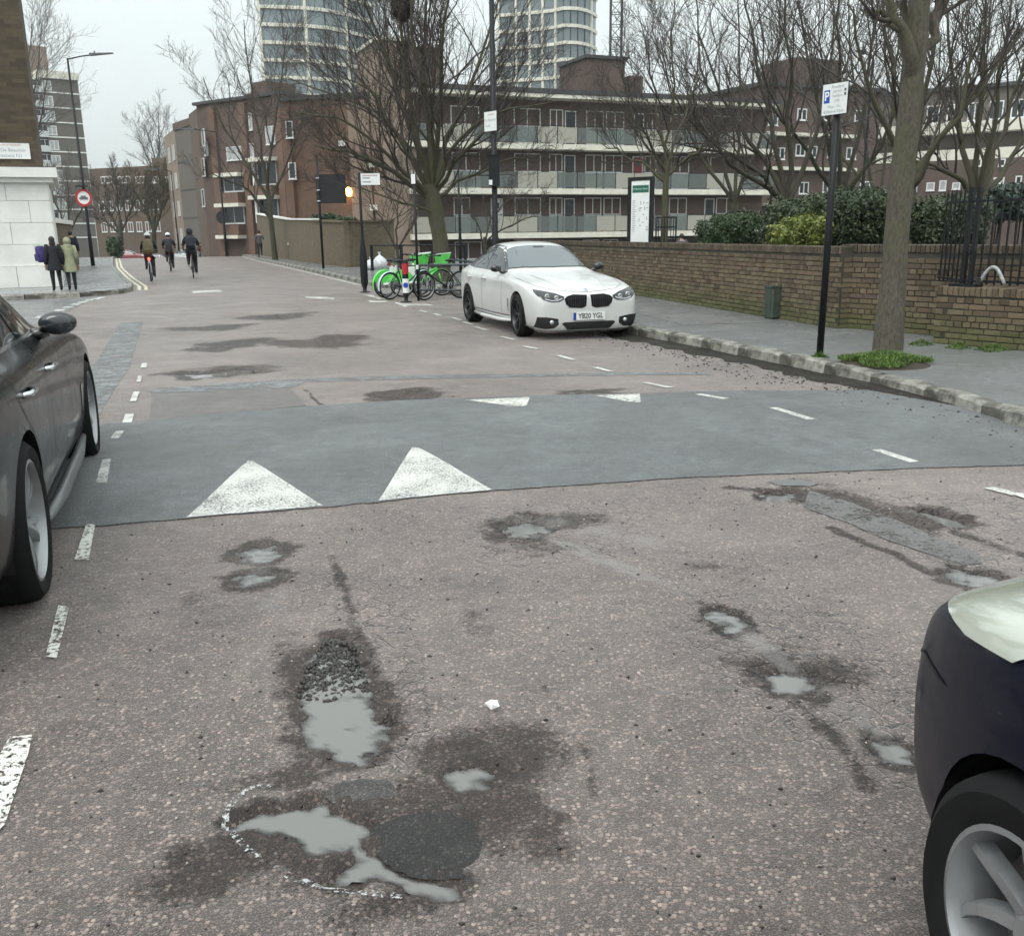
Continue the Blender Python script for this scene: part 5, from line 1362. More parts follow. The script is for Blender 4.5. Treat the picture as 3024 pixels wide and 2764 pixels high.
# navy hatchback, its front wing at the lower right
HATCHB = Body(HATCH, [(1.20, .31), (-1.28, .31)], .855, .345)
def hatch(name, label, loc, rz, paint, detail=True, alloy=None, scale=1.0, cat='car', group=None):
    root = thing(name, label, cat, loc, rz, group); root.scale = (scale,) * 3
    B = HATCHB
    me = B.me.copy(); me.materials.clear(); me.materials.append(paint); mesh_obj('body', me, root)
    add_wheels(root, B, .855, make_wheel(.31, .205, .215, alloy or ALLOYS, 7, False, twist=.5), .205)
    B.panel('windscreen', [(-.66, .42), (-.35, .60), (0, .64), (.35, .60), (.66, .42), (.56, -.10), (0, -.16), (-.56, -.10)], 't', WSCR, root, off=.006)
    B.panel('rear_window', [(-.55, 1.08), (.55, 1.08), (.48, 1.38), (-.48, 1.38)], 'r', CARGL, root, off=.006)
    for sg in (-1, 1):
        B.panel('side_window', [(.52, 1.02), (.30, 1.14), (.02, 1.30), (-.2, 1.39), (-.33, 1.40), (-.36, 1.03)], 's', CARGL, root, sg, .006)
        B.panel('side_window', [(-.42, 1.03), (-.39, 1.40), (-.9, 1.41), (-1.35, 1.37), (-1.5, 1.2), (-1.42, 1.06)], 's', CARGL, root, sg, .006)
        mirror_unit(root, B, .50, 1.06, sg, paint, .84)
        if detail:
            B.strip('door_gap', [(.70, .98), (.68, .6), (.62, .28)], 's', SEAM, root, sg); B.strip('door_gap', [(-.39, 1.0), (-.4, .3)], 's', SEAM, root, sg)
            B.strip('wing_gap', [(1.86, .60), (1.72, .66), (1.56, .66)], 's', SEAM, root, sg)
    for mi in (False, True):
        h = B.panel('headlight', [(.36, .70), (.48, .76), (.60, .81), (.70, .835), (.80, .845), (.83, .80), (.80, .73), (.70, .685), (.58, .66), (.46, .655), (.38, .67)], 'h', LAMPY if detail else LAMPREF, root, off=.006, mirror=mi, step=.015)
        B.panel('fog_light', [(.45, .40), (.60, .42), (.62, .34), (.48, .33)], 'f', PLAST, root, off=.006, mirror=mi, step=.03)
        B.panel('tail_light', [(.52, .95), (.74, .98), (.74, .74), (.56, .74)], 'r', MATS['tail_red'], root, off=.006, mirror=mi)
    B.panel('grille', [(-.33, .66), (.33, .66), (.28, .57), (-.28, .57)], 'f', PLAST, root, off=.006); B.panel('lower_grille', [(-.45, .42), (.45, .42), (.38, .30), (-.38, .30)], 'f', PLAST, root, off=.006)
    return root
LAMPY = plain('headlamp_lens', (0.46, 0.49, 0.42), 0.06, coat=1.0, var=0.04, scale=3)
wc = GP(3128, 2770, .31)   # its front left wheel
ha = math.radians(9)
off = Matrix.Rotation(ha, 2) @ Vector((-.75, 1.20))
hatch('passing_car', 'navy hatchback whose front wing and silver wheel fill the lower right corner', (wc.x - off.x, wc.y - off.y, 0), ha, NPAINT)
# traffic beyond the crest
SILV = carpaint('silver_car_paint', (0.42, 0.44, 0.45), 0.5)
REDP = carpaint('red_car_paint', (0.20, 0.015, 0.02))
for (px, Y, rz, pm, lab) in ((545, 108, .3, WPAINT, 'white car beyond the crest, right of the middle cyclist'), (478, 112, 1.4, SILV, 'pale silver car beyond the crest, behind the cyclist in front'), (385, 105, 1.3, REDP, 'dark red car beyond the crest, left of the cyclists'), (600, 104, .2, carpaint('grey_blue_paint', (0.10, 0.13, 0.17), .4), 'grey car beyond the crest beside the blue barrier')):
    p = ATY(px, 700, Y); u_, v_ = toUV(p.x, p.y)
    hatch('distant_car', lab, (p.x, p.y, float(crest(np.array(v_))) + .35), RA + PI + rz, pm, False)
# ================================================================== BICYCLES AND PEOPLE
GREENB = plain('hire_bike_green', (0.13, 0.68, 0.12), 0.3, coat=0.5, var=0.15)
WHITEB = plain('bike_white', (0.75, 0.78, 0.78), 0.3, coat=0.4)
BLKB = plain('bike_black', (0.014, 0.015, 0.016), 0.35)
REDLAMP = glow('red_rear_lamp', (1.0, 0.05, 0.03), 7.0)
SPOKE = plain('spoke_steel', (0.35, 0.36, 0.37), 0.3, 0.8)
REFLW = plain('white_reflector', (0.7, 0.72, 0.72), 0.3)
LBLUE = plain('pale_blue_fender', (0.50, 0.66, 0.70), 0.35)
def bicycle(name, label, loc, rz, frame, fender=None, basket=None, lamp=False, guard=None, group=None, lean=0.0, R=.335, rim=None, panel=False):
    """x is across, +y the direction of travel"""
    root = thing(name, label, 'bicycle', loc, rz, group); root.rotation_euler = (0, lean, rz)
    for y in (-.54, .54):
        w_ = MB().lathe([(R - .036, -.017), (R - .012, -.022), (R, 0), (R - .012, .022), (R - .036, .017)], 40, (0, y, R), 'x', close=True).build('wheel', RUBBER, root, True)
        MB().lathe([(R - .037, -.013), (R - .052, -.010), (R - .052, .010), (R - .037, .013)], 40, (0, y, R), 'x', close=True).build('rim', rim or SPOKE, w_, True)
        sp = MB()
        for k in range(18):
            a = 2 * PI * k / 18; sg = -1 if k % 2 else 1
            sp.tube([(sg * .03, y + .03 * math.cos(a + .6), R + .03 * math.sin(a + .6)), (0, y + (R - .05) * math.cos(a), R + (R - .05) * math.sin(a))], .0024, 4, caps=False)
        sp.lathe([(0, -.05), (.024, -.05), (.024, .05), (0, .05)], 12, (0, y, R), 'x')
        sp.build('spokes', SPOKE, w_)
    bb_, st, hd_, hb = (0, -.12, .30), (0, -.27, .80), (0, .38, .84), (0, .42, .66)
    fr = MB()
    rt = .034 if basket else .019
    fr.tube([bb_, st], rt * .8, 10).tube([bb_, hb], rt, 10).tube([st, (0, .36, .80)] if not basket else [(0, -.16, .50), (0, .40, .70)], rt * .75, 10)
    fr.tube([hd_, hb, (0, .47, .58)], .022, 10)
    for sg in (-1, 1):
        fr.tube([(sg * .012, -.25, .70), (sg * .05, -.54, R)], .010, 6).tube([(sg * .02, -.12, .30), (sg * .05, -.54, R)], .011, 6)
        fr.tube([(sg * .025, .47, .58), (sg * .045, .54, R)], .014, 6)
    fr.build('frame', frame, root, True)
    MB().tube([(-.30, .22, 1.06), (-.20, .34, 1.06), (0, .37, 1.03), (.20, .34, 1.06), (.30, .22, 1.06)], .013, 8).tube([(0, .37, 1.03), hd_], .014, 8).build('handlebar', BLKB, root, True)
    for sg in (-1, 1): MB().tube([(sg * .30, .22, 1.06), (sg * .285, .245, 1.06), (sg * .255, .275, 1.06)], .019, 8).build('grip', RUBBER, root, True)
    sd = MB(); sd.ball((0, -.33, .93), (.085, .10, .035), 12, 8); sd.tube([(0, -.30, .93), (0, -.12, .935)], [.05, .018], 10); sd.build('saddle', PLAST, root, True)
    MB().tube([st, (0, -.31, .92)], .014, 8).build('seat_post', CHROME, root)
    cr_ = MB().lathe([(0, .05), (.085, .05), (.085, .056), (0, .056)], 24, (0, bb_[1], bb_[2]), 'x')
    cr_.tube([(.07, -.12, .30), (.075, -.03, .16)], .010, 6).tube([(-.07, -.12, .30), (-.075, -.21, .44)], .010, 6); cr_.build('crank', SPOKE, root)
    for sg, (y, z) in ((1, (-.03, .16)), (-1, (-.21, .44))): MB().box((sg * .13, y, z), (.09, .06, .02)).build('pedal', PLAST, root)
    MB().tube([(.052, -.12, .382), (.052, -.54, R + .03)], .006, 4).tube([(.052, -.12, .215), (.052, -.54, R - .03)], .006, 4).build('chain', DARKG, root)
    if fender:
        for y, a0, a1 in ((-.54, -.1 * PI, .82 * PI), (.54, .25 * PI, .95 * PI)):
            m = MB(); n = 16; vs = []
            for k in range(n + 1):
                a = a0 + (a1 - a0) * k / n if y > 0 else PI - (a0 + (a1 - a0) * k / n)
                for x_, r_ in ((-.035, R + .008), (0, R + .022), (.035, R + .008)): vs.append((x_, y + r_ * math.cos(a), R + r_ * math.sin(a)))
            m.add(vs, [(3 * k + j, 3 * k + j + 1, 3 * k + 4 + j, 3 * k + 3 + j) for k in range(n) for j in (0, 1)]); m.build('fender', fender, root, True)
    if panel:     # solid skirt over the rear wheel of a hire bike
        m = MB(); n = 14
        for sg in (-1, 1):
            vs = [(sg * .045, -.54, R + .02)] + [(sg * .045, -.54 + (R + .01) * math.cos(a), R + (R + .01) * math.sin(a)) for a in np.linspace(.02 * PI, .92 * PI, n)]
            m.add(vs, [(0, k, k + 1) for k in range(1, n)])
        m.build('rear_skirt', fender or GREENB, root)
        MB().tube([(.06, -.60, .33), (.06, -.3, .36), (.06, -.05, .33)], [.03, .035, .05], 8).build('chain_guard', WHITEB, root, True)
        MB().box((0, -.27, .62), (.09, .16, .30), 0, 0, .8).build('battery_case', WHITEB, root)
    if basket:
        m = MB(); m.add([(-.17, .44, .78), (.17, .44, .78), (.17, .66, .78), (-.17, .66, .78), (-.22, .42, 1.05), (.22, .42, 1.05), (.22, .76, 1.08), (-.22, .76, 1.08)], [(3, 2, 1, 0), (0, 1, 5, 4), (1, 2, 6, 5), (2, 3, 7, 6), (3, 0, 4, 7)]); m.build('basket', basket, root)
        MB().tube([(-.22, .42, 1.05), (.22, .42, 1.05), (.22, .76, 1.08), (-.22, .76, 1.08), (-.22, .42, 1.05)], .011, 6).build('basket_rim', WHITEB, root)
    if lamp:
        MB().ball((0, -.57, .80), (.045, .03, .05), 12, 8).build('rear_lamp', REDLAMP, root, True)
        MB().box((0, -.60, .64), (.07, .02, .16)).build('rear_reflector', REFLW, root)
    else:
        MB().box((0, -.40, .82), (.06, .02, .045)).build('rear_reflector', plain('red_reflector', (0.3, 0.01, 0.01), .3), root)
    return root
bk = [  # uv position, heading relative to the street
    (5.05, 25.25, -1.18, 'green and white hire bicycle nearest the red bollard, big green rear skirt', dict(frame=WHITEB, fender=GREENB, basket=GREENB, panel=True)),
    (5.25, 26.0, -1.30, 'green hire bicycle behind the first, with raised green handlebar cover', dict(frame=GREENB, fender=GREENB, basket=GREENB, panel=True)),
    (5.00, 24.45, -1.10, 'dark bicycle with pale blue mudguards locked to the rail', dict(frame=BLKB, fender=LBLUE)),
    (5.55, 25.1, -1.45, 'green hire bicycle standing behind the dark one, basket to the right', dict(frame=GREENB, fender=GREENB, basket=GREENB, panel=True)),
    (5.75, 23.75, 1.95, 'black bicycle leaning beside the rail by the white car', dict(frame=BLKB)),
]
for (u_, v_, a, lab, kw) in bk:
    x, y = RW(u_, v_); bicycle('hire_bicycle' if 'hire' in lab else 'parked_bicycle', lab, (x, y, 0.0), RA + a, lean=random.uniform(-.08, .08), group='bicycles at the cycle rail', **kw)

# ---------------------------------------------------------------- people
SKIN = plain('skin', (0.42, 0.26, 0.19), 0.55, var=0.1)
CLOTH = {}
def cloth(name, col):
    if name not in CLOTH:
        t = NT(name); n1 = t.noise(9.0, 5, 0.7)
        t.base(t.ramp(n1, [(0.3, tuple(c * .6 for c in col)), (0.7, tuple(min(1, c * 1.25) for c in col))])); t.rough(0.85); t.bump(t.noise(14.0, 5, .7), .6, .03)
        CLOTH[name] = t.mat
    return CLOTH[name]
BLKC = cloth('black_cloth', (0.014, 0.015, 0.02)); NAVYC = cloth('dark_blue_cloth', (0.018, 0.022, 0.035)); GREYC = cloth('grey_cloth', (0.09, 0.095, 0.11)); OLIVEC = cloth('pale_olive_cloth', (0.33, 0.34, 0.22)); KHAKI = cloth('khaki_cloth', (0.15, 0.13, 0.07)); PURPC = cloth('purple_cloth', (0.05, 0.035, 0.16)); CHARC = cloth('charcoal_cloth', (0.03, 0.03, 0.036)); LIMEC = cloth('lime_cloth', (0.25, 0.75, 0.08)); PLUM = cloth('plum_trousers', (0.055, 0.04, 0.055)); REDC = cloth('maroon_cloth', (0.10, 0.02, 0.02))
HAIR = plain('dark_hair', (0.02, 0.015, 0.012), 0.6, var=.4, scale=40); SHOE = plain('dark_shoe', (0.015, 0.015, 0.016), .5); HELMW = plain('white_helmet', (0.75, 0.78, 0.78), .3, coat=.5)
def skin_mesh(verts, edges, radii, root_i=0, sub=1):
    me = bpy.data.meshes.new('sk'); me.from_pydata(verts, edges, [])
    o = bpy.data.objects.new('sk', me); C.objects.link(o)
    m = o.modifiers.new('k', 'SKIN'); m.use_smooth_shade = True
    for i, r in enumerate(radii): 
        me.skin_vertices[0].data[i].radius = r if isinstance(r, tuple) else (r, r)
        me.skin_vertices[0].data[i].use_root = (i == root_i)
    s = o.modifiers.new('s', 'SUBSURF'); s.levels = s.render_levels = sub
    dg = bpy.context.evaluated_depsgraph_get(); dg.update()
    out = bpy.data.meshes.new_from_object(o.evaluated_get(dg)); bpy.data.objects.remove(o)
    return out
STAND = dict(pelvis=(0, 0, .53), chest=(0, 0, .74), neck=(0, .005, .825), head=(0, .015, .89), top=(0, .01, .965),
    sh=(.105, 0, .80), el=(.135, -.02, .63), wr=(.14, .03, .49), hip=(.052, 0, .51), kn=(.055, .02, .285), an=(.055, -.01, .045), toe=(.06, .085, .018))
def person(name, label, loc, rz, h, pose=None, top=BLKC, legs=BLKC, head='hair', coat=None, coat_len=.40, shoes=SHOE, hood=None, fat=1.0, group=None):
    """pose values in body heights; separate left and right limbs by 'xL'/'xR' keys"""
    J = dict(STAND); J.update(pose or {})
    root = thing(name, label, 'person', loc, rz, group)
    V, E, Rr = [], [], []
    def add(p, r, par=None):
        V.append(tuple(c * h for c in p)); Rr.append(tuple(q * h for q in r) if isinstance(r, tuple) else r * h)
        if par is not None: E.append((par, len(V) - 1))
        return len(V) - 1
    f = fat
    pel = add(J['pelvis'], (.085 * f, .062 * f)); mid = add(tuple((a + b) / 2 for a, b in zip(J['pelvis'], J['chest'])), (.078 * f, .06 * f), pel)
    ch = add(J['chest'], (.095 * f, .066 * f), mid); nk = add(J['neck'], .034, ch); hd_ = add(J['head'], (.047, .056), nk); tp = add(J['top'], (.036, .045), hd_)
    for sg, sd in ((-1, 'L'), (1, 'R')):
        def P(k):
            if k + sd in J: return J[k + sd]
            p = J[k]; return (sg * p[0], p[1], p[2])
        s_ = add(P('sh'), .044 * f, ch); e = add(P('el'), .033 * f, s_); w_ = add(P('wr'), .023, e)
        d = Vector(P('wr')) - Vector(P('el')); d.normalize()
        side = d.cross(Vector((0, 0, 1))); side = side.normalized() if side.length > .1 else Vector((0, 1, 0))
        wp = Vector(P('wr')); palm = add(tuple(wp + d * .04), (.020, .012), w_)
        for q, L in ((-1.5, .045), (-.5, .052), (.5, .050), (1.5, .040)):
            k1 = add(tuple(wp + d * .062 + side * q * .010), .0062, palm); add(tuple(wp + d * (.062 + L) + side * q * .012 + Vector((0, 0, -.008))), .005, k1)
        t1 = add(tuple(wp + d * .035 + side * -.030), .007, palm); add(tuple(wp + d * .062 + side * -.040), .0055, t1)
        hp = add(P('hip'), .062 * f, pel); k = add(P('kn'), .043 * f, hp); a = add(P('an'), .029, k); add(P('toe'), (.026, .020), a)
    me = skin_mesh(V, E, Rr)
    for m in (top, legs, SKIN, shoes): me.materials.append(m)
    hz = J['hip'][2] * h * 1.02
    zs_ = [J.get('toeL', J['toe'])[2], J.get('toeR', J['toe'])[2]]
    ank = [Vector(J.get('an' + s_, (g * J['an'][0], *J['an'][1:]))) * h for g, s_ in ((-1, 'L'), (1, 'R'))]
    wrs = [Vector(J.get('wr' + s_, (g * J['wr'][0], *J['wr'][1:]))) * h for g, s_ in ((-1, 'L'), (1, 'R'))]
    hd3 = Vector(J['head']) * h
    kns = [Vector(J.get('kn' + s_, (g * J['kn'][0], *J['kn'][1:]))) * h for g, s_ in ((-1, 'L'), (1, 'R'))]
    for p in me.polygons:
        c = p.center
        if min((c - a).length for a in ank) < .055 * h or any(c.z < a.z + .01 * h and (c - a).length < .14 * h for a in ank): p.material_index = 3
        elif min((c - a).length for a in wrs) < .12 * h and min((c - a).length for a in kns) > .1 * h and (c - hd3).length > .1 * h and min(((c - w_).dot((w_ - hd3).normalized()) for w_ in wrs), key=abs) > -.4 and any((c - w_).length < .12 * h and c.z < w_.z + .02 * h for w_ in wrs): p.material_index = 2
        elif (c - hd3).length < .10 * h: p.material_index = 2
        elif c.z < hz: p.material_index = 1
        else: p.material_index = 0
    mesh_obj('body', me, root)
    hc = Vector(J['head']) * h + Vector((0, 0, .028 * h))
    fx = MB()
    if head == 'hair' or head == 'long':
        fx.ball((hc.x, hc.y - .010 * h, hc.z + .008 * h), (.054 * h, .062 * h, .062 * h), 14, 10)
        if head == 'long': fx.ball((hc.x, hc.y - .035 * h, hc.z - .06 * h), (.055 * h, .035 * h, .09 * h), 12, 8)
        fx.build('hair', HAIR, root, True)
    elif head == 'helmet':
        fx.ball((hc.x, hc.y - .022 * h, hc.z - .045 * h), (.05 * h, .04 * h, .08 * h), 12, 8).build('hair', HAIR, root, True)
        hm = MB(); n = 14; prof = [(.066 * h * math.cos(a), .06 * h * math.sin(a)) for a in np.linspace(-.05, PI / 2, 7)]
        hm.lathe(prof, 20, (hc.x, hc.y, hc.z + .012 * h)); hm.build('helmet', HELMW, root, True)
    if hood:
        fx2 = MB().ball((hc.x, hc.y - .008 * h, hc.z + .002 * h), (.068 * h, .075 * h, .078 * h), 16, 12)
        fx2.lathe([(.04 * h, 0), (.075 * h, -.03 * h), (.09 * h, -.06 * h), (.085 * h, -.075 * h)], 16, (hc.x, hc.y - .01 * h, hc.z - .04 * h)); fx2.build('hood', hood, root, True)
    # face: nose, eyes, ears
    MB().ball((hc.x, hc.y + .058 * h, hc.z - .012 * h), (.009 * h, .013 * h, .013 * h), 8, 6).build('nose', SKIN, root, True)
    if coat:
        pz, cz = J['pelvis'], J['chest']
        m = MB(); rows = []
        sp = [(1.02, .058, .05), (.98, .112, .075), (.80, .118, .082), (.45, .100, .078), (.1, .108, .085), (-.25, .122, .098), (-.25 - coat_len, .132, .108)]
        n = 22; vs = []
        for t_, rx_, ry_ in sp:
            cxp = [pz[i] + (cz[i] + (.075 if i == 2 else 0) - pz[i]) * t_ for i in range(3)] if t_ >= 0 else [pz[0], pz[1], pz[2] + .285 * t_]
            for k in range(n):
                a = 2 * PI * k / n; wv = 1 + .05 * math.sin(5 * a + t_ * 3) * (1 if t_ < .3 else .3)
                vs.append(((cxp[0] + rx_ * wv * math.cos(a) * fat) * h, (cxp[1] + ry_ * wv * math.sin(a) * fat) * h, cxp[2] * h))
        m.add(vs, [(i * n + k, i * n + (k + 1) % n, (i + 1) * n + (k + 1) % n, (i + 1) * n + k) for i in range(len(sp) - 1) for k in range(n)]); 
        cm2 = m.build('coat', coat, root, True)
        for sg, sd in ((-1, 'L'), (1, 'R')):
            def P2(k):
                p = J.get(k + sd, (sg * J[k][0], *J[k][1:])); return Vector(p) * h
            MB().tube([P2('sh') + Vector((-sg * .02 * h, 0, 0)), P2('sh'), P2('el'), P2('wr')], [.05 * h, .052 * h, .045 * h, .036 * h], 10).build('sleeve', coat, root, True)
    return root
def pack(name, label, loc, rz, size, mat, trim=None, tilt=0.0):
    root = thing(name, label, 'backpack', loc, rz); root.rotation_euler = (tilt, 0, rz)
    W_, D, H_ = size
    m = MB(); n = 18
    sp = [(-H_ / 2, .80), (-H_ * .42, .96), (0, 1.0), (H_ * .36, .95), (H_ / 2, .7)]
    vs = []
    for z, k in sp:
        for j in range(n):
            a = 2 * PI * j / n; c, s_ = math.cos(a), math.sin(a)
            vs.append((W_ / 2 * k * math.copysign(abs(c) ** .55, c), D / 2 * k * math.copysign(abs(s_) ** .55, s_), z))
    m.add(vs, [(i * n + j, i * n + (j + 1) % n, (i + 1) * n + (j + 1) % n, (i + 1) * n + j) for i in range(len(sp) - 1) for j in range(n)] + [tuple(range(n)), tuple(4 * n + j for j in range(n - 1, -1, -1))]); m.build('bag', mat, root, True)
    MB().box((0, -D / 2 - .02, -H_ * .18), (W_ * .7, .06, H_ * .42), 0, 0, .95).build('front_pocket', mat, root)
    for sg in (-1, 1): MB().tube([(sg * W_ * .3, D / 2 - .01, H_ * .45), (sg * W_ * .34, D / 2 + .12, H_ * .38), (sg * W_ * .36, D / 2 + .10, 0), (sg * W_ * .34, D / 2 - .01, -H_ * .35)], .018, 6).build('strap', trim or mat, root, True)
    MB().tube([(-.05, 0, H_ / 2), (-.03, 0, H_ / 2 + .05), (.03, 0, H_ / 2 + .05), (.05, 0, H_ / 2)], .01, 6).build('handle', trim or mat, root, True)
    return root
walkL = dict(knL=(-.055, .06, .285), anL=(-.055, .05, .045), toeL=(-.06, .14, .018), knR=(.055, .01, .285), anR=(.055, -.075, .06), toeR=(.06, .01, .018))
walkR = dict(knR=(.055, .06, .285), anR=(.055, .05, .045), toeR=(.06, .14, .018), knL=(-.055, .01, .285), anL=(-.055, -.075, .06), toeL=(-.06, .01, .018))
def ground_at(px, py, z=KERB_Z):
    p = GP(px, py, z); return (p.x, p.y, z)
pa = ground_at(172, 860); pb = ground_at(216, 858)
face = RA + .25
person('person', 'pedestrian in long black coat beside the white building, purple bag on back', pa, face, 1.52, walkL, BLKC, BLKC, 'long', coat=BLKC, coat_len=.30)
person('person', 'pedestrian in pale olive hooded coat beside the one in black', pb, face - .1, 1.48, walkR, OLIVEC, CHARC, 'none', coat=OLIVEC, coat_len=.38, hood=OLIVEC)
q = Vector(pa) + Vector((-.30, -.10, 1.02)); pack('backpack', 'purple and blue backpack with lime handle on the pedestrian in black', q, face - 1.2, (.30, .20, .44), PURPC, LIMEC, .1)
p3 = ground_at(212, 760); s3 = ATY(212, 690, Vector(p3[:2]).length * .97)
p3 = ATY(214, 745, 46); person('person', 'dark figure walking in front of the low brick wall by the corner', (p3.x, p3.y, .12), RA, 1.78, walkR, NAVYC, BLKC, 'hair', coat=NAVYC, coat_len=.15)
pj = GP(768, 748, KERB_Z); u_, v_ = toUV(pj.x, pj.y); sc_ = 62.0 / v_
x, y = pj.x * sc_, pj.y * sc_
run = dict(knR=(.055, .10, .32), anR=(.055, .02, .12), toeR=(.06, .09, .09), knL=(-.055, -.01, .29), anL=(-.055, -.09, .055), toeL=(-.06, -.01, .018), elL=(-.15, -.06, .66), wrL=(-.12, .06, .66), elR=(.15, -.06, .66), wrR=(.12, .06, .68))
jp = ATY(765, 700, 66); person('person', 'jogger in grey top and black leggings on the right pavement', (jp.x, jp.y, .12), RA, 1.78, run, GREYC, BLKC, 'hair')
# riders: seated, leaning to the bars
RIDE = dict(pelvis=(0, -.20, .575), chest=(0, -.02, .77), neck=(0, .04, .85), head=(0, .06, .905), top=(0, .06, .975), sh=(.10, -.01, .80), el=(.15, .10, .68), wr=(.155, .20, .635),
    hip=(.052, -.18, .55), knL=(-.065, .06, .44), anL=(-.07, -.10, .295), toeL=(-.075, -.02, .27), knR=(.065, .06, .33), anR=(.07, -.04, .135), toeR=(.075, .04, .11))
def rider(px, py, lab, blab, h, kw, bkw, steer=0.0):
    g = GP(px, py, 0.0); an = RA + steer
    bicycle('bicycle', blab, (g.x - TN[0] * -.5, g.y - TN[1] * -.5, 0), an, **bkw)
    person('cyclist', lab, (g.x + TN[0] * .5, g.y + TN[1] * .5, 0.0), an, h, RIDE, **kw)
    return g.x + TN[0] * .5, g.y + TN[1] * .5, an
a = rider(447, 832, 'cyclist in white helmet with khaki backpack, nearest of the three', 'bicycle with glowing red rear lamp under the nearest cyclist', 1.72, dict(top=BLKC, legs=PLUM, head='helmet'), dict(frame=WHITEB, lamp=True))
R_ = Matrix.Rotation(a[2], 4, 'Z')
pk = R_ @ Vector((0, -.42, 1.22)); pack('backpack', 'khaki square backpack with pale edge on the helmeted cyclist', (a[0] + pk.x, a[1] + pk.y, pk.z), a[2], (.36, .20, .50), KHAKI, cloth('pale_edge', (.5, .48, .36)), -.45)
a = rider(505, 803, 'cyclist in white hat and black jacket in the middle of the three', 'dark bicycle under the middle cyclist', 1.74, dict(top=BLKC, legs=CHARC, head='helmet', fat=1.1), dict(frame=BLKB))
a = rider(572, 822, 'cyclist all in black with dark hood, right of the three', 'dark bicycle with pale rear reflector under the cyclist in black', 1.86, dict(top=CHARC, legs=BLKC, head='none', hood=CHARC, fat=1.12), dict(frame=BLKB, fender=PLAST))
R_ = Matrix.Rotation(a[2], 4, 'Z'); pk = R_ @ Vector((0, -.44, 1.32)); pack('backpack', 'black backpack on the cyclist all in black', (a[0] + pk.x, a[1] + pk.y, pk.z), a[2], (.36, .2, .46), NAVYC, None, -.45)
for (px, Y, lab, c1, c2) in ((350, 92, 'person in black coat beyond the crest at the left', BLKC, BLKC), (592, 98, 'person in dark red top beyond the crest at the right', REDC, NAVYC), (612, 100, 'person in navy coat beside the blue barrier', NAVYC, GREYC)):
    p = ATY(px, 720, Y); v_ = toUV(p.x, p.y)[1]
    person('person', lab, (p.x, p.y, float(crest(np.array(v_))) + .1), RA + .4, 1.72, walkL, c1, c2, 'hair', coat=c1, coat_len=.12)
p = ATY(2012, 740, 40); person('person', 'dark haired person just showing above the wall beside the estate board', (p.x, p.y, -.25), RA, 1.72, None, GREYC, BLKC, 'hair', coat=GREYC, coat_len=.1)
# ================================================================== TREES AND SHRUBS
def barkmat(name, c1, c2, green=0.3, gcol=(0.10, 0.12, 0.035), scale=14.0):
    t = NT(name)
    mp = t.n('Mapping'); mp.inputs['Scale'].default_value = (1, 1, .35); t.l(t.co(), mp.inputs[0])
    n1 = t.noise(scale, 6, .75, mp.outputs[0]); n2 = t.noise(1.6, 4, .6)
    c = t.ramp(n1, [(.3, c1), (.7, c2)])
    c = t.mix(t.ramp(n2, [(.55 - green * .5, 0.0), (.75 - green * .3, .8)]), c, gcol)
    t.base(c); t.rough(.85); t.bump(t.math('ADD', n1, t.noise(scale * 4, 4, .8)), 1.0, .025)
    MATS[name] = t.mat; return t.mat
BARKD = barkmat('dark_bark', (0.032, 0.028, 0.022), (0.075, 0.066, 0.052), .25, (.06, .07, .025))
BARKG = barkmat('green_bark', (0.06, 0.052, 0.036), (0.14, 0.125, 0.088), .26, (.085, .095, .036))
BARKL = barkmat('grey_bark', (0.06, 0.052, 0.04), (0.235, 0.205, 0.16), .14, (.13, .14, .06), 38.0)
TWIGM = plain('twig', (0.066, 0.055, 0.047), .8, var=.3, scale=3)
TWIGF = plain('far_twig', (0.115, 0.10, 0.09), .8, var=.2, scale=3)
TWIGB = plain('brown_twig', (0.12, 0.095, 0.055), .8, var=.3, scale=2)

def unit(v): return v / (np.linalg.norm(v, axis=-1, keepdims=True) + 1e-9)
def tubes(P, R, k, rng):
    """P (n,m,3) polylines, R (n,m) radii -> verts, quads"""
    n, m, _ = P.shape
    T = np.empty_like(P); T[:, 1:-1] = P[:, 2:] - P[:, :-2]; T[:, 0] = P[:, 1] - P[:, 0]; T[:, -1] = P[:, -1] - P[:, -2]; T = unit(T)
    a = unit(np.cross(T.mean(1), rng.normal(size=(n, 3))))[:, None, :]
    X = unit(a - T * (a * T).sum(-1, keepdims=True)); Yv = np.cross(T, X)
    an = np.arange(k) * 2 * PI / k
    V = P[:, :, None, :] + R[:, :, None, None] * (X[:, :, None, :] * np.cos(an)[None, None, :, None] + Yv[:, :, None, :] * np.sin(an)[None, None, :, None])
    idx = np.arange(n * m * k).reshape(n, m, k); nx = np.roll(idx, -1, 2)
    F = np.stack([idx[:, :-1], nx[:, :-1], nx[:, 1:], idx[:, 1:]], -1).reshape(-1, 4)
    return V.reshape(-1, 3), F
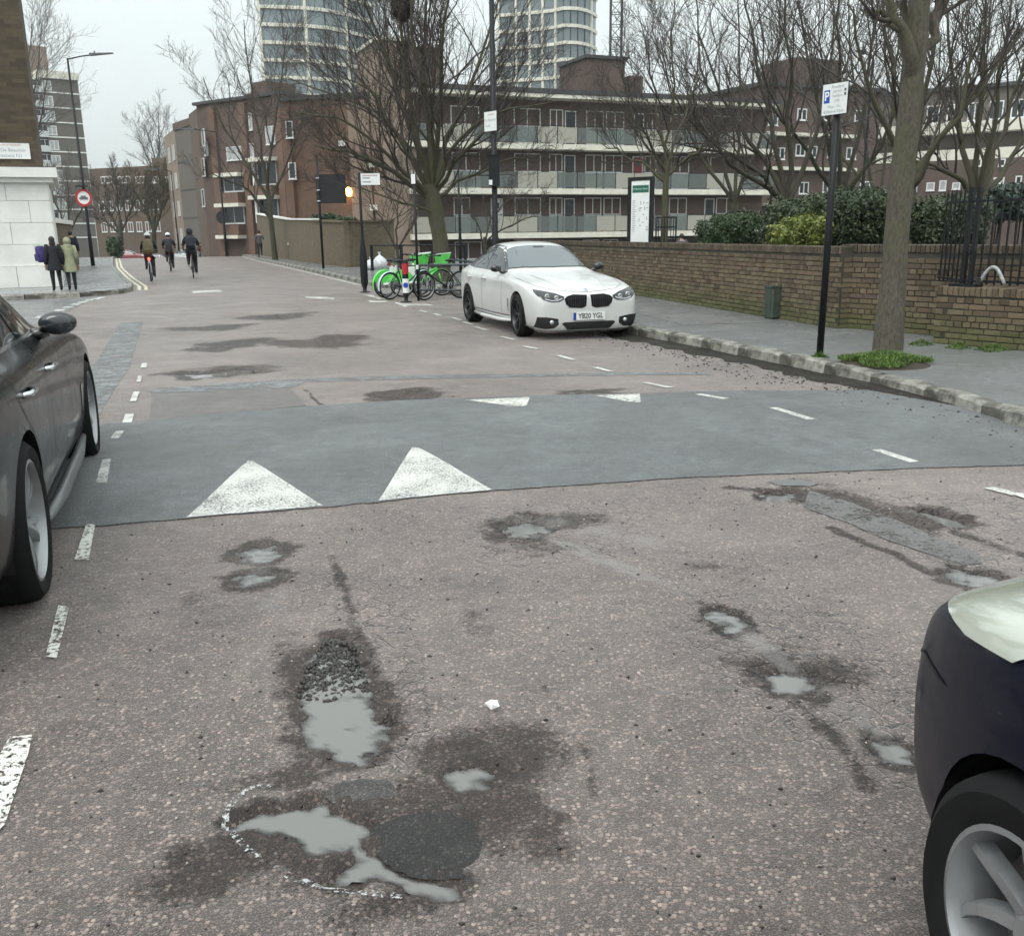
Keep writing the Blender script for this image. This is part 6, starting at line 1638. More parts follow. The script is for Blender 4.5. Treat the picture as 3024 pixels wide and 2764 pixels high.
def spawn(P, R, c, m, rng, ang=(.5, .95), ratio=(.35, .6), up=.25, t0=.25, rmin=.006, rr=.55, wig=.16, lmin=.25):
    """c shoots from each polyline"""
    n, mm, _ = P.shape
    idx = np.repeat(np.arange(n), c); t = t0 + (1 - t0) * ((np.tile(np.arange(c), n) + rng.rand(n * c)) / c)
    x = t * (mm - 1); i = np.minimum(x.astype(int), mm - 2); f = (x - i)[:, None]
    S = P[idx, i] * (1 - f) + P[idx, i + 1] * f; D = unit(P[idx, i + 1] - P[idx, i])
    r0_ = R[idx, i] * (1 - f[:, 0]) + R[idx, i + 1] * f[:, 0]
    L = np.linalg.norm(np.diff(P, axis=1), axis=2).sum(1)[idx]
    side = unit(np.cross(D, rng.normal(size=D.shape))); a = rng.uniform(ang[0], ang[1], n * c)[:, None]
    d = unit(D * np.cos(a) + side * np.sin(a) + np.array([0, 0, up]))
    ln = np.maximum(L * rng.uniform(ratio[0], ratio[1], n * c) * (1.15 - .55 * t), lmin)
    Q = np.empty((n * c, m, 3)); Q[:, 0] = S; cur = d
    for j in range(1, m):
        Q[:, j] = Q[:, j - 1] + cur * (ln / (m - 1))[:, None]
        cur = unit(cur + rng.normal(size=d.shape) * wig + np.array([0, 0, up * .25]))
    ra = np.maximum(r0_ * rr, rmin); RR = ra[:, None] * np.linspace(1, .35, m)[None]; RR = np.maximum(RR, rmin * .6)
    return Q, RR
def poly_resample(pts, m):
    pts = np.array(pts, float); d = np.r_[0, np.cumsum(np.linalg.norm(np.diff(pts, axis=0), axis=1))]; q = np.linspace(0, d[-1], m)
    out = np.stack([np.interp(q, d, pts[:, i]) for i in range(3)], 1)
    for _ in range(2): out[1:-1] = .5 * out[1:-1] + .25 * (out[:-2] + out[2:])
    return out
def tree(name, label, trunk, tr, limbs, lr, seed, counts=(9, 8, 6), bark=None, twig=None, up=(.3, .25, .2), rmin=.006, group=None, ratio=((.4, .65), (.4, .6), (.35, .6)), rough_trunk=.02):
    """trunk: points; limbs: list of point lists; counts: shoots at each further level"""
    rng = np.random.RandomState(seed)
    base = np.array(trunk[0], float)
    root = thing(name, label, 'tree', tuple(base), 0, group)
    m0 = 22
    tk = np.array(trunk, float) - base; tk = np.vstack([tk[0] + (tk[0] - tk[1]) / np.linalg.norm(tk[0] - tk[1]) * .3, tk])
    tr = [tr[0] * 1.12] + list(tr)
    T = poly_resample(tk, m0)[None]
    r = np.interp(np.linspace(0, 1, m0), np.linspace(0, 1, len(tr)), tr)
    r[0] *= 1.18
    V, F = tubes(T, r[None], 16, rng)
    V += rng.normal(size=V.shape) * rough_trunk * r.mean() 
    from_np('trunk', V, F, bark or BARKD, root, True)
    Ls = np.array([poly_resample(np.array(l) - base, 9) for l in limbs]); 
    Ls[:, 1:-1] += rng.normal(size=Ls[:, 1:-1].shape) * .05
    LR = np.array([np.linspace(1, .22, 9) * (lr if not isinstance(lr, (list, tuple)) else lr[i]) for i in range(len(limbs))])
    for i in range(len(limbs)):
        V, F = tubes(Ls[i:i + 1], LR[i:i + 1], 8, rng); from_np('limb', V, F, bark or BARKD, root, True)
    P, R = Ls, LR; vs, fs, o = [], [], 0
    for lv, c in enumerate(counts):
        P, R = spawn(P, R, c, (6, 5, 4, 4)[lv], rng, up=up[min(lv, len(up) - 1)], rmin=rmin, ratio=ratio[min(lv, len(ratio) - 1)], t0=.18 if lv == 0 else .25)
        V, F = tubes(P, R, (5, 4, 3, 3)[lv], rng); vs.append(V); fs.append(F + o); o += len(V)
    from_np('crown', np.concatenate(vs), np.concatenate(fs), twig or TWIGM, root, True)
    return root
def pts(Y, *xy): return [tuple(ATY(x, y, Y + (dy[0] if dy else 0))) for x, y, *dy in xy]
def auto_limbs(top, H, spread, n, seed, el=(.75, 1.25), t0=None, lo=None):
    rs = random.Random(seed); out = []
    for k in range(n):
        az = 2 * PI * (k + rs.uniform(-.3, .3)) / n; e = rs.uniform(*el); L = H * rs.uniform(.75, 1.1)
        s = Vector(top) if lo is None else Vector(top).lerp(Vector(lo), rs.random())
        d = Vector((math.cos(az) * math.cos(e), math.sin(az) * math.cos(e), math.sin(e)))
        m1 = s + d * L * .35 * spread; d2 = (d + Vector((0, 0, .55))).normalized()
        out.append([tuple(s), tuple(m1), tuple(m1 + d2 * L * .35), tuple(m1 + d2 * L * .7 + Vector((rs.uniform(-.3, .3), rs.uniform(-.3, .3), 0)))])
    return out

# the big tree behind the bicycles
Yt = 31
b0 = ATY(1304, 832, Yt)
trk = [tuple(b0)] + pts(Yt, (1302, 720), (1288, 640), (1278, 585), (1272, 545))
lim = [pts(Yt, (1270, 590), (1215, 555, -.4), (1150, 500, -.9), (1060, 455, -1.3), (930, 430, -1.6)), pts(Yt, (1272, 570), (1215, 480), (1160, 380, .4), (1080, 250, .8), (990, 140, 1)),
       pts(Yt, (1272, 560), (1225, 420, -.5), (1190, 250, -1), (1185, 60, -1.3), (1180, -120, -1.4)), pts(Yt, (1275, 555), (1262, 400, .5), (1250, 200, .9), (1262, 0, 1.2), (1270, -160, 1.3)),
       pts(Yt, (1275, 560), (1290, 400, -.6), (1310, 220, -1.1), (1325, 40, -1.5), (1335, -120, -1.6)), pts(Yt, (1280, 575), (1330, 500, -.4), (1400, 420, -.9), (1480, 330, -1.2), (1570, 240, -1.3)),
       pts(Yt, (1282, 585), (1340, 540, .5), (1420, 500, 1), (1510, 470, 1.4), (1600, 455, 1.6)), pts(Yt, (1270, 565), (1190, 400, .8), (1100, 300, 1.5), (980, 300, 2), (850, 230, 2.2)),
       pts(Yt, (1278, 555), (1330, 380, .9), (1400, 250, 1.5), (1440, 100, 1.8), (1500, -60, 2)), pts(Yt, (1272, 560), (1205, 330, .2), (1120, 120, .2), (1060, -40, 0), (1010, -140, 0)),
       pts(Yt, (1275, 555), (1270, 340, -1.2), (1230, 150, -2), (1215, -60, -2.4)), pts(Yt, (1268, 585), (1180, 500, -1), (1080, 380, -1.8), (960, 330, -2.3), (860, 330, -2.6)), pts(Yt, (1300, 640), (1240, 600, -.5), (1160, 590, -.9), (1060, 560, -1.1)),
       pts(Yt, (1278, 560), (1350, 420, -1), (1430, 330, -1.7), (1530, 330, -2), (1640, 300, -2.2))]
lim = [l if len(l) == 5 else l + [tuple(Vector(l[-1]) + (Vector(l[-1]) - Vector(l[-2])) * .8)] for l in lim]
tree('street_tree', 'big bare spreading tree with green mossy trunk behind the bicycles', trk, [.27, .25, .24, .25, .22], lim, [.10, .09, .10, .10, .09, .075, .065, .08, .09, .085, .08, .075, .045, .07], 11, (11, 9, 7), BARKG, TWIGM, up=(.35, .3, .2), rmin=.0065)
n0 = ATY(1188, 22, 29.6)
rng = np.random.RandomState(8); S = rng.normal(size=(420, 3)); S = unit(S) * rng.uniform(.5, 1, (420, 1)) ** .5 * np.array([.26, .26, .36]); D = unit(np.cross(S, rng.normal(size=S.shape)))
P = np.stack([S - D * .2, S, S + D * .2], 1); V, F = tubes(P, np.full((420, 3), .012), 3, rng)
nest = from_np('bird_nest', V + np.array(n0), F, TWIGM); tag(nest, 'dark ball of twigs high in the big bare tree', 'nest')

# the slim tree at the kerb on the right
p0 = GP(2620, 1052, KERB_Z)
Yk = p0.y
trk = [tuple(p0)] + pts(Yk, (2628, 950), (2640, 800), (2652, 640), (2668, 480), (2688, 320), (2700, 200), (2712, 60), (2722, -100), (2735, -260))
lim = [pts(Yk, (2688, 235), (2672, 140, -.1), (2640, 80, -.2), (2632, -10, -.25), (2610, -160, -.3)), pts(Yk, (2655, 90, -.15), (2630, 62, -.18), (2590, 45, -.2), (2555, 36, -.2), (2540, 30, -.2)),
       pts(Yk, (2700, 210), (2748, 120, .1), (2790, 40, .2), (2850, -60, .3), (2900, -220, .4)), pts(Yk, (2722, -100), (2700, -260), (2640, -420), (2560, -620, .2), (2500, -820)), pts(Yk, (2728, -160), (2790, -300), (2880, -440, -.3), (2950, -640, -.5), (3000, -800)),
       pts(Yk, (2735, -260), (2745, -400), (2760, -560, .4), (2750, -760, .5), (2760, -900)), pts(Yk, (2690, 280), (2680, 120, .12), (2672, 20, .2), (2668, -120, .3), (2650, -300, .4))]
tree('street_tree', 'slim grey barked tree growing from a grass tuft at the right kerb', trk, [.165, .146, .138, .134, .13, .125, .12, .115, .10, .085], lim, [.085, .035, .07, .09, .085, .08, .075], 23, (5, 5, 4), BARKL, TWIGM, rmin=.004, rough_trunk=.028)

# young tree in its guard beyond the wall
Ys = 27
b0 = ATY(1961, 850, Ys); trk = [tuple(b0)] + pts(Ys, (1962, 720), (1964, 620), (1966, 540), (1968, 490))
lim = [pts(Ys, (1966, 540), (1900, 500), (1830, 450, .4), (1770, 420, .6)), pts(Ys, (1968, 520), (2030, 470), (2090, 420, -.5), (2150, 380, -.7)), pts(Ys, (1967, 500), (1950, 380), (1925, 230, .3), (1890, 60, .5)), pts(Ys, (1968, 490), (1975, 340, -.3), (1985, 160, -.5), (1990, -20, -.6)),
       pts(Ys, (1968, 500), (2010, 380), (2050, 240, .5), (2085, 90, .8)), pts(Ys, (1967, 510), (1915, 420, -.5), (1860, 320, -.9), (1830, 180, -1.1)), pts(Ys, (1966, 525), (2000, 480, .6), (2060, 450, 1), (2120, 440, 1.3)), pts(Ys, (1966, 530), (1940, 490, .6), (1880, 390, 1.1), (1800, 330, 1.5))]
tree('young_tree', 'young bare tree with pale straight stem inside a black tree guard', trk, [.10, .085, .08, .085, .06], lim, .045, 31, (10, 8, 5), BARKG, TWIGM, up=(.3, .25, .2), rmin=.005)

# bare trees behind the hedge
def clump(name, label, Y, base, top, rad, limbs, lr, seed, counts=(9, 7, 5), bark=BARKD, **kw):
    b = ATY(base[0], base[1], Y); tr_ = [tuple(b), tuple(Vector(b).lerp(ATY(top[0], top[1], Y), .5)), tuple(ATY(top[0], top[1], Y))]
    return tree(name, label, tr_, [rad, rad * .9, rad * .8], [pts(Y, *l) for l in limbs], lr, seed, counts, bark, TWIGM, **kw)
clump('bare_tree', 'dark bare tree with a limb arching left over the low bush', 29, (2345, 800), (2318, 590), .20, [
    [(2320, 600), (2270, 520), (2200, 475, -.4), (2110, 440, -.8), (2020, 430, -1)], [(2318, 590), (2260, 470, .3), (2180, 370, .6), (2110, 250, 1), (2060, 90, 1.2)], [(2318, 590), (2330, 430), (2340, 250, -.4), (2330, 60, -.6), (2310, -90, -.6)], [(2320, 585), (2290, 400, .6), (2240, 230, 1), (2210, 40, 1.3), (2190, -80, 1.4)], [(2325, 600), (2390, 480, .3), (2430, 330, .5), (2460, 170, .6), (2480, 0, .7)], [(2318, 595), (2230, 540, -.7), (2150, 480, -1.2), (2060, 380, -1.5), (1990, 280, -1.7)]], .085, 41, (9, 7, 5))
clump('bare_tree', 'bare tree with upright forked stems left of the parking sign post', 32, (2490, 820), (2482, 580), .17, [
    [(2482, 590), (2440, 420), (2400, 250, .4), (2370, 80, .6), (2350, -80, .6)], [(2482, 580), (2480, 400, -.3), (2470, 200, -.5), (2475, 0, -.6), (2480, -120, -.6)], [(2484, 590), (2530, 440, .3), (2560, 280, .6), (2580, 100, .8), (2590, -60, 1)], [(2482, 600), (2420, 490, -.5), (2340, 400, -1), (2270, 300, -1.3), (2220, 180, -1.4)], [(2484, 595), (2560, 500, -.4), (2630, 380, -.8), (2680, 250, -1), (2710, 100, -1.2)]], .085, 43, (8, 7, 5))
clump('bare_tree', 'bare tree with pale green trunk just right of the slim kerb tree', 21, (2682, 800), (2688, 500), .15, [
    [(2688, 520), (2660, 400), (2640, 260, .3), (2620, 100, .5), (2600, -60, .6)], [(2690, 500), (2720, 380), (2740, 230, -.3), (2760, 80, -.4), (2780, -90, -.5)], [(2690, 520), (2760, 440, .2), (2840, 330, .4), (2930, 200, .6), (3040, 60, .7)], [(2688, 560), (2740, 480, -.4), (2790, 400, -.7), (2860, 240, -1), (2900, 60, -1.1)], [(2688, 510), (2640, 440, -.5), (2590, 330, -.8), (2540, 180, -1), (2520, 20, -1.1)]], .075, 47, (8, 7, 5), BARKG)
clump('bare_tree', 'bare multi-stemmed tree with mossy base behind the black railings', 23, (2880, 780), (2885, 585), .19, [
    [(2880, 590), (2850, 460), (2830, 300, .3), (2800, 120, .4), (2780, -40, .5)], [(2884, 585), (2880, 430), (2905, 250, -.3), (2915, 80, -.4), (2920, -80, -.4)], [(2888, 590), (2930, 480), (2980, 330, .4), (3030, 160, .6), (3080, 0, .7)], [(2890, 600), (2950, 540, .3), (3000, 450, .6), (3060, 330, .8), (3120, 200, 1)], [(2882, 600), (2820, 520, -.4), (2760, 500, -.7), (2700, 470, -.9), (2640, 420, -1)], [(2886, 590), (2920, 430, -.5), (2960, 300, -.8), (2960, 130, -1), (2990, -30, -1.1)]], .075, 53, (8, 7, 5), BARKG)
clump('bare_tree', 'further bare tree rising behind the upright forked one', 40, (2180, 820), (2170, 600), .16, [
    [(2170, 600), (2130, 450), (2090, 280), (2060, 100), (2050, -60)], [(2170, 600), (2180, 420, .5), (2190, 220, .8), (2180, 30, 1), (2180, -90, 1)], [(2170, 600), (2230, 460, -.5), (2280, 300, -.8), (2300, 120, -1), (2310, -50, -1)], [(2170, 600), (2090, 500, .5), (2020, 380, .8), (1970, 250, 1), (1950, 120, 1.2)]], .08, 59, (7, 6, 5), rmin=.008)
clump('bare_tree', 'further bare tree between the kerb tree and the gallery flats', 44, (2610, 820), (2600, 620), .18, [
    [(2600, 620), (2560, 450), (2520, 280), (2510, 100), (2500, -60)], [(2600, 620), (2620, 420, .5), (2650, 220, .8), (2660, 30, 1), (2660, -90, 1)], [(2600, 620), (2680, 470, -.5), (2760, 330, -.8), (2820, 170, -1), (2850, 20, -1)], [(2600, 620), (2520, 500, .5), (2440, 400, .8), (2400, 250, 1), (2380, 120, 1.2)]], .085, 61, (7, 6, 5), rmin=.009)
# trees along the left side of the street
def far_tree(name, label, Y, base, top, limbs, rad, lr, seed, tw, counts=(9, 7, 5), rmin=.012, bark=BARKD):
    b = ATY(base[0], base[1], Y)
    return tree(name, label, [tuple(b), tuple(Vector(b).lerp(ATY(top[0], top[1], Y), .5)), tuple(ATY(top[0], top[1], Y))], [rad, rad * .9, rad * .7], [pts(Y, *l) for l in limbs], lr, seed, counts, bark, tw, rmin=rmin)
far_tree('bare_tree', 'thin bare tree in front of the canopied brick flats', 60, (812, 760), (790, 560), [[(800, 600), (770, 450), (750, 330), (735, 200), (720, 60)], [(795, 590), (740, 500, .8), (690, 430, 1.2), (640, 330, 1.5), (600, 230, 1.6)], [(790, 560), (800, 430, -.8), (820, 300, -1.2), (835, 200, -1.5), (850, 90, -1.6)], [(798, 600), (850, 480, .6), (880, 400, 1), (900, 330, 1.4), (920, 280, 1.5)], [(795, 640), (740, 560, -.8), (690, 540, -1.4), (640, 520, -1.8), (600, 500, -2)]], .16, .10, 67, TWIGM, (9, 7, 5), .011)
far_tree('bare_tree', 'tangled bare shrub tree at the foot of the pale stair tower', 44, (1180, 790), (1170, 720), [[(1172, 740), (1130, 650), (1090, 590), (1060, 540)], [(1172, 740), (1170, 640, .5), (1180, 560, .7), (1190, 500, .9)], [(1174, 740), (1220, 660, -.5), (1250, 600, -.7), (1270, 560, -1)]], .08, .05, 71, TWIGM, (9, 8, 5), .008)
far_tree('bare_tree', 'low bare shrub tree in front of the white deck slabs', 42, (1440, 800), (1430, 700), [[(1432, 720), (1400, 640), (1370, 600), (1350, 560)], [(1432, 720), (1450, 640, .5), (1500, 590, .7), (1560, 570, .9)], [(1434, 720), (1480, 680, -.5), (1530, 650, -.7), (1590, 640, -1)]], .08, .045, 73, TWIGM, (8, 6, 5), .007)
far_tree('bare_tree', 'faint bare tree standing above the long low flats', 165, (470, 720), (468, 560), [[(468, 560), (440, 470), (415, 420), (400, 395)], [(468, 560), (472, 440), (470, 380), (468, 330)], [(468, 560), (500, 470), (505, 420), (510, 390)], [(468, 560), (455, 450), (440, 400), (425, 370)]], .3, .16, 79, TWIGF, (9, 7, 5), .02)
far_tree('bare_tree', 'olive brown tree mass at the end of the street, left of the lamp', 125, (455, 760), (455, 640), [[(455, 680), (420, 600), (395, 560), (380, 540)], [(455, 680), (460, 590), (465, 540), (470, 510)], [(455, 680), (490, 600), (505, 560), (515, 530)], [(455, 690), (430, 620), (430, 570), (425, 530)], [(455, 690), (480, 620), (485, 570), (480, 525)]], .3, .16, 83, TWIGB, (10, 9, 6), .028)
far_tree('bare_tree', 'dark bare tree at the foot of the tall tower block', 120, (360, 770), (355, 650), [[(355, 690), (320, 620), (290, 590), (270, 560)], [(355, 690), (350, 600), (345, 560), (340, 520)], [(355, 690), (390, 610), (405, 580), (415, 560)], [(355, 690), (310, 650), (280, 640), (255, 640)]], .3, .15, 89, TWIGM, (10, 9, 6), .022)
far_tree('bare_tree', 'grey bare tree between the corner building and the lamp column', 75, (205, 780), (200, 690), [[(200, 700), (170, 620), (150, 560), (140, 520)], [(200, 700), (205, 620), (200, 560), (195, 510)], [(200, 700), (235, 630), (255, 590), (265, 550)]], .14, .09, 97, TWIGF, (9, 8, 5), .012)
far_tree('bare_tree', 'faint tall bare tree against the sky behind the corner building', 110, (60, 760), (70, 560), [[(70, 560), (90, 350), (110, 220), (120, 120), (125, 60)], [(70, 560), (60, 350), (85, 200), (90, 120), (95, 70)], [(70, 560), (110, 420), (125, 320), (135, 250), (140, 190)]], .3, .15, 101, TWIGF, (9, 8, 5), .016)

# ---------------------------------------------------------------- leafy shrubs
def leafmat(name, c1, c2, c3=None):
    t = NT(name)
    n1 = t.noise(4.0, 4, .7)
    g = t.n('NewGeometry') if False else None
    c = t.ramp(n1, [(.3, c1), (.6, c2)] + ([(.78, c3)] if c3 else []))
    t.base(c); t.rough(.42); t.set(Specular_IOR_Level=.4)
    MATS[name] = t.mat; return t.mat
HEDGE = leafmat('dark_hedge_leaf', (0.016, 0.027, 0.012), (0.045, 0.066, 0.026), (0.09, 0.115, 0.045))
HEDGE2 = leafmat('hedge_leaf', (0.016, 0.032, 0.012), (0.045, 0.075, 0.026), (0.09, 0.125, 0.045))
YELL = leafmat('variegated_leaf', (0.03, 0.055, 0.015), (0.16, 0.19, 0.035), (0.62, 0.56, 0.12))
def leaves(name, blobs, n, size, mat, parent, seed, flat=.5):
    """leaf faces through and over the blobs (centre, radii)"""
    rng = np.random.RandomState(seed)
    w_ = np.array([b[1][0] * b[1][2] for b in blobs]); w_ = w_ / w_.sum(); vs = []
    for (c, r), q in zip(blobs, w_):
        k = int(n * q); d = unit(rng.normal(size=(k, 3))); rad = rng.rand(k, 1) ** .22
        lump = 1 + .16 * np.sin(d[:, :1] * 7 + c[0]) * np.cos(d[:, 2:3] * 6 + c[2]) + .10 * rng.normal(size=(k, 1))
        # squarish like a clipped bush
        dd = np.sign(d) * np.abs(d) ** .72
        p = np.array(c) + dd * rad * lump * np.array(r)
        nrm = unit(d + rng.normal(size=(k, 3)) * .7); a = unit(np.cross(nrm, rng.normal(size=(k, 3)))); b_ = np.cross(nrm, a)
        s = (size * rng.uniform(.6, 1.3, (k, 1)))
        vs.append(np.stack([p - a * s, p + b_ * s * flat, p + a * s, p - b_ * s * flat], 1).reshape(-1, 3))
    V = np.concatenate(vs); F = np.arange(len(V)).reshape(-1, 4)
    return from_np(name, V, F, mat, parent)
def bush(name, label, boxes, Y, n, size, mat, seed, z0=.1, depth=1.0):
    """boxes: image rectangles of the bush at distance Y"""
    blobs = []
    for (x0, y0, x1, y1, *dy) in boxes:
        a = ATY(x0, y0, Y); b = ATY(x1, y1, Y); dd = dy[0] if dy else 0
        blobs.append((((a.x + b.x) / 2, Y + dd, (a.z + b.z) / 2), (abs(b.x - a.x) / 2, depth, abs(a.z - b.z) / 2)))
    bx_ = sum(b[0][0] for b in blobs) / len(blobs)
    root = thing(name, label, 'bush', (bx_, Y, z0))
    bl = [((c[0] - bx_, c[1] - Y, c[2] - z0), r) for c, r in blobs]
    leaves('foliage', bl, n, size, mat, root, seed)
    core = MB()
    for c, r in bl: core.ball(c, (r[0] * .72, r[1] * .72, r[2] * .74), 10, 8)
    st = MB()
    rs = random.Random(seed)
    for c, r in bl:
        for k in range(4):
            x = c[0] + rs.uniform(-.4, .4) * r[0]; st.tube([(x, c[1], 0), (x + rs.uniform(-.15, .15), c[1], max(.3, c[2]))], [.03, .015], 6)
    tag(st.build('stems', BARKD, root), kind='stuff')
bush('low_bush', 'rounded dark green bush left of the yellow shrub', [(2062, 652, 2150, 735), (2100, 632, 2215, 735), (2180, 630, 2238, 730)], 22.6, 20000, .034, HEDGE2, 1, depth=.7)
bush('hedge', 'tall clipped dark green hedge behind the brick wall', [(2268, 592, 2400, 740), (2380, 572, 2480, 740), (2450, 560, 2570, 740), (2540, 560, 2660, 740)], 18.6, 42000, .032, HEDGE, 2, depth=.7)
bush('hedge', 'dark green hedge between kerb tree and black railings', [(2722, 585, 2800, 735), (2770, 582, 2880, 735)], 17.0, 22000, .032, HEDGE, 3, depth=.7)
bush('shrub', 'yellow and green variegated shrub in front of the hedge', [(2275, 665, 2340, 735), (2310, 640, 2400, 735), (2370, 635, 2440, 735)], 17.6, 9000, .036, YELL, 4, depth=.45)
bush('dark_shrub', 'dark evergreen shrub at far right above the railings', [(2900, 550, 2980, 640), (2950, 545, 3080, 650), (2840, 575, 2900, 660)], 30, 7000, .09, leafmat('blue_green_leaf', (0.012, 0.025, 0.018), (0.035, 0.06, 0.042), (0.06, 0.09, 0.06)), 5, depth=1.3)
bush('ivy_bush', 'green creeper over the garden wall behind the matrix board', [(918, 634, 1000, 672), (980, 642, 1055, 672)], 53, 3000, .10, HEDGE2, 6, depth=.5, z0=1.2)
bush('green_bush', 'small green bush at the left kerb beyond the lamp column', [(318, 700, 360, 760)], 85, 1500, .16, HEDGE2, 7, depth=.9, z0=0)
# grass round the kerb tree
def grass(name, cx, cy, z, rx, ry, n, hgt, seed, mat, label):
    rng = np.random.RandomState(seed)
    a = rng.rand(n) * 2 * PI; r = np.sqrt(rng.rand(n)) * (1 + .25 * np.sin(a * 3 + 1)); x = cx + rx * r * np.cos(a); y = cy + ry * r * np.sin(a)
    h = hgt * rng.uniform(.35, 1.1, n) * (1.15 - .5 * r); d = rng.normal(size=(n, 2)) * .5; w_ = .004 + .004 * rng.rand(n); t_ = rng.rand(n) * PI
    zz = z + .05 * np.maximum(0, 1 - r)
    b0_ = np.stack([x - w_ * np.cos(t_), y - w_ * np.sin(t_), zz], 1); b1_ = np.stack([x + w_ * np.cos(t_), y + w_ * np.sin(t_), zz], 1)
    m_ = np.stack([x + d[:, 0] * h * .35, y + d[:, 1] * h * .35, zz + h * .6], 1); tp = np.stack([x + d[:, 0] * h, y + d[:, 1] * h, zz + h * .85], 1)
    m0_ = m_ - (b1_ - b0_) * .35; m1_ = m_ + (b1_ - b0_) * .35
    V = np.stack([b0_, b1_, m1_, m0_, tp], 1).reshape(-1, 3); o = np.arange(n) * 5
    F = np.concatenate([np.stack([o, o + 1, o + 2, o + 3], 1), np.stack([o + 3, o + 2, o + 4, o + 4], 1)])
    me_f = [tuple(f) if f[2] != f[3] else tuple(f[:3]) for f in F.tolist()]
    me = bpy.data.meshes.new(name); me.from_pydata(V.tolist(), [], me_f); me.materials.append(mat)
    return tag(mesh_obj(name, me), label, 'grass', kind='stuff')
GRASSM = leafmat('grass_blade', (0.045, 0.08, 0.016), (0.10, 0.17, 0.03), (0.19, 0.24, 0.07))
SOILM = plain('soil', (0.035, 0.027, 0.018), .9, var=.4, scale=12)
g0 = GP(2612, 1076, KERB_Z)
sm = MB(); n = 20; vs = [(g0.x, g0.y, .20)] + [(g0.x + .30 * math.cos(2 * PI * k / n), g0.y + .36 * math.sin(2 * PI * k / n), KERB_Z + .05) for k in range(n)] + [(g0.x + .52 * math.cos(2 * PI * k / n), g0.y + .56 * math.sin(2 * PI * k / n), KERB_Z - .01) for k in range(n)]
sm.add(vs, [(0, 1 + k, 1 + (k + 1) % n) for k in range(n)] + [(1 + k, 1 + n + k, 1 + n + (k + 1) % n, 1 + (k + 1) % n) for k in range(n)])
tag(sm.build('tree_pit', SOILM, None, True), 'heaved earth and tarmac round the kerb tree', kind='structure')
grass('grass_tuft', g0.x, g0.y, KERB_Z + .03, .46, .42, 4200, .10, 1, GRASSM, 'bright green grass tuft round the kerb tree')
for (px, py, r, n, sd) in ((2420, 1058, .10, 150, 2), (2830, 1030, .14, 260, 3), (2930, 1036, .20, 420, 4), (2720, 1020, .15, 200, 5)):
    g = GP(px, py, KERB_Z); grass('weeds', g.x, g.y, KERB_Z, r, r * .7, n, .06, sd, GRASSM, 'weeds at the foot of the wall and post')
# ================================================================== WALLS, RAILINGS, STREET FURNITURE
t = NT('stock_brick')
fr_ = t.math('FRACT', t.math('ADD', t.rnd(), t.attr('tone')))
n1 = t.noise(30.0, 5, .75)
c = t.ramp(fr_, [(0, (0.085, 0.062, 0.040)), (.3, (0.145, 0.108, 0.066)), (.55, (0.175, 0.14, 0.088)), (.75, (0.115, 0.078, 0.055)), (.9, (0.21, 0.165, 0.105)), (1, (0.16, 0.10, 0.07))])
c = t.mix(.55, c, t.ramp(n1, [(.3, .5), (.7, 1.35)]), 'MULTIPLY')
pos = t.n('NewGeometry').outputs['Position']; sp_ = t.n('SeparateXYZ'); t.l(pos, sp_.inputs[0])
lo = t.n('MapRange', i_From_Min=.85, i_From_Max=.15); t.l(sp_.outputs['Z'], lo.inputs['Value'])
alg = t.noise(2.6, 5, .7, pos)
am = t.ramp(t.math('MULTIPLY', lo.outputs[0], t.math('ADD', alg, .25)), [(.30, 0.0), (.75, .62)])
c = t.mix(am, c, (0.085, 0.11, 0.028))
hi = t.n('MapRange', i_From_Min=.95, i_From_Max=1.25); t.l(sp_.outputs['Z'], hi.inputs['Value'])
c = t.mix(t.math('MULTIPLY', hi.outputs[0], t.ramp(alg, [(.35, .25), (.6, .7)])), c, (0.040, 0.034, 0.026))
t.base(c); t.rough(.8); t.bump(n1, .6, .006)
STOCK = t.mat
MORTAR = plain('old_mortar', (0.055, 0.05, 0.036), .9, var=.4, scale=5)
def brick_mesh(L, Hh, D, seed):
    rs = random.Random(seed); b = .006; j = .0035
    vs = []
    for y, i in ((0, b), (b, 0), (D, 0)):
        for x, z in ((i, i), (L - i, i), (L - i, Hh - i), (i, Hh - i)): vs.append((x + rs.uniform(-j, j), y + (rs.uniform(-j, j) if y < D else 0), z + rs.uniform(-j, j)))
    fs = [(0, 1, 2, 3)] + [(4 * k + i, 4 * k + (i + 1) % 4, 4 * k + 4 + (i + 1) % 4, 4 * k + 4 + i) for k in (0, 1) for i in range(4)]
    return MB().add(vs, fs).mesh('brick', STOCK)
STRET = [brick_mesh(.2135, .0635, .09, k) for k in range(5)]; HEADR = [brick_mesh(.101, .0635, .09, 50 + k) for k in range(3)]; COPE = [brick_mesh(.0635, .108, .32, 70 + k) for k in range(3)]
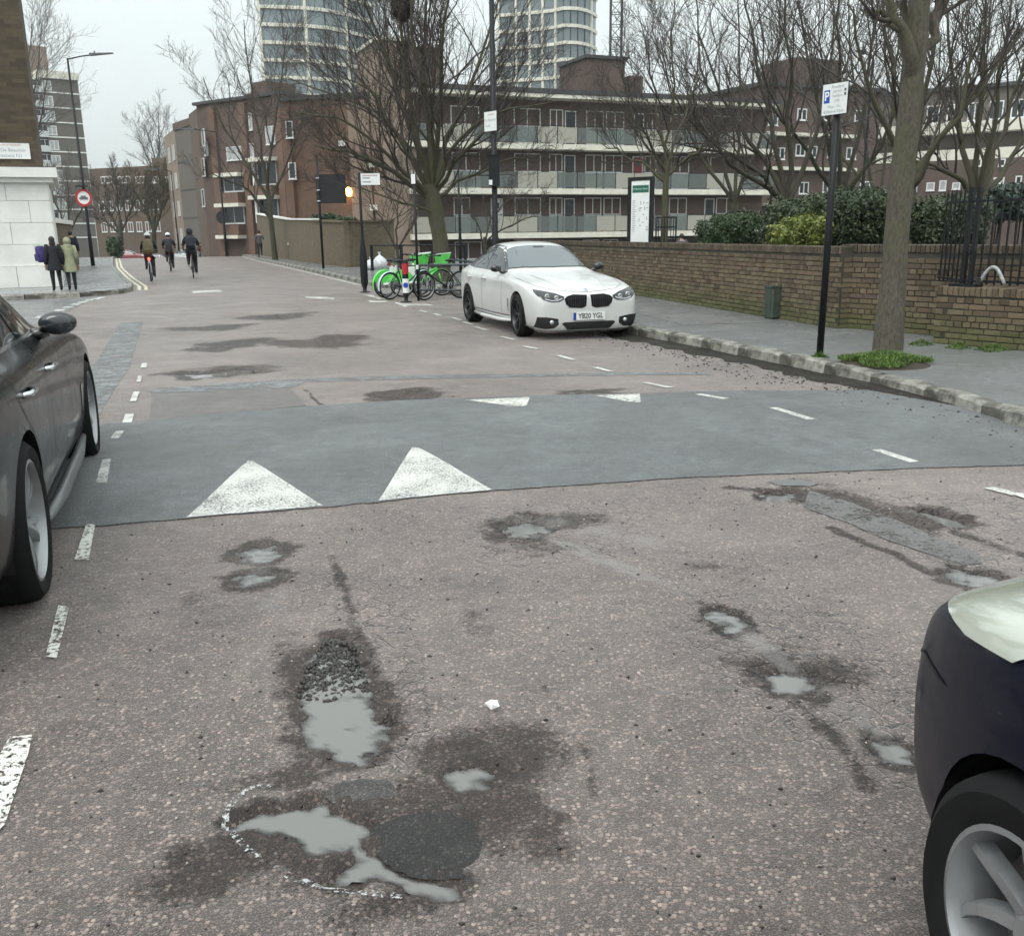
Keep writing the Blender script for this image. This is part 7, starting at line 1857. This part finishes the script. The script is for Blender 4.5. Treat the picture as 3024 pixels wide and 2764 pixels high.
def brick_wall(name, label, a, b, h, thick=.31, limit=300, cam_order=True, z0=0.0, ret=None):
    """a, b: ends along the front; bricks laid one by one, the nearest as objects"""
    a = Vector((a[0], a[1])); b = Vector((b[0], b[1])); d = b - a; L = d.length; an = math.atan2(d.y, d.x)
    root = thing(name, label, 'wall', (a.x, a.y, KERB_Z + z0), an)
    hh = h - .115
    MB().bb((.002, .014, -.45 - z0), (L - .002, thick - .01, h - .012)).build('mortar', MORTAR, root)
    rs = random.Random(len(label)); lay = []
    nc = int(hh / .075)
    for r in range(nc):
        z = r * .075 + .004; x = -.06 if r % 2 else 0.0
        k = 0
        while x < L - .02:
            head = (r % 4 == 3) or rs.random() < .07
            w_ = .1125 if head else .225
            x0 = max(0, x)
            if x + w_ <= L + .03 and x0 == x: lay.append((x, z, 1 if head else 0))
            elif x0 > x and x + w_ - x0 > .05: lay.append((x0, z, 1))
            elif L - x > .06: lay.append((min(x, L - .108), z, 1))
            x += w_
    zc = h - .11; x = .002
    while x < L - .05: lay.append((x, zc, 2)); x += .073
    for r in range(nc): lay.append((L, r * .075 + .004, 3)); lay.append((0.0, r * .075 + .004, 4))
    ca, sa = math.cos(an), math.sin(an)
    lay.sort(key=lambda q: (a.x + q[0] * ca) ** 2 + (a.y + q[0] * sa) ** 2 + (0 if 0 < q[0] < L else 1e6))
    rest_v, rest_f, tone = [], [], []
    for i, (x, z, kd) in enumerate(lay):
        me = (STRET, HEADR, COPE, STRET, STRET)[kd][rs.randrange(3)]
        jit = Vector((rs.uniform(-.002, .002), rs.uniform(-.004, .003), rs.uniform(-.0015, .0015)))
        if kd > 2:
            o = mesh_obj('brick', me, root); o.location = Vector((x + (.003 if kd == 3 else -.003), .045 if kd == 3 else .26, z)); o.rotation_euler = (0, 0, PI / 2 if kd == 3 else -PI / 2)
        elif i < limit:
            o = mesh_obj('brick', me, root); o.location = Vector((x, 0 if kd < 2 else -.004, z)) + jit
            o.rotation_euler = (0, 0, rs.uniform(-.008, .008))
        else:
            o_ = len(rest_v); off = Vector((x, 0 if kd < 2 else -.004, z)) + jit
            rest_v += [tuple(v.co + off) for v in me.vertices]; rest_f += [tuple(v + o_ for v in p.vertices) for p in me.polygons]; tone += [rs.random()] * len(me.polygons)
    if rest_v:
        me = bpy.data.meshes.new('brickwork'); me.from_pydata(rest_v, [], rest_f); me.materials.append(STOCK)
        at = me.attributes.new('tone', 'FLOAT', 'FACE'); at.data.foreach_set('value', tone)
        tag(mesh_obj('brickwork', me, root), kind='stuff')
    return root
wA = Vector(RW(*uvA2)); wB = Vector((wallB.x, wallB.y)); wC = Vector((wallC.x, wallC.y)); wD = Vector((wallD.x, wallD.y))
topz = 1.2
brick_wall('brick_wall', 'long weathered stock brick wall along the right pavement', wA, wB, topz)
# the wall steps back behind the kerb tree and runs on behind the railings
s0_ = wB + (wB - wA).normalized() * .0 + Vector((.34, .30)); 
pE = GP(2747, 1008, KERB_Z); d2 = (Vector((pE.x, pE.y)) + Vector((.5, .95)) - s0_).normalized()
brick_wall('brick_wall', 'mossy recessed stretch of brick wall behind the kerb tree', wB + Vector((.05, .22)), wB + Vector((.05, .22)) + d2 * 4.6, topz + .03)
lw = (wD - wC).normalized()
brick_wall('low_brick_wall', 'low brick wall carrying the black railings at right edge', wC, wC + lw * 4.2, .73)
# planted ground behind the walls, and the lower court of the estate
EARTH = plain('planting_bed', (0.05, 0.045, 0.03), .9, var=.5, scale=4)
bed = [tuple(wA + Vector((.1, .12))), tuple(wB + Vector((.15, .3))), tuple(wB + Vector((.05, .40)) + d2 * 4.6), (14, 8), (22, 16), (17, 28), (9, 34), (3, 36)]
tag(MB().prism(bed, -3.5, .32).build('planting_bed', EARTH), 'raised earth bed behind the wall', kind='structure')
tag(MB().prism([(-2, 36.2), (9.1, 34.2), (17.2, 28.3), (60, 30), (60, 120), (-12, 120), (-14, 64)], -3.55, -1.15).build('estate_court', asphalt('court_paving', (0.06, 0.06, 0.058), [(0.08, 0.08, 0.078), (0.13, 0.13, 0.125), (0.1, 0.1, 0.098), (0.16, 0.155, 0.15)], 20.0, False, .01, .4, .7, .4)), 'paved court of the estate', kind='structure')

# railings
P0 = wC + lw * .27 + Vector((-lw.y, lw.x)) * .15; ra = math.atan2(lw.y, lw.x)
rl = thing('railings', 'black spear-topped railings standing on the low brick wall', 'railing', (P0.x, P0.y, KERB_Z + .73), ra)
Lr = 3.4; th = 1.09
MB().bb((0, -.02, th - .06), (Lr, .02, th - .035)).build('top_rail', BLACKM, rl); MB().bb((0, -.02, .06), (Lr, .02, .085)).build('bottom_rail', BLACKM, rl)
MB().bb((-.055, -.03, 0), (-.0, .03, th + .12)).build('post', BLACKM, rl); MB().bb((.05, -.028, 0), (.10, .028, th + .12)).build('post', BLACKM, rl); MB().bb((-.16, -.09, -.004), (.20, .09, .035)).build('base_plate', BLACKM, rl)
barm = MB().tube([(0, 0, .03), (0, 0, th + .05)], .0125, 6).lathe([(.0125, th + .05), (.018, th + .06), (.001, th + .13)], 6).mesh('bar', BLACKM)
k = 0; x = .19
while x < Lr:
    b_ = mesh_obj('bar', barm, rl); b_.location = (x, 0, 0); x += .098
# a return running back from the end post
R2 = thing('railings', 'black railings returning behind the end post towards the hedge', 'railing', (P0.x, P0.y, KERB_Z + .73), math.radians(86))
MB().bb((.06, -.015, th - .06), (.95, .015, th - .035)).build('top_rail', BLACKM, R2); MB().bb((.06, -.015, .06), (.95, .015, .085)).build('bottom_rail', BLACKM, R2)
for i in range(6):
    b_ = mesh_obj('bar', barm, R2); b_.location = (.14 + i * .15, 0, 0)
lk = thing('bicycle_lock', 'grey and white cable lock curled on the railings', 'lock', (P0.x, P0.y, KERB_Z + .73), ra)
MB().tube([(.22 + .32 * s_, -.05, .05 + .20 * math.sin(PI * s_)) for s_ in np.linspace(0, 1, 12)], .022, 8).build('cable', plain('cable_grey', (.35, .37, .38), .4, var=.5, scale=18), lk, True)
MB().box((.22, -.05, .07), (.06, .05, .09)).build('lock_body', PLAST, lk)

def post(root, h, r0=.04, r1=None, n=14): return MB().tube([(0, 0, -.05), (0, 0, h)], [r0, r1 or r0], n).build('post', BLACKM, root, True)
def plate(root, w_, h_, z, rz, mat, off=.05, name='plate', backing=True, x=0.0):
    """sign plate; local frame returned for lettering, facing -y before turning"""
    M = Matrix.Rotation(rz, 4, 'Z') @ Matrix.Translation((x, -off, z))
    p = MB(M).bb((-w_ / 2, -.004, -h_ / 2), (w_ / 2, 0, h_ / 2)).build(name, mat, root)
    if backing: MB(M).bb((-w_ / 2 - .006, .0005, -h_ / 2 - .006), (w_ / 2 + .006, .012, h_ / 2 + .006)).build('backing', BLACKM, root)
    for dz in (-.3, .3): MB(M).bb((-.05, .0125, dz * h_ - .02), (.05, off + .03, dz * h_ + .02)).build('clamp', DARKG, root)
    return p, M
def lettering(par, M, txt, size, x, z, mat, align='CENTER', thick=0.0): text_mesh('lettering', txt, size, mat, par, M @ Matrix.Translation((x, -.0055, z)) @ RX, align, thick)
BLUES = plain('sign_blue', (0.012, 0.07, 0.42), .35); REDS = plain('sign_red', (0.42, 0.02, 0.025), .35); GRNS = plain('sign_green', (0.01, 0.13, 0.08), .35)
# parking sign at the kerb
g = GP(2420, 1055, KERB_Z); sg = thing('parking_sign', 'white permit parking sign with blue P on a black post at the kerb', 'sign', tuple(g))
post(sg, 3.0, .040)
pl, M = plate(sg, .34, .32, 2.84, math.radians(-58), SW, .055); M = M @ Matrix.Diagonal((.80, 1, .80, 1))
MB(M).bb((-.185, -.0055, -.045), (-.085, -.0045, .125)).build('blue_panel', BLUES, pl); lettering(pl, M @ Matrix.Translation((0, -.001, 0)), 'P', .16, -.135, .04, SW, thick=.004)
for tx, z, s_ in (('Resident', .155, .060), ('permit', .098, .056), ('holders', .04, .056), ('only', -.02, .056)): lettering(pl, M, tx, s_, .045, z, TXTG)
lettering(pl, M, 'Mon - Fri', .058, 0, -.10, TXTG); lettering(pl, M, '8.30am-6.30pm', .056, 0, -.16, TXTG)
MB(M).bb((.155, -.0055, .03), (.19, -.0045, .07)).build('symbol', TXT, pl); MB(M).bb((.155, -.0055, .085), (.19, -.0045, .12)).build('symbol', TXT, pl)
# tall lamp column behind the white car
g = ATY(1463, 720, 25.5); lc = thing('lamp_column', 'tall black lamp column rising behind the white car, name plate and box', 'lamp post', (g.x, g.y, KERB_Z))
MB().tube([(0, 0, -.05), (0, 0, 1.3), (0, 0, 1.35), (0, 0, 10.0)], [.105, .10, .075, .055], 14).build('post', BLACKM, lc, True)
MB().tube([(0, 0, 9.9), (.1, -.4, 10.25), (.25, -1.2, 10.35)], .035, 8).build('arm', BLACKM, lc, True); MB().box((.28, -1.45, 10.36), (.26, .62, .09), .17).build('luminaire', DARKG, lc)
pl, M = plate(lc, .46, .45, 4.10, math.radians(-48), SW, .10)
lettering(pl, M, 'HACKNEY', .05, .02, .15, TXTR); lettering(pl, M, 'De Beauvoir', .088, 0, .03, TXTG); lettering(pl, M, 'Road', .088, -.10, -.10, TXTG)
bx_ = MB().box((.0, -.11, 2.93), (.27, .20, .72)).build('control_box', BLACKM, lc); MB().bb((-.135, -.213, 2.60), (-.05, -.2105, 2.72)).build('label_plate', SW, bx_); MB().box((0, -.11, 3.305), (.31, .24, .03)).build('box_lid', BLACKM, lc)
# street name on its own post by the bicycles
g = GP(1078, 864, 0); sn = thing('street_name_sign', 'white street name plate on a black cast post at the road edge', 'sign', tuple(g))
MB().lathe([(.15, 0), (.15, .02), (.06, .03), (.055, .12), (.085, .2), (.105, .3), (.105, .95), (.085, 1.15), (.06, 1.35), (.045, 1.5), (.038, 1.7), (.036, 3.18), (0, 3.2)], 16).build('post', BLACKM, sn, True)
pl, M = plate(sn, .52, .30, 3.02, math.radians(4), SW, .0, x=.30)
for z, w_ in ((.095, .40), (.03, .20), (-.07, .22)): MB(M).bb((-.21, -.0055, z - .02), (-.21 + w_, -.0045, z + .02)).build('worn_lettering', TXTG if z < .09 else plain('faint_red', (.55, .42, .42), .5), pl)
# back of the matrix board
g = GP(955, 793, KERB_Z); mb_ = thing('matrix_board', 'dark back of a speed warning board on a black post', 'sign', tuple(g))
post(mb_, 4.75, .055)
bd = MB().box((.54, -.0, 3.35), (1.30, .14, 1.20), math.radians(-8)).build('board', plain('matte_black', (0.010, 0.011, 0.014), .6), mb_)
for z in (2.85, 3.3, 3.8): MB().box((0, -.09, z), (.14, .05, .05)).build('bracket', CHROME, mb_)
# bollard with reflective band
g = GP(1200, 893, 0); bo = thing('bollard', 'black bollard with red band and blue disc on white plate', 'bollard', tuple(g))
MB().lathe([(.14, 0), (.14, .015), (.05, .03), (.045, .10), (.072, .18), (.076, .95), (.066, .985), (0, .99)], 20).build('post', BLACKM, bo, True)
MB().lathe([(.0775, .66), (.0775, .90)], 20).build('red_band', REDS, bo, True)
MB().lathe([(.0775, .22), (.0775, .55)], 20).build('white_band', SW, bo, True)
an = math.atan2(-g.y, -g.x)
MB(Matrix.Translation((math.cos(an) * .0795, math.sin(an) * .0795, .40)) @ Matrix.Rotation(an, 4, 'Z')).lathe([(0, 0.002), (.062, 0), (.062, -.01)], 24, axis='x').build('blue_disc', BLUES, bo)
# thin post with a little plate
g = GP(1236, 889, 0); tp_ = thing('sign_post', 'thin dark post with a small white plate beside the bollard', 'post', tuple(g))
post(tp_, 2.95, .03); plate(tp_, .12, .22, 2.82, math.radians(-30), SW, .035)
MB().lathe([(.032, .75), (.032, .85)], 12).build('white_band', SW, tp_)
# tubular cycle rail
c0 = GP(1240, 884, 0); c1 = GP(1415, 884, 0); cr = thing('cycle_rail', 'dark tubular cycle rail between the bollard and the white car', 'rail', (c0.x, c0.y, 0), math.atan2(c1.y - c0.y, c1.x - c0.x))
Lc = (c1 - c0).length; STEEL = plain('painted_steel', (0.05, 0.062, 0.072), .35, .3)
MB().tube([(0, 0, 0), (0, 0, .78), (.05, 0, .83), (Lc - .05, 0, .83), (Lc, 0, .78), (Lc, 0, 0)], .034, 10).build('hoop', STEEL, cr, True); MB().tube([(0, 0, .22), (Lc, 0, .22)], .028, 10).build('lower_rail', STEEL, cr, True)
MB().tube([(Lc * .45, 1.0, .92), (Lc, .2, .86)], .03, 8).build('brace', STEEL, cr, True)
c0 = GP(1100, 800, KERB_Z); c1 = GP(1375, 805, KERB_Z); gr = thing('guard_rail', 'low dark guard rail behind the bicycles', 'rail', (c0.x, c0.y, KERB_Z), math.atan2(c1.y - c0.y, c1.x - c0.x)); Lg = (c1 - c0).length
MB().tube([(0, 0, 1.0), (Lg, 0, 1.0)], .03, 8).build('top_rail', BLACKM, gr)
for i in range(4): MB().bb((Lg * i / 3 - .045, -.045, 0), (Lg * i / 3 + .045, .045, 1.02)).build('post', BLACKM, gr)
# rubbish sacks
PLB = plain('thin_white_plastic', (0.60, 0.63, 0.64), .3, var=.2, scale=6)
g = GP(1108, 797, KERB_Z)
for i, (dx, dy, r, lab) in enumerate(((-.18, 0, .30, 'white plastic rubbish sack, left of the pair on the pavement'), (.2, .05, .33, 'white plastic rubbish sack with upright knot, right of the pair'))):
    rs = random.Random(i); rt_ = thing('rubbish_sack', lab, 'sack', (g.x + dx, g.y + dy, KERB_Z)); m = MB(); n = 16; vs = []
    prof = [(.75, 0), (1, .25), (1.02, .6), (.85, .95), (.45, 1.25), (.16, 1.4), (.1, 1.5), (.22, 1.75)]
    for q, (k_, z) in enumerate(prof):
        for j in range(n):
            w_ = 1 + rs.uniform(-.14, .14); a_ = 2 * PI * j / n; vs.append((r * k_ * w_ * math.cos(a_), r * k_ * w_ * math.sin(a_), r * z * (1.25 if i else 1)))
    m.add(vs, [(q * n + j, q * n + (j + 1) % n, (q + 1) * n + (j + 1) % n, (q + 1) * n + j) for q in range(7) for j in range(n)]); m.build('sack', PLB, rt_, True)
    MB().lathe([(.115 * r, 1.45 * r), (.13 * r, 1.5 * r), (.115 * r, 1.55 * r)], 10).build('tie', DARKG, rt_)
# estate map board
g = ATY(1890, 700, 24.5); eb = thing('estate_board', 'tall white estate map board with green header in black frame', 'board', (g.x, g.y, .2), math.radians(-38))
W2, H2, zc = .50, 1.62, 1.72
for sgn in (-1, 1): MB().bb((sgn * (W2 / 2 + .055) - .045, -.04, -.1), (sgn * (W2 / 2 + .055) + .045, .04, zc + H2 / 2 + .10)).build('upright', BLACKM, eb)
MB().bb((-W2 / 2 - .008, -.04, zc + H2 / 2 + .02), (W2 / 2 + .008, .04, zc + H2 / 2 + .10)).build('head_rail', BLACKM, eb)
pn = MB().bb((-W2 / 2, -.03, zc - H2 / 2), (W2 / 2, .02, zc + H2 / 2)).build('map_panel', SW, eb)
MB().bb((-W2 / 2 + .03, -.034, zc + H2 / 2 - .26), (W2 / 2 - .02, -.0305, zc + H2 / 2 - .09)).build('header', GRNS, pn)
M = Matrix.Translation((0, -.03, zc)); lettering(pn, M @ Matrix.Translation((0, -.002, 0)), 'De Beauvoir Estate', .052, 0, H2 / 2 - .175, SW)
rs = random.Random(9)
for i in range(18): MB(M).bb((-.21, -.0045, .36 - i * .042), (-.21 + rs.uniform(.06, .11), -.001, .372 - i * .042)).build('index_line', TXTG, pn)
for i in range(16):
    x = rs.uniform(-.04, .2); z = rs.uniform(-.42, .36); w_, h_ = rs.choice(((.06, .018), (.018, .08), (.04, .03))); MB(M).bb((x, -.0045, z), (x + w_, -.001, z + h_)).build('map_block', TXTG, pn)
MB(M).bb((-.08, -.0045, -.77), (.06, -.001, -.73)).build('footer', TXT, pn)
# service cabinet against the wall
g = GP(2316, 940, KERB_Z) - Vector((.22, .06, 0)); wdir = math.atan2((wB - wA).y, (wB - wA).x); cb = thing('service_cabinet', 'small green metal service cabinet against the brick wall', 'cabinet', (g.x, g.y, KERB_Z), wdir)
CABG = plain('cabinet_green', (0.05, 0.066, 0.05), .5, var=.35, scale=7)
MB().prism([(-.13, -.10), (.13, -.10), (.15, -.08), (.15, .1), (-.15, .1), (-.15, -.08)], .03, .52).build('case', CABG, cb); MB().prism([(-.15, -.12), (.15, -.12), (.17, .1), (-.17, .1)], .522, .55).build('lid', CABG, cb); MB().bb((-.12, -.08, -.01), (.12, .09, .028)).build('plinth', DARKG, cb); MB().bb((-.10, -.105, .08), (.10, -.1005, .48)).build('door', CABG, cb)
# lamp columns along the street
def lamp(label, px, base_y, Y, top_y, arm_px, arm_y, r=.08, zb=KERB_Z):
    b = ATY(px, base_y, Y); t_ = ATY(px, top_y, Y); q = ATY(arm_px, arm_y, Y)
    rt_ = thing('street_lamp', label, 'lamp post', (b.x, b.y, zb)); h = t_.z - zb; dx = q.x - ATY(px + (top_y - base_y) * 0, top_y, Y).x
    MB().tube([(0, 0, -.1), (0, 0, 1.6), (0, 0, 1.7), (0, 0, h)], [r * 1.25, r * 1.2, r, r * .6], 12).build('post', BLACKM, rt_, True)
    MB().tube([(0, 0, h - .05), (dx * .3, 0, h + .08), (dx * .55, 0, h + .14)], r * .4, 8).build('arm', BLACKM, rt_, True)
    m = MB(); s_ = 1 if dx > 0 else -1
    m.add([(dx * .5, -.14, h + .10), (dx * .5, .14, h + .10), (dx, .12, h + .19), (dx, -.12, h + .19), (dx * .5, -.1, h + .22), (dx * .5, .1, h + .22), (dx, .06, h + .23), (dx, -.06, h + .23)], [(0, 1, 2, 3), (4, 7, 6, 5), (0, 4, 5, 1), (1, 5, 6, 2), (2, 6, 7, 3), (3, 7, 4, 0)]); m.build('luminaire', DARKG, rt_)
    MB().tube([(dx * .6, 0, h + .22), (dx * .6, 0, h + .32)], .03, 6).build('photocell', DARKG, rt_)
    return rt_
g = GP(275, 785, KERB_Z); Yl = g.y
L1 = lamp('tall black street lamp on the left carrying a red ringed sign', 275, 785, Yl, 172, 410, 165); L1.location = (g.x, g.y, KERB_Z)
zs = ATY(245, 585, Yl).z - KERB_Z
rs_ = MB(Matrix.Translation((0, -.12, zs))).lathe([(0, 0), (.42, 0), (.42, .02), (0, .02)], 32, axis='y').build('sign_face', SW, L1)
MB(Matrix.Translation((0, -.145, zs))).lathe([(.32, 0), (.43, 0), (.43, .02), (.32, .02)], 32, axis='y', close=True).build('red_ring', REDS, rs_)
MB(Matrix.Translation((0, -.15, zs))).bb((-.22, 0, -.09), (.22, .02, .02)).bb((-.14, 0, .02), (.12, .02, .10)).build('car_symbol', TXT, rs_); MB().box((0, -.2, zs + .56), (.5, .3, .06)).build('sign_light', BLACKM, L1)
lamp('black street lamp with arm to the left, in front of the canopied flats', 668, 735, 76, 388, 548, 380)
lamp('further street lamp with left arm before the blue panelled flats', 528, 735, 108, 505, 455, 503)
lamp('furthest street lamp, small and thin, right of the far tree', 460, 735, 128, 558, 425, 556)
lamp('black estate lamp beside the big bare tree trunk', 1361, 800, 38, 468, 1310, 468, .05, -.2)
lamp('slim estate lamp among the bare trees left of the kerb tree', 2528, 800, 33, 172, 2478, 165, .06, .1)
g = ATY(2268, 740, 23); ep = thing('slim_post', 'slim black post rising between the bush and yellow shrub', 'post', (g.x, g.y, .3)); MB().tube([(0, 0, -.05), (0, 0, 2.2)], .025, 8).build('post', BLACKM, ep); MB().ball((0, 0, 2.2), .035, 8, 6).build('cap', BLACKM, ep)
# tree guard
g = ATY(1974, 720, 26.6); tg = thing('tree_guard', 'black hooped tree guard round the young tree', 'tree guard', (g.x - .02, g.y + .35, .3))
for i in range(10):
    a_ = 2 * PI * i / 10; MB().tube([(.28 * math.cos(a_), .28 * math.sin(a_), -.1), (.28 * math.cos(a_), .28 * math.sin(a_), 1.62)], .012, 5).build('bar', BLACKM, tg)
for z in (.5, 1.35, 1.60): MB().lathe([(.27, z), (.29, z), (.29, z + .03), (.27, z + .03)], 20, close=True).build('ring', BLACKM, tg)
# signs and barriers further down
g = ATY(640, 740, 84); us = thing('restriction_sign', 'white cycle zone sign on a post by the blue barriers', 'sign', (g.x, g.y, -.05)); post(us, 2.0, .05)
pl, M = plate(us, 1.0, 1.45, 2.75, math.radians(12), SW, .06)
for sgn, z in ((1, .35), (-1, .0)): MB(M @ Matrix.Translation((0, -.006, z + .1))).lathe([(.16, 0), (.22, 0), (.22, .002), (.16, .002)], 20, axis='y', close=True).build('symbol', TXTG, pl)
MB(M).bb((-.3, -.0055, -.6), (.3, -.0045, -.5)).build('text_line', TXTG, pl); MB(M).bb((-.3, -.0055, -.45), (.25, -.0045, -.38)).build('text_line', TXTG, pl)
g = ATY(666, 740, 80); rd = thing('round_sign', 'dark back of a round sign in front of the brick flats', 'sign', (g.x, g.y, .0)); post(rd, 3.3, .05); MB(Matrix.Translation((0, -.06, 2.95))).lathe([(0, 0), (.5, 0), (.5, .03), (0, .03)], 28, axis='y').build('disc', MATS['matte_black'], rd)
BLUEB = plain('barrier_blue', (0.012, 0.03, 0.14), .5)
for (px, Y, w_, h_, lab) in ((636, 90, 1.9, 1.5, 'blue water-filled barrier right of the cyclists'), (700, 96, 1.8, 1.3, 'blue barrier at the foot of the canopied flats')):
    g = ATY(px, 730, Y); v_ = toUV(g.x, g.y)[1]; br = thing('barrier', lab, 'barrier', (g.x, g.y, float(crest(np.array(v_))) + .2), RA)
    m = MB(); m.add([(-w_ / 2, -.3, -.3), (w_ / 2, -.3, -.3), (w_ / 2, .3, -.3), (-w_ / 2, .3, -.3), (-w_ / 2, -.12, h_), (w_ / 2, -.12, h_), (w_ / 2, .12, h_), (-w_ / 2, .12, h_)], [(3, 2, 1, 0), (4, 5, 6, 7), (0, 1, 5, 4), (1, 2, 6, 5), (2, 3, 7, 6), (3, 0, 4, 7)]); m.build('body', BLUEB, br); MB().bb((-w_ / 2 + .1, -.24, h_ * .4), (w_ / 2 - .1, -.20, h_ * .5)).build('rib', BLUEB, br)
# garden wall and bin on the right pavement
def far_wall(label, pa_, pb_, ya, yb, Ya, Yb, cope=None):
    a = ATY(pa_, 700, Ya); b = ATY(pb_, 700, Yb); za = ATY(pa_, ya, Ya).z; zb_ = ATY(pb_, yb, Yb).z
    d = Vector((b.x - a.x, b.y - a.y)); L = d.length; rt_ = thing('garden_wall', label, 'wall', (a.x, a.y, 0), math.atan2(d.y, d.x))
    MB().add([(0, 0, -.2), (L, 0, -.2), (L, .3, -.2), (0, .3, -.2), (0, 0, za), (L, 0, zb_), (L, .3, zb_), (0, .3, za)], [(3, 2, 1, 0), (4, 5, 6, 7), (0, 1, 5, 4), (1, 2, 6, 5), (2, 3, 7, 6), (3, 0, 4, 7)]).build('brickwork', YSTOCK, rt_)
    e = .004; m = MB(); n = 8; vs = []
    for k in range(n + 1):
        s_ = k / n; z = za + (zb_ - za) * s_ + (.10 * math.cos(s_ * PI * 2) - .1 if cope == 'wavy' else 0) * 0; vs += [(L * s_, -.06, z + e), (L * s_, .36, z + e), (L * s_, .36, z + .09), (L * s_, -.06, z + .09)]
    m.add(vs, [(4 * k + i, 4 * k + (i + 1) % 4, 4 * k + 4 + (i + 1) % 4, 4 * k + 4 + i) for k in range(n) for i in range(4)] + [(3, 2, 1, 0), tuple(4 * n + i for i in range(4))]); m.build('coping', WHITE if cope else YSTOCK, rt_)
far_wall('brown garden wall with white sloping coping beside the jogger', 762, 850, 634, 650, 74, 60, 'w')
far_wall('brown garden wall with white coping left of the matrix post', 850, 925, 650, 651, 59.7, 51, 'w')
far_wall('brown garden wall behind the matrix board post', 925, 1030, 655, 659, 50.8, 45)
far_wall('brown garden wall returning behind the rubbish sacks', 1030, 1165, 657, 657, 44.9, 47)
g = ATY(846, 730, 60); bn = thing('litter_bin', 'grey litter bin against the garden wall near the jogger', 'bin', (g.x + .4, g.y, KERB_Z)); MB().lathe([(.26, 0), (.3, .03), (.3, .95), (.32, .97), (.32, 1.02), (.2, 1.08), (0, 1.1)], 20).build('body', plain('bin_grey', (.09, .10, .105), .45), bn, True); MB().box((-.18, -.28, .92), (.14, .06, .14)).build('label_plate', SW, bn)
# scraps on the road
for (px, py, s_, lab) in ((1455, 2088, .03, 'scrap of white paper right of the long puddle'), (2250, 1468, .02, 'tiny white scrap beside the far right pothole')):
    g = GP(px, py, .012); rs = random.Random(px); m = MB(); vs = [(rs.uniform(-1, 1) * s_, rs.uniform(-1, 1) * s_ * .8, rs.uniform(0, .8) * s_) for _ in range(9)]
    bm = bmesh.new(); [bm.verts.new(v) for v in vs]; bmesh.ops.convex_hull(bm, input=bm.verts); me = bpy.data.meshes.new('litter'); bm.to_mesh(me); bm.free(); me.materials.append(SW)
    o = mesh_obj('litter', me); o.location = g; tag(o, lab, 'litter')

# ================================================================== damp air
t = bpy.data.materials.new('damp_air'); t.use_nodes = True; t.node_tree.nodes.clear()
vo = t.node_tree.nodes.new('ShaderNodeVolumePrincipled'); vo.inputs['Color'].default_value = (.90, .95, .96, 1); vo.inputs['Density'].default_value = 0.00035; vo.inputs['Anisotropy'].default_value = .2
oo = t.node_tree.nodes.new('ShaderNodeOutputMaterial'); t.node_tree.links.new(vo.outputs[0], oo.inputs['Volume'])
tag(MB().bb((-425, -125, -4.8), (425, 425, 74)).build('haze', t), 'thin damp air', kind='stuff')
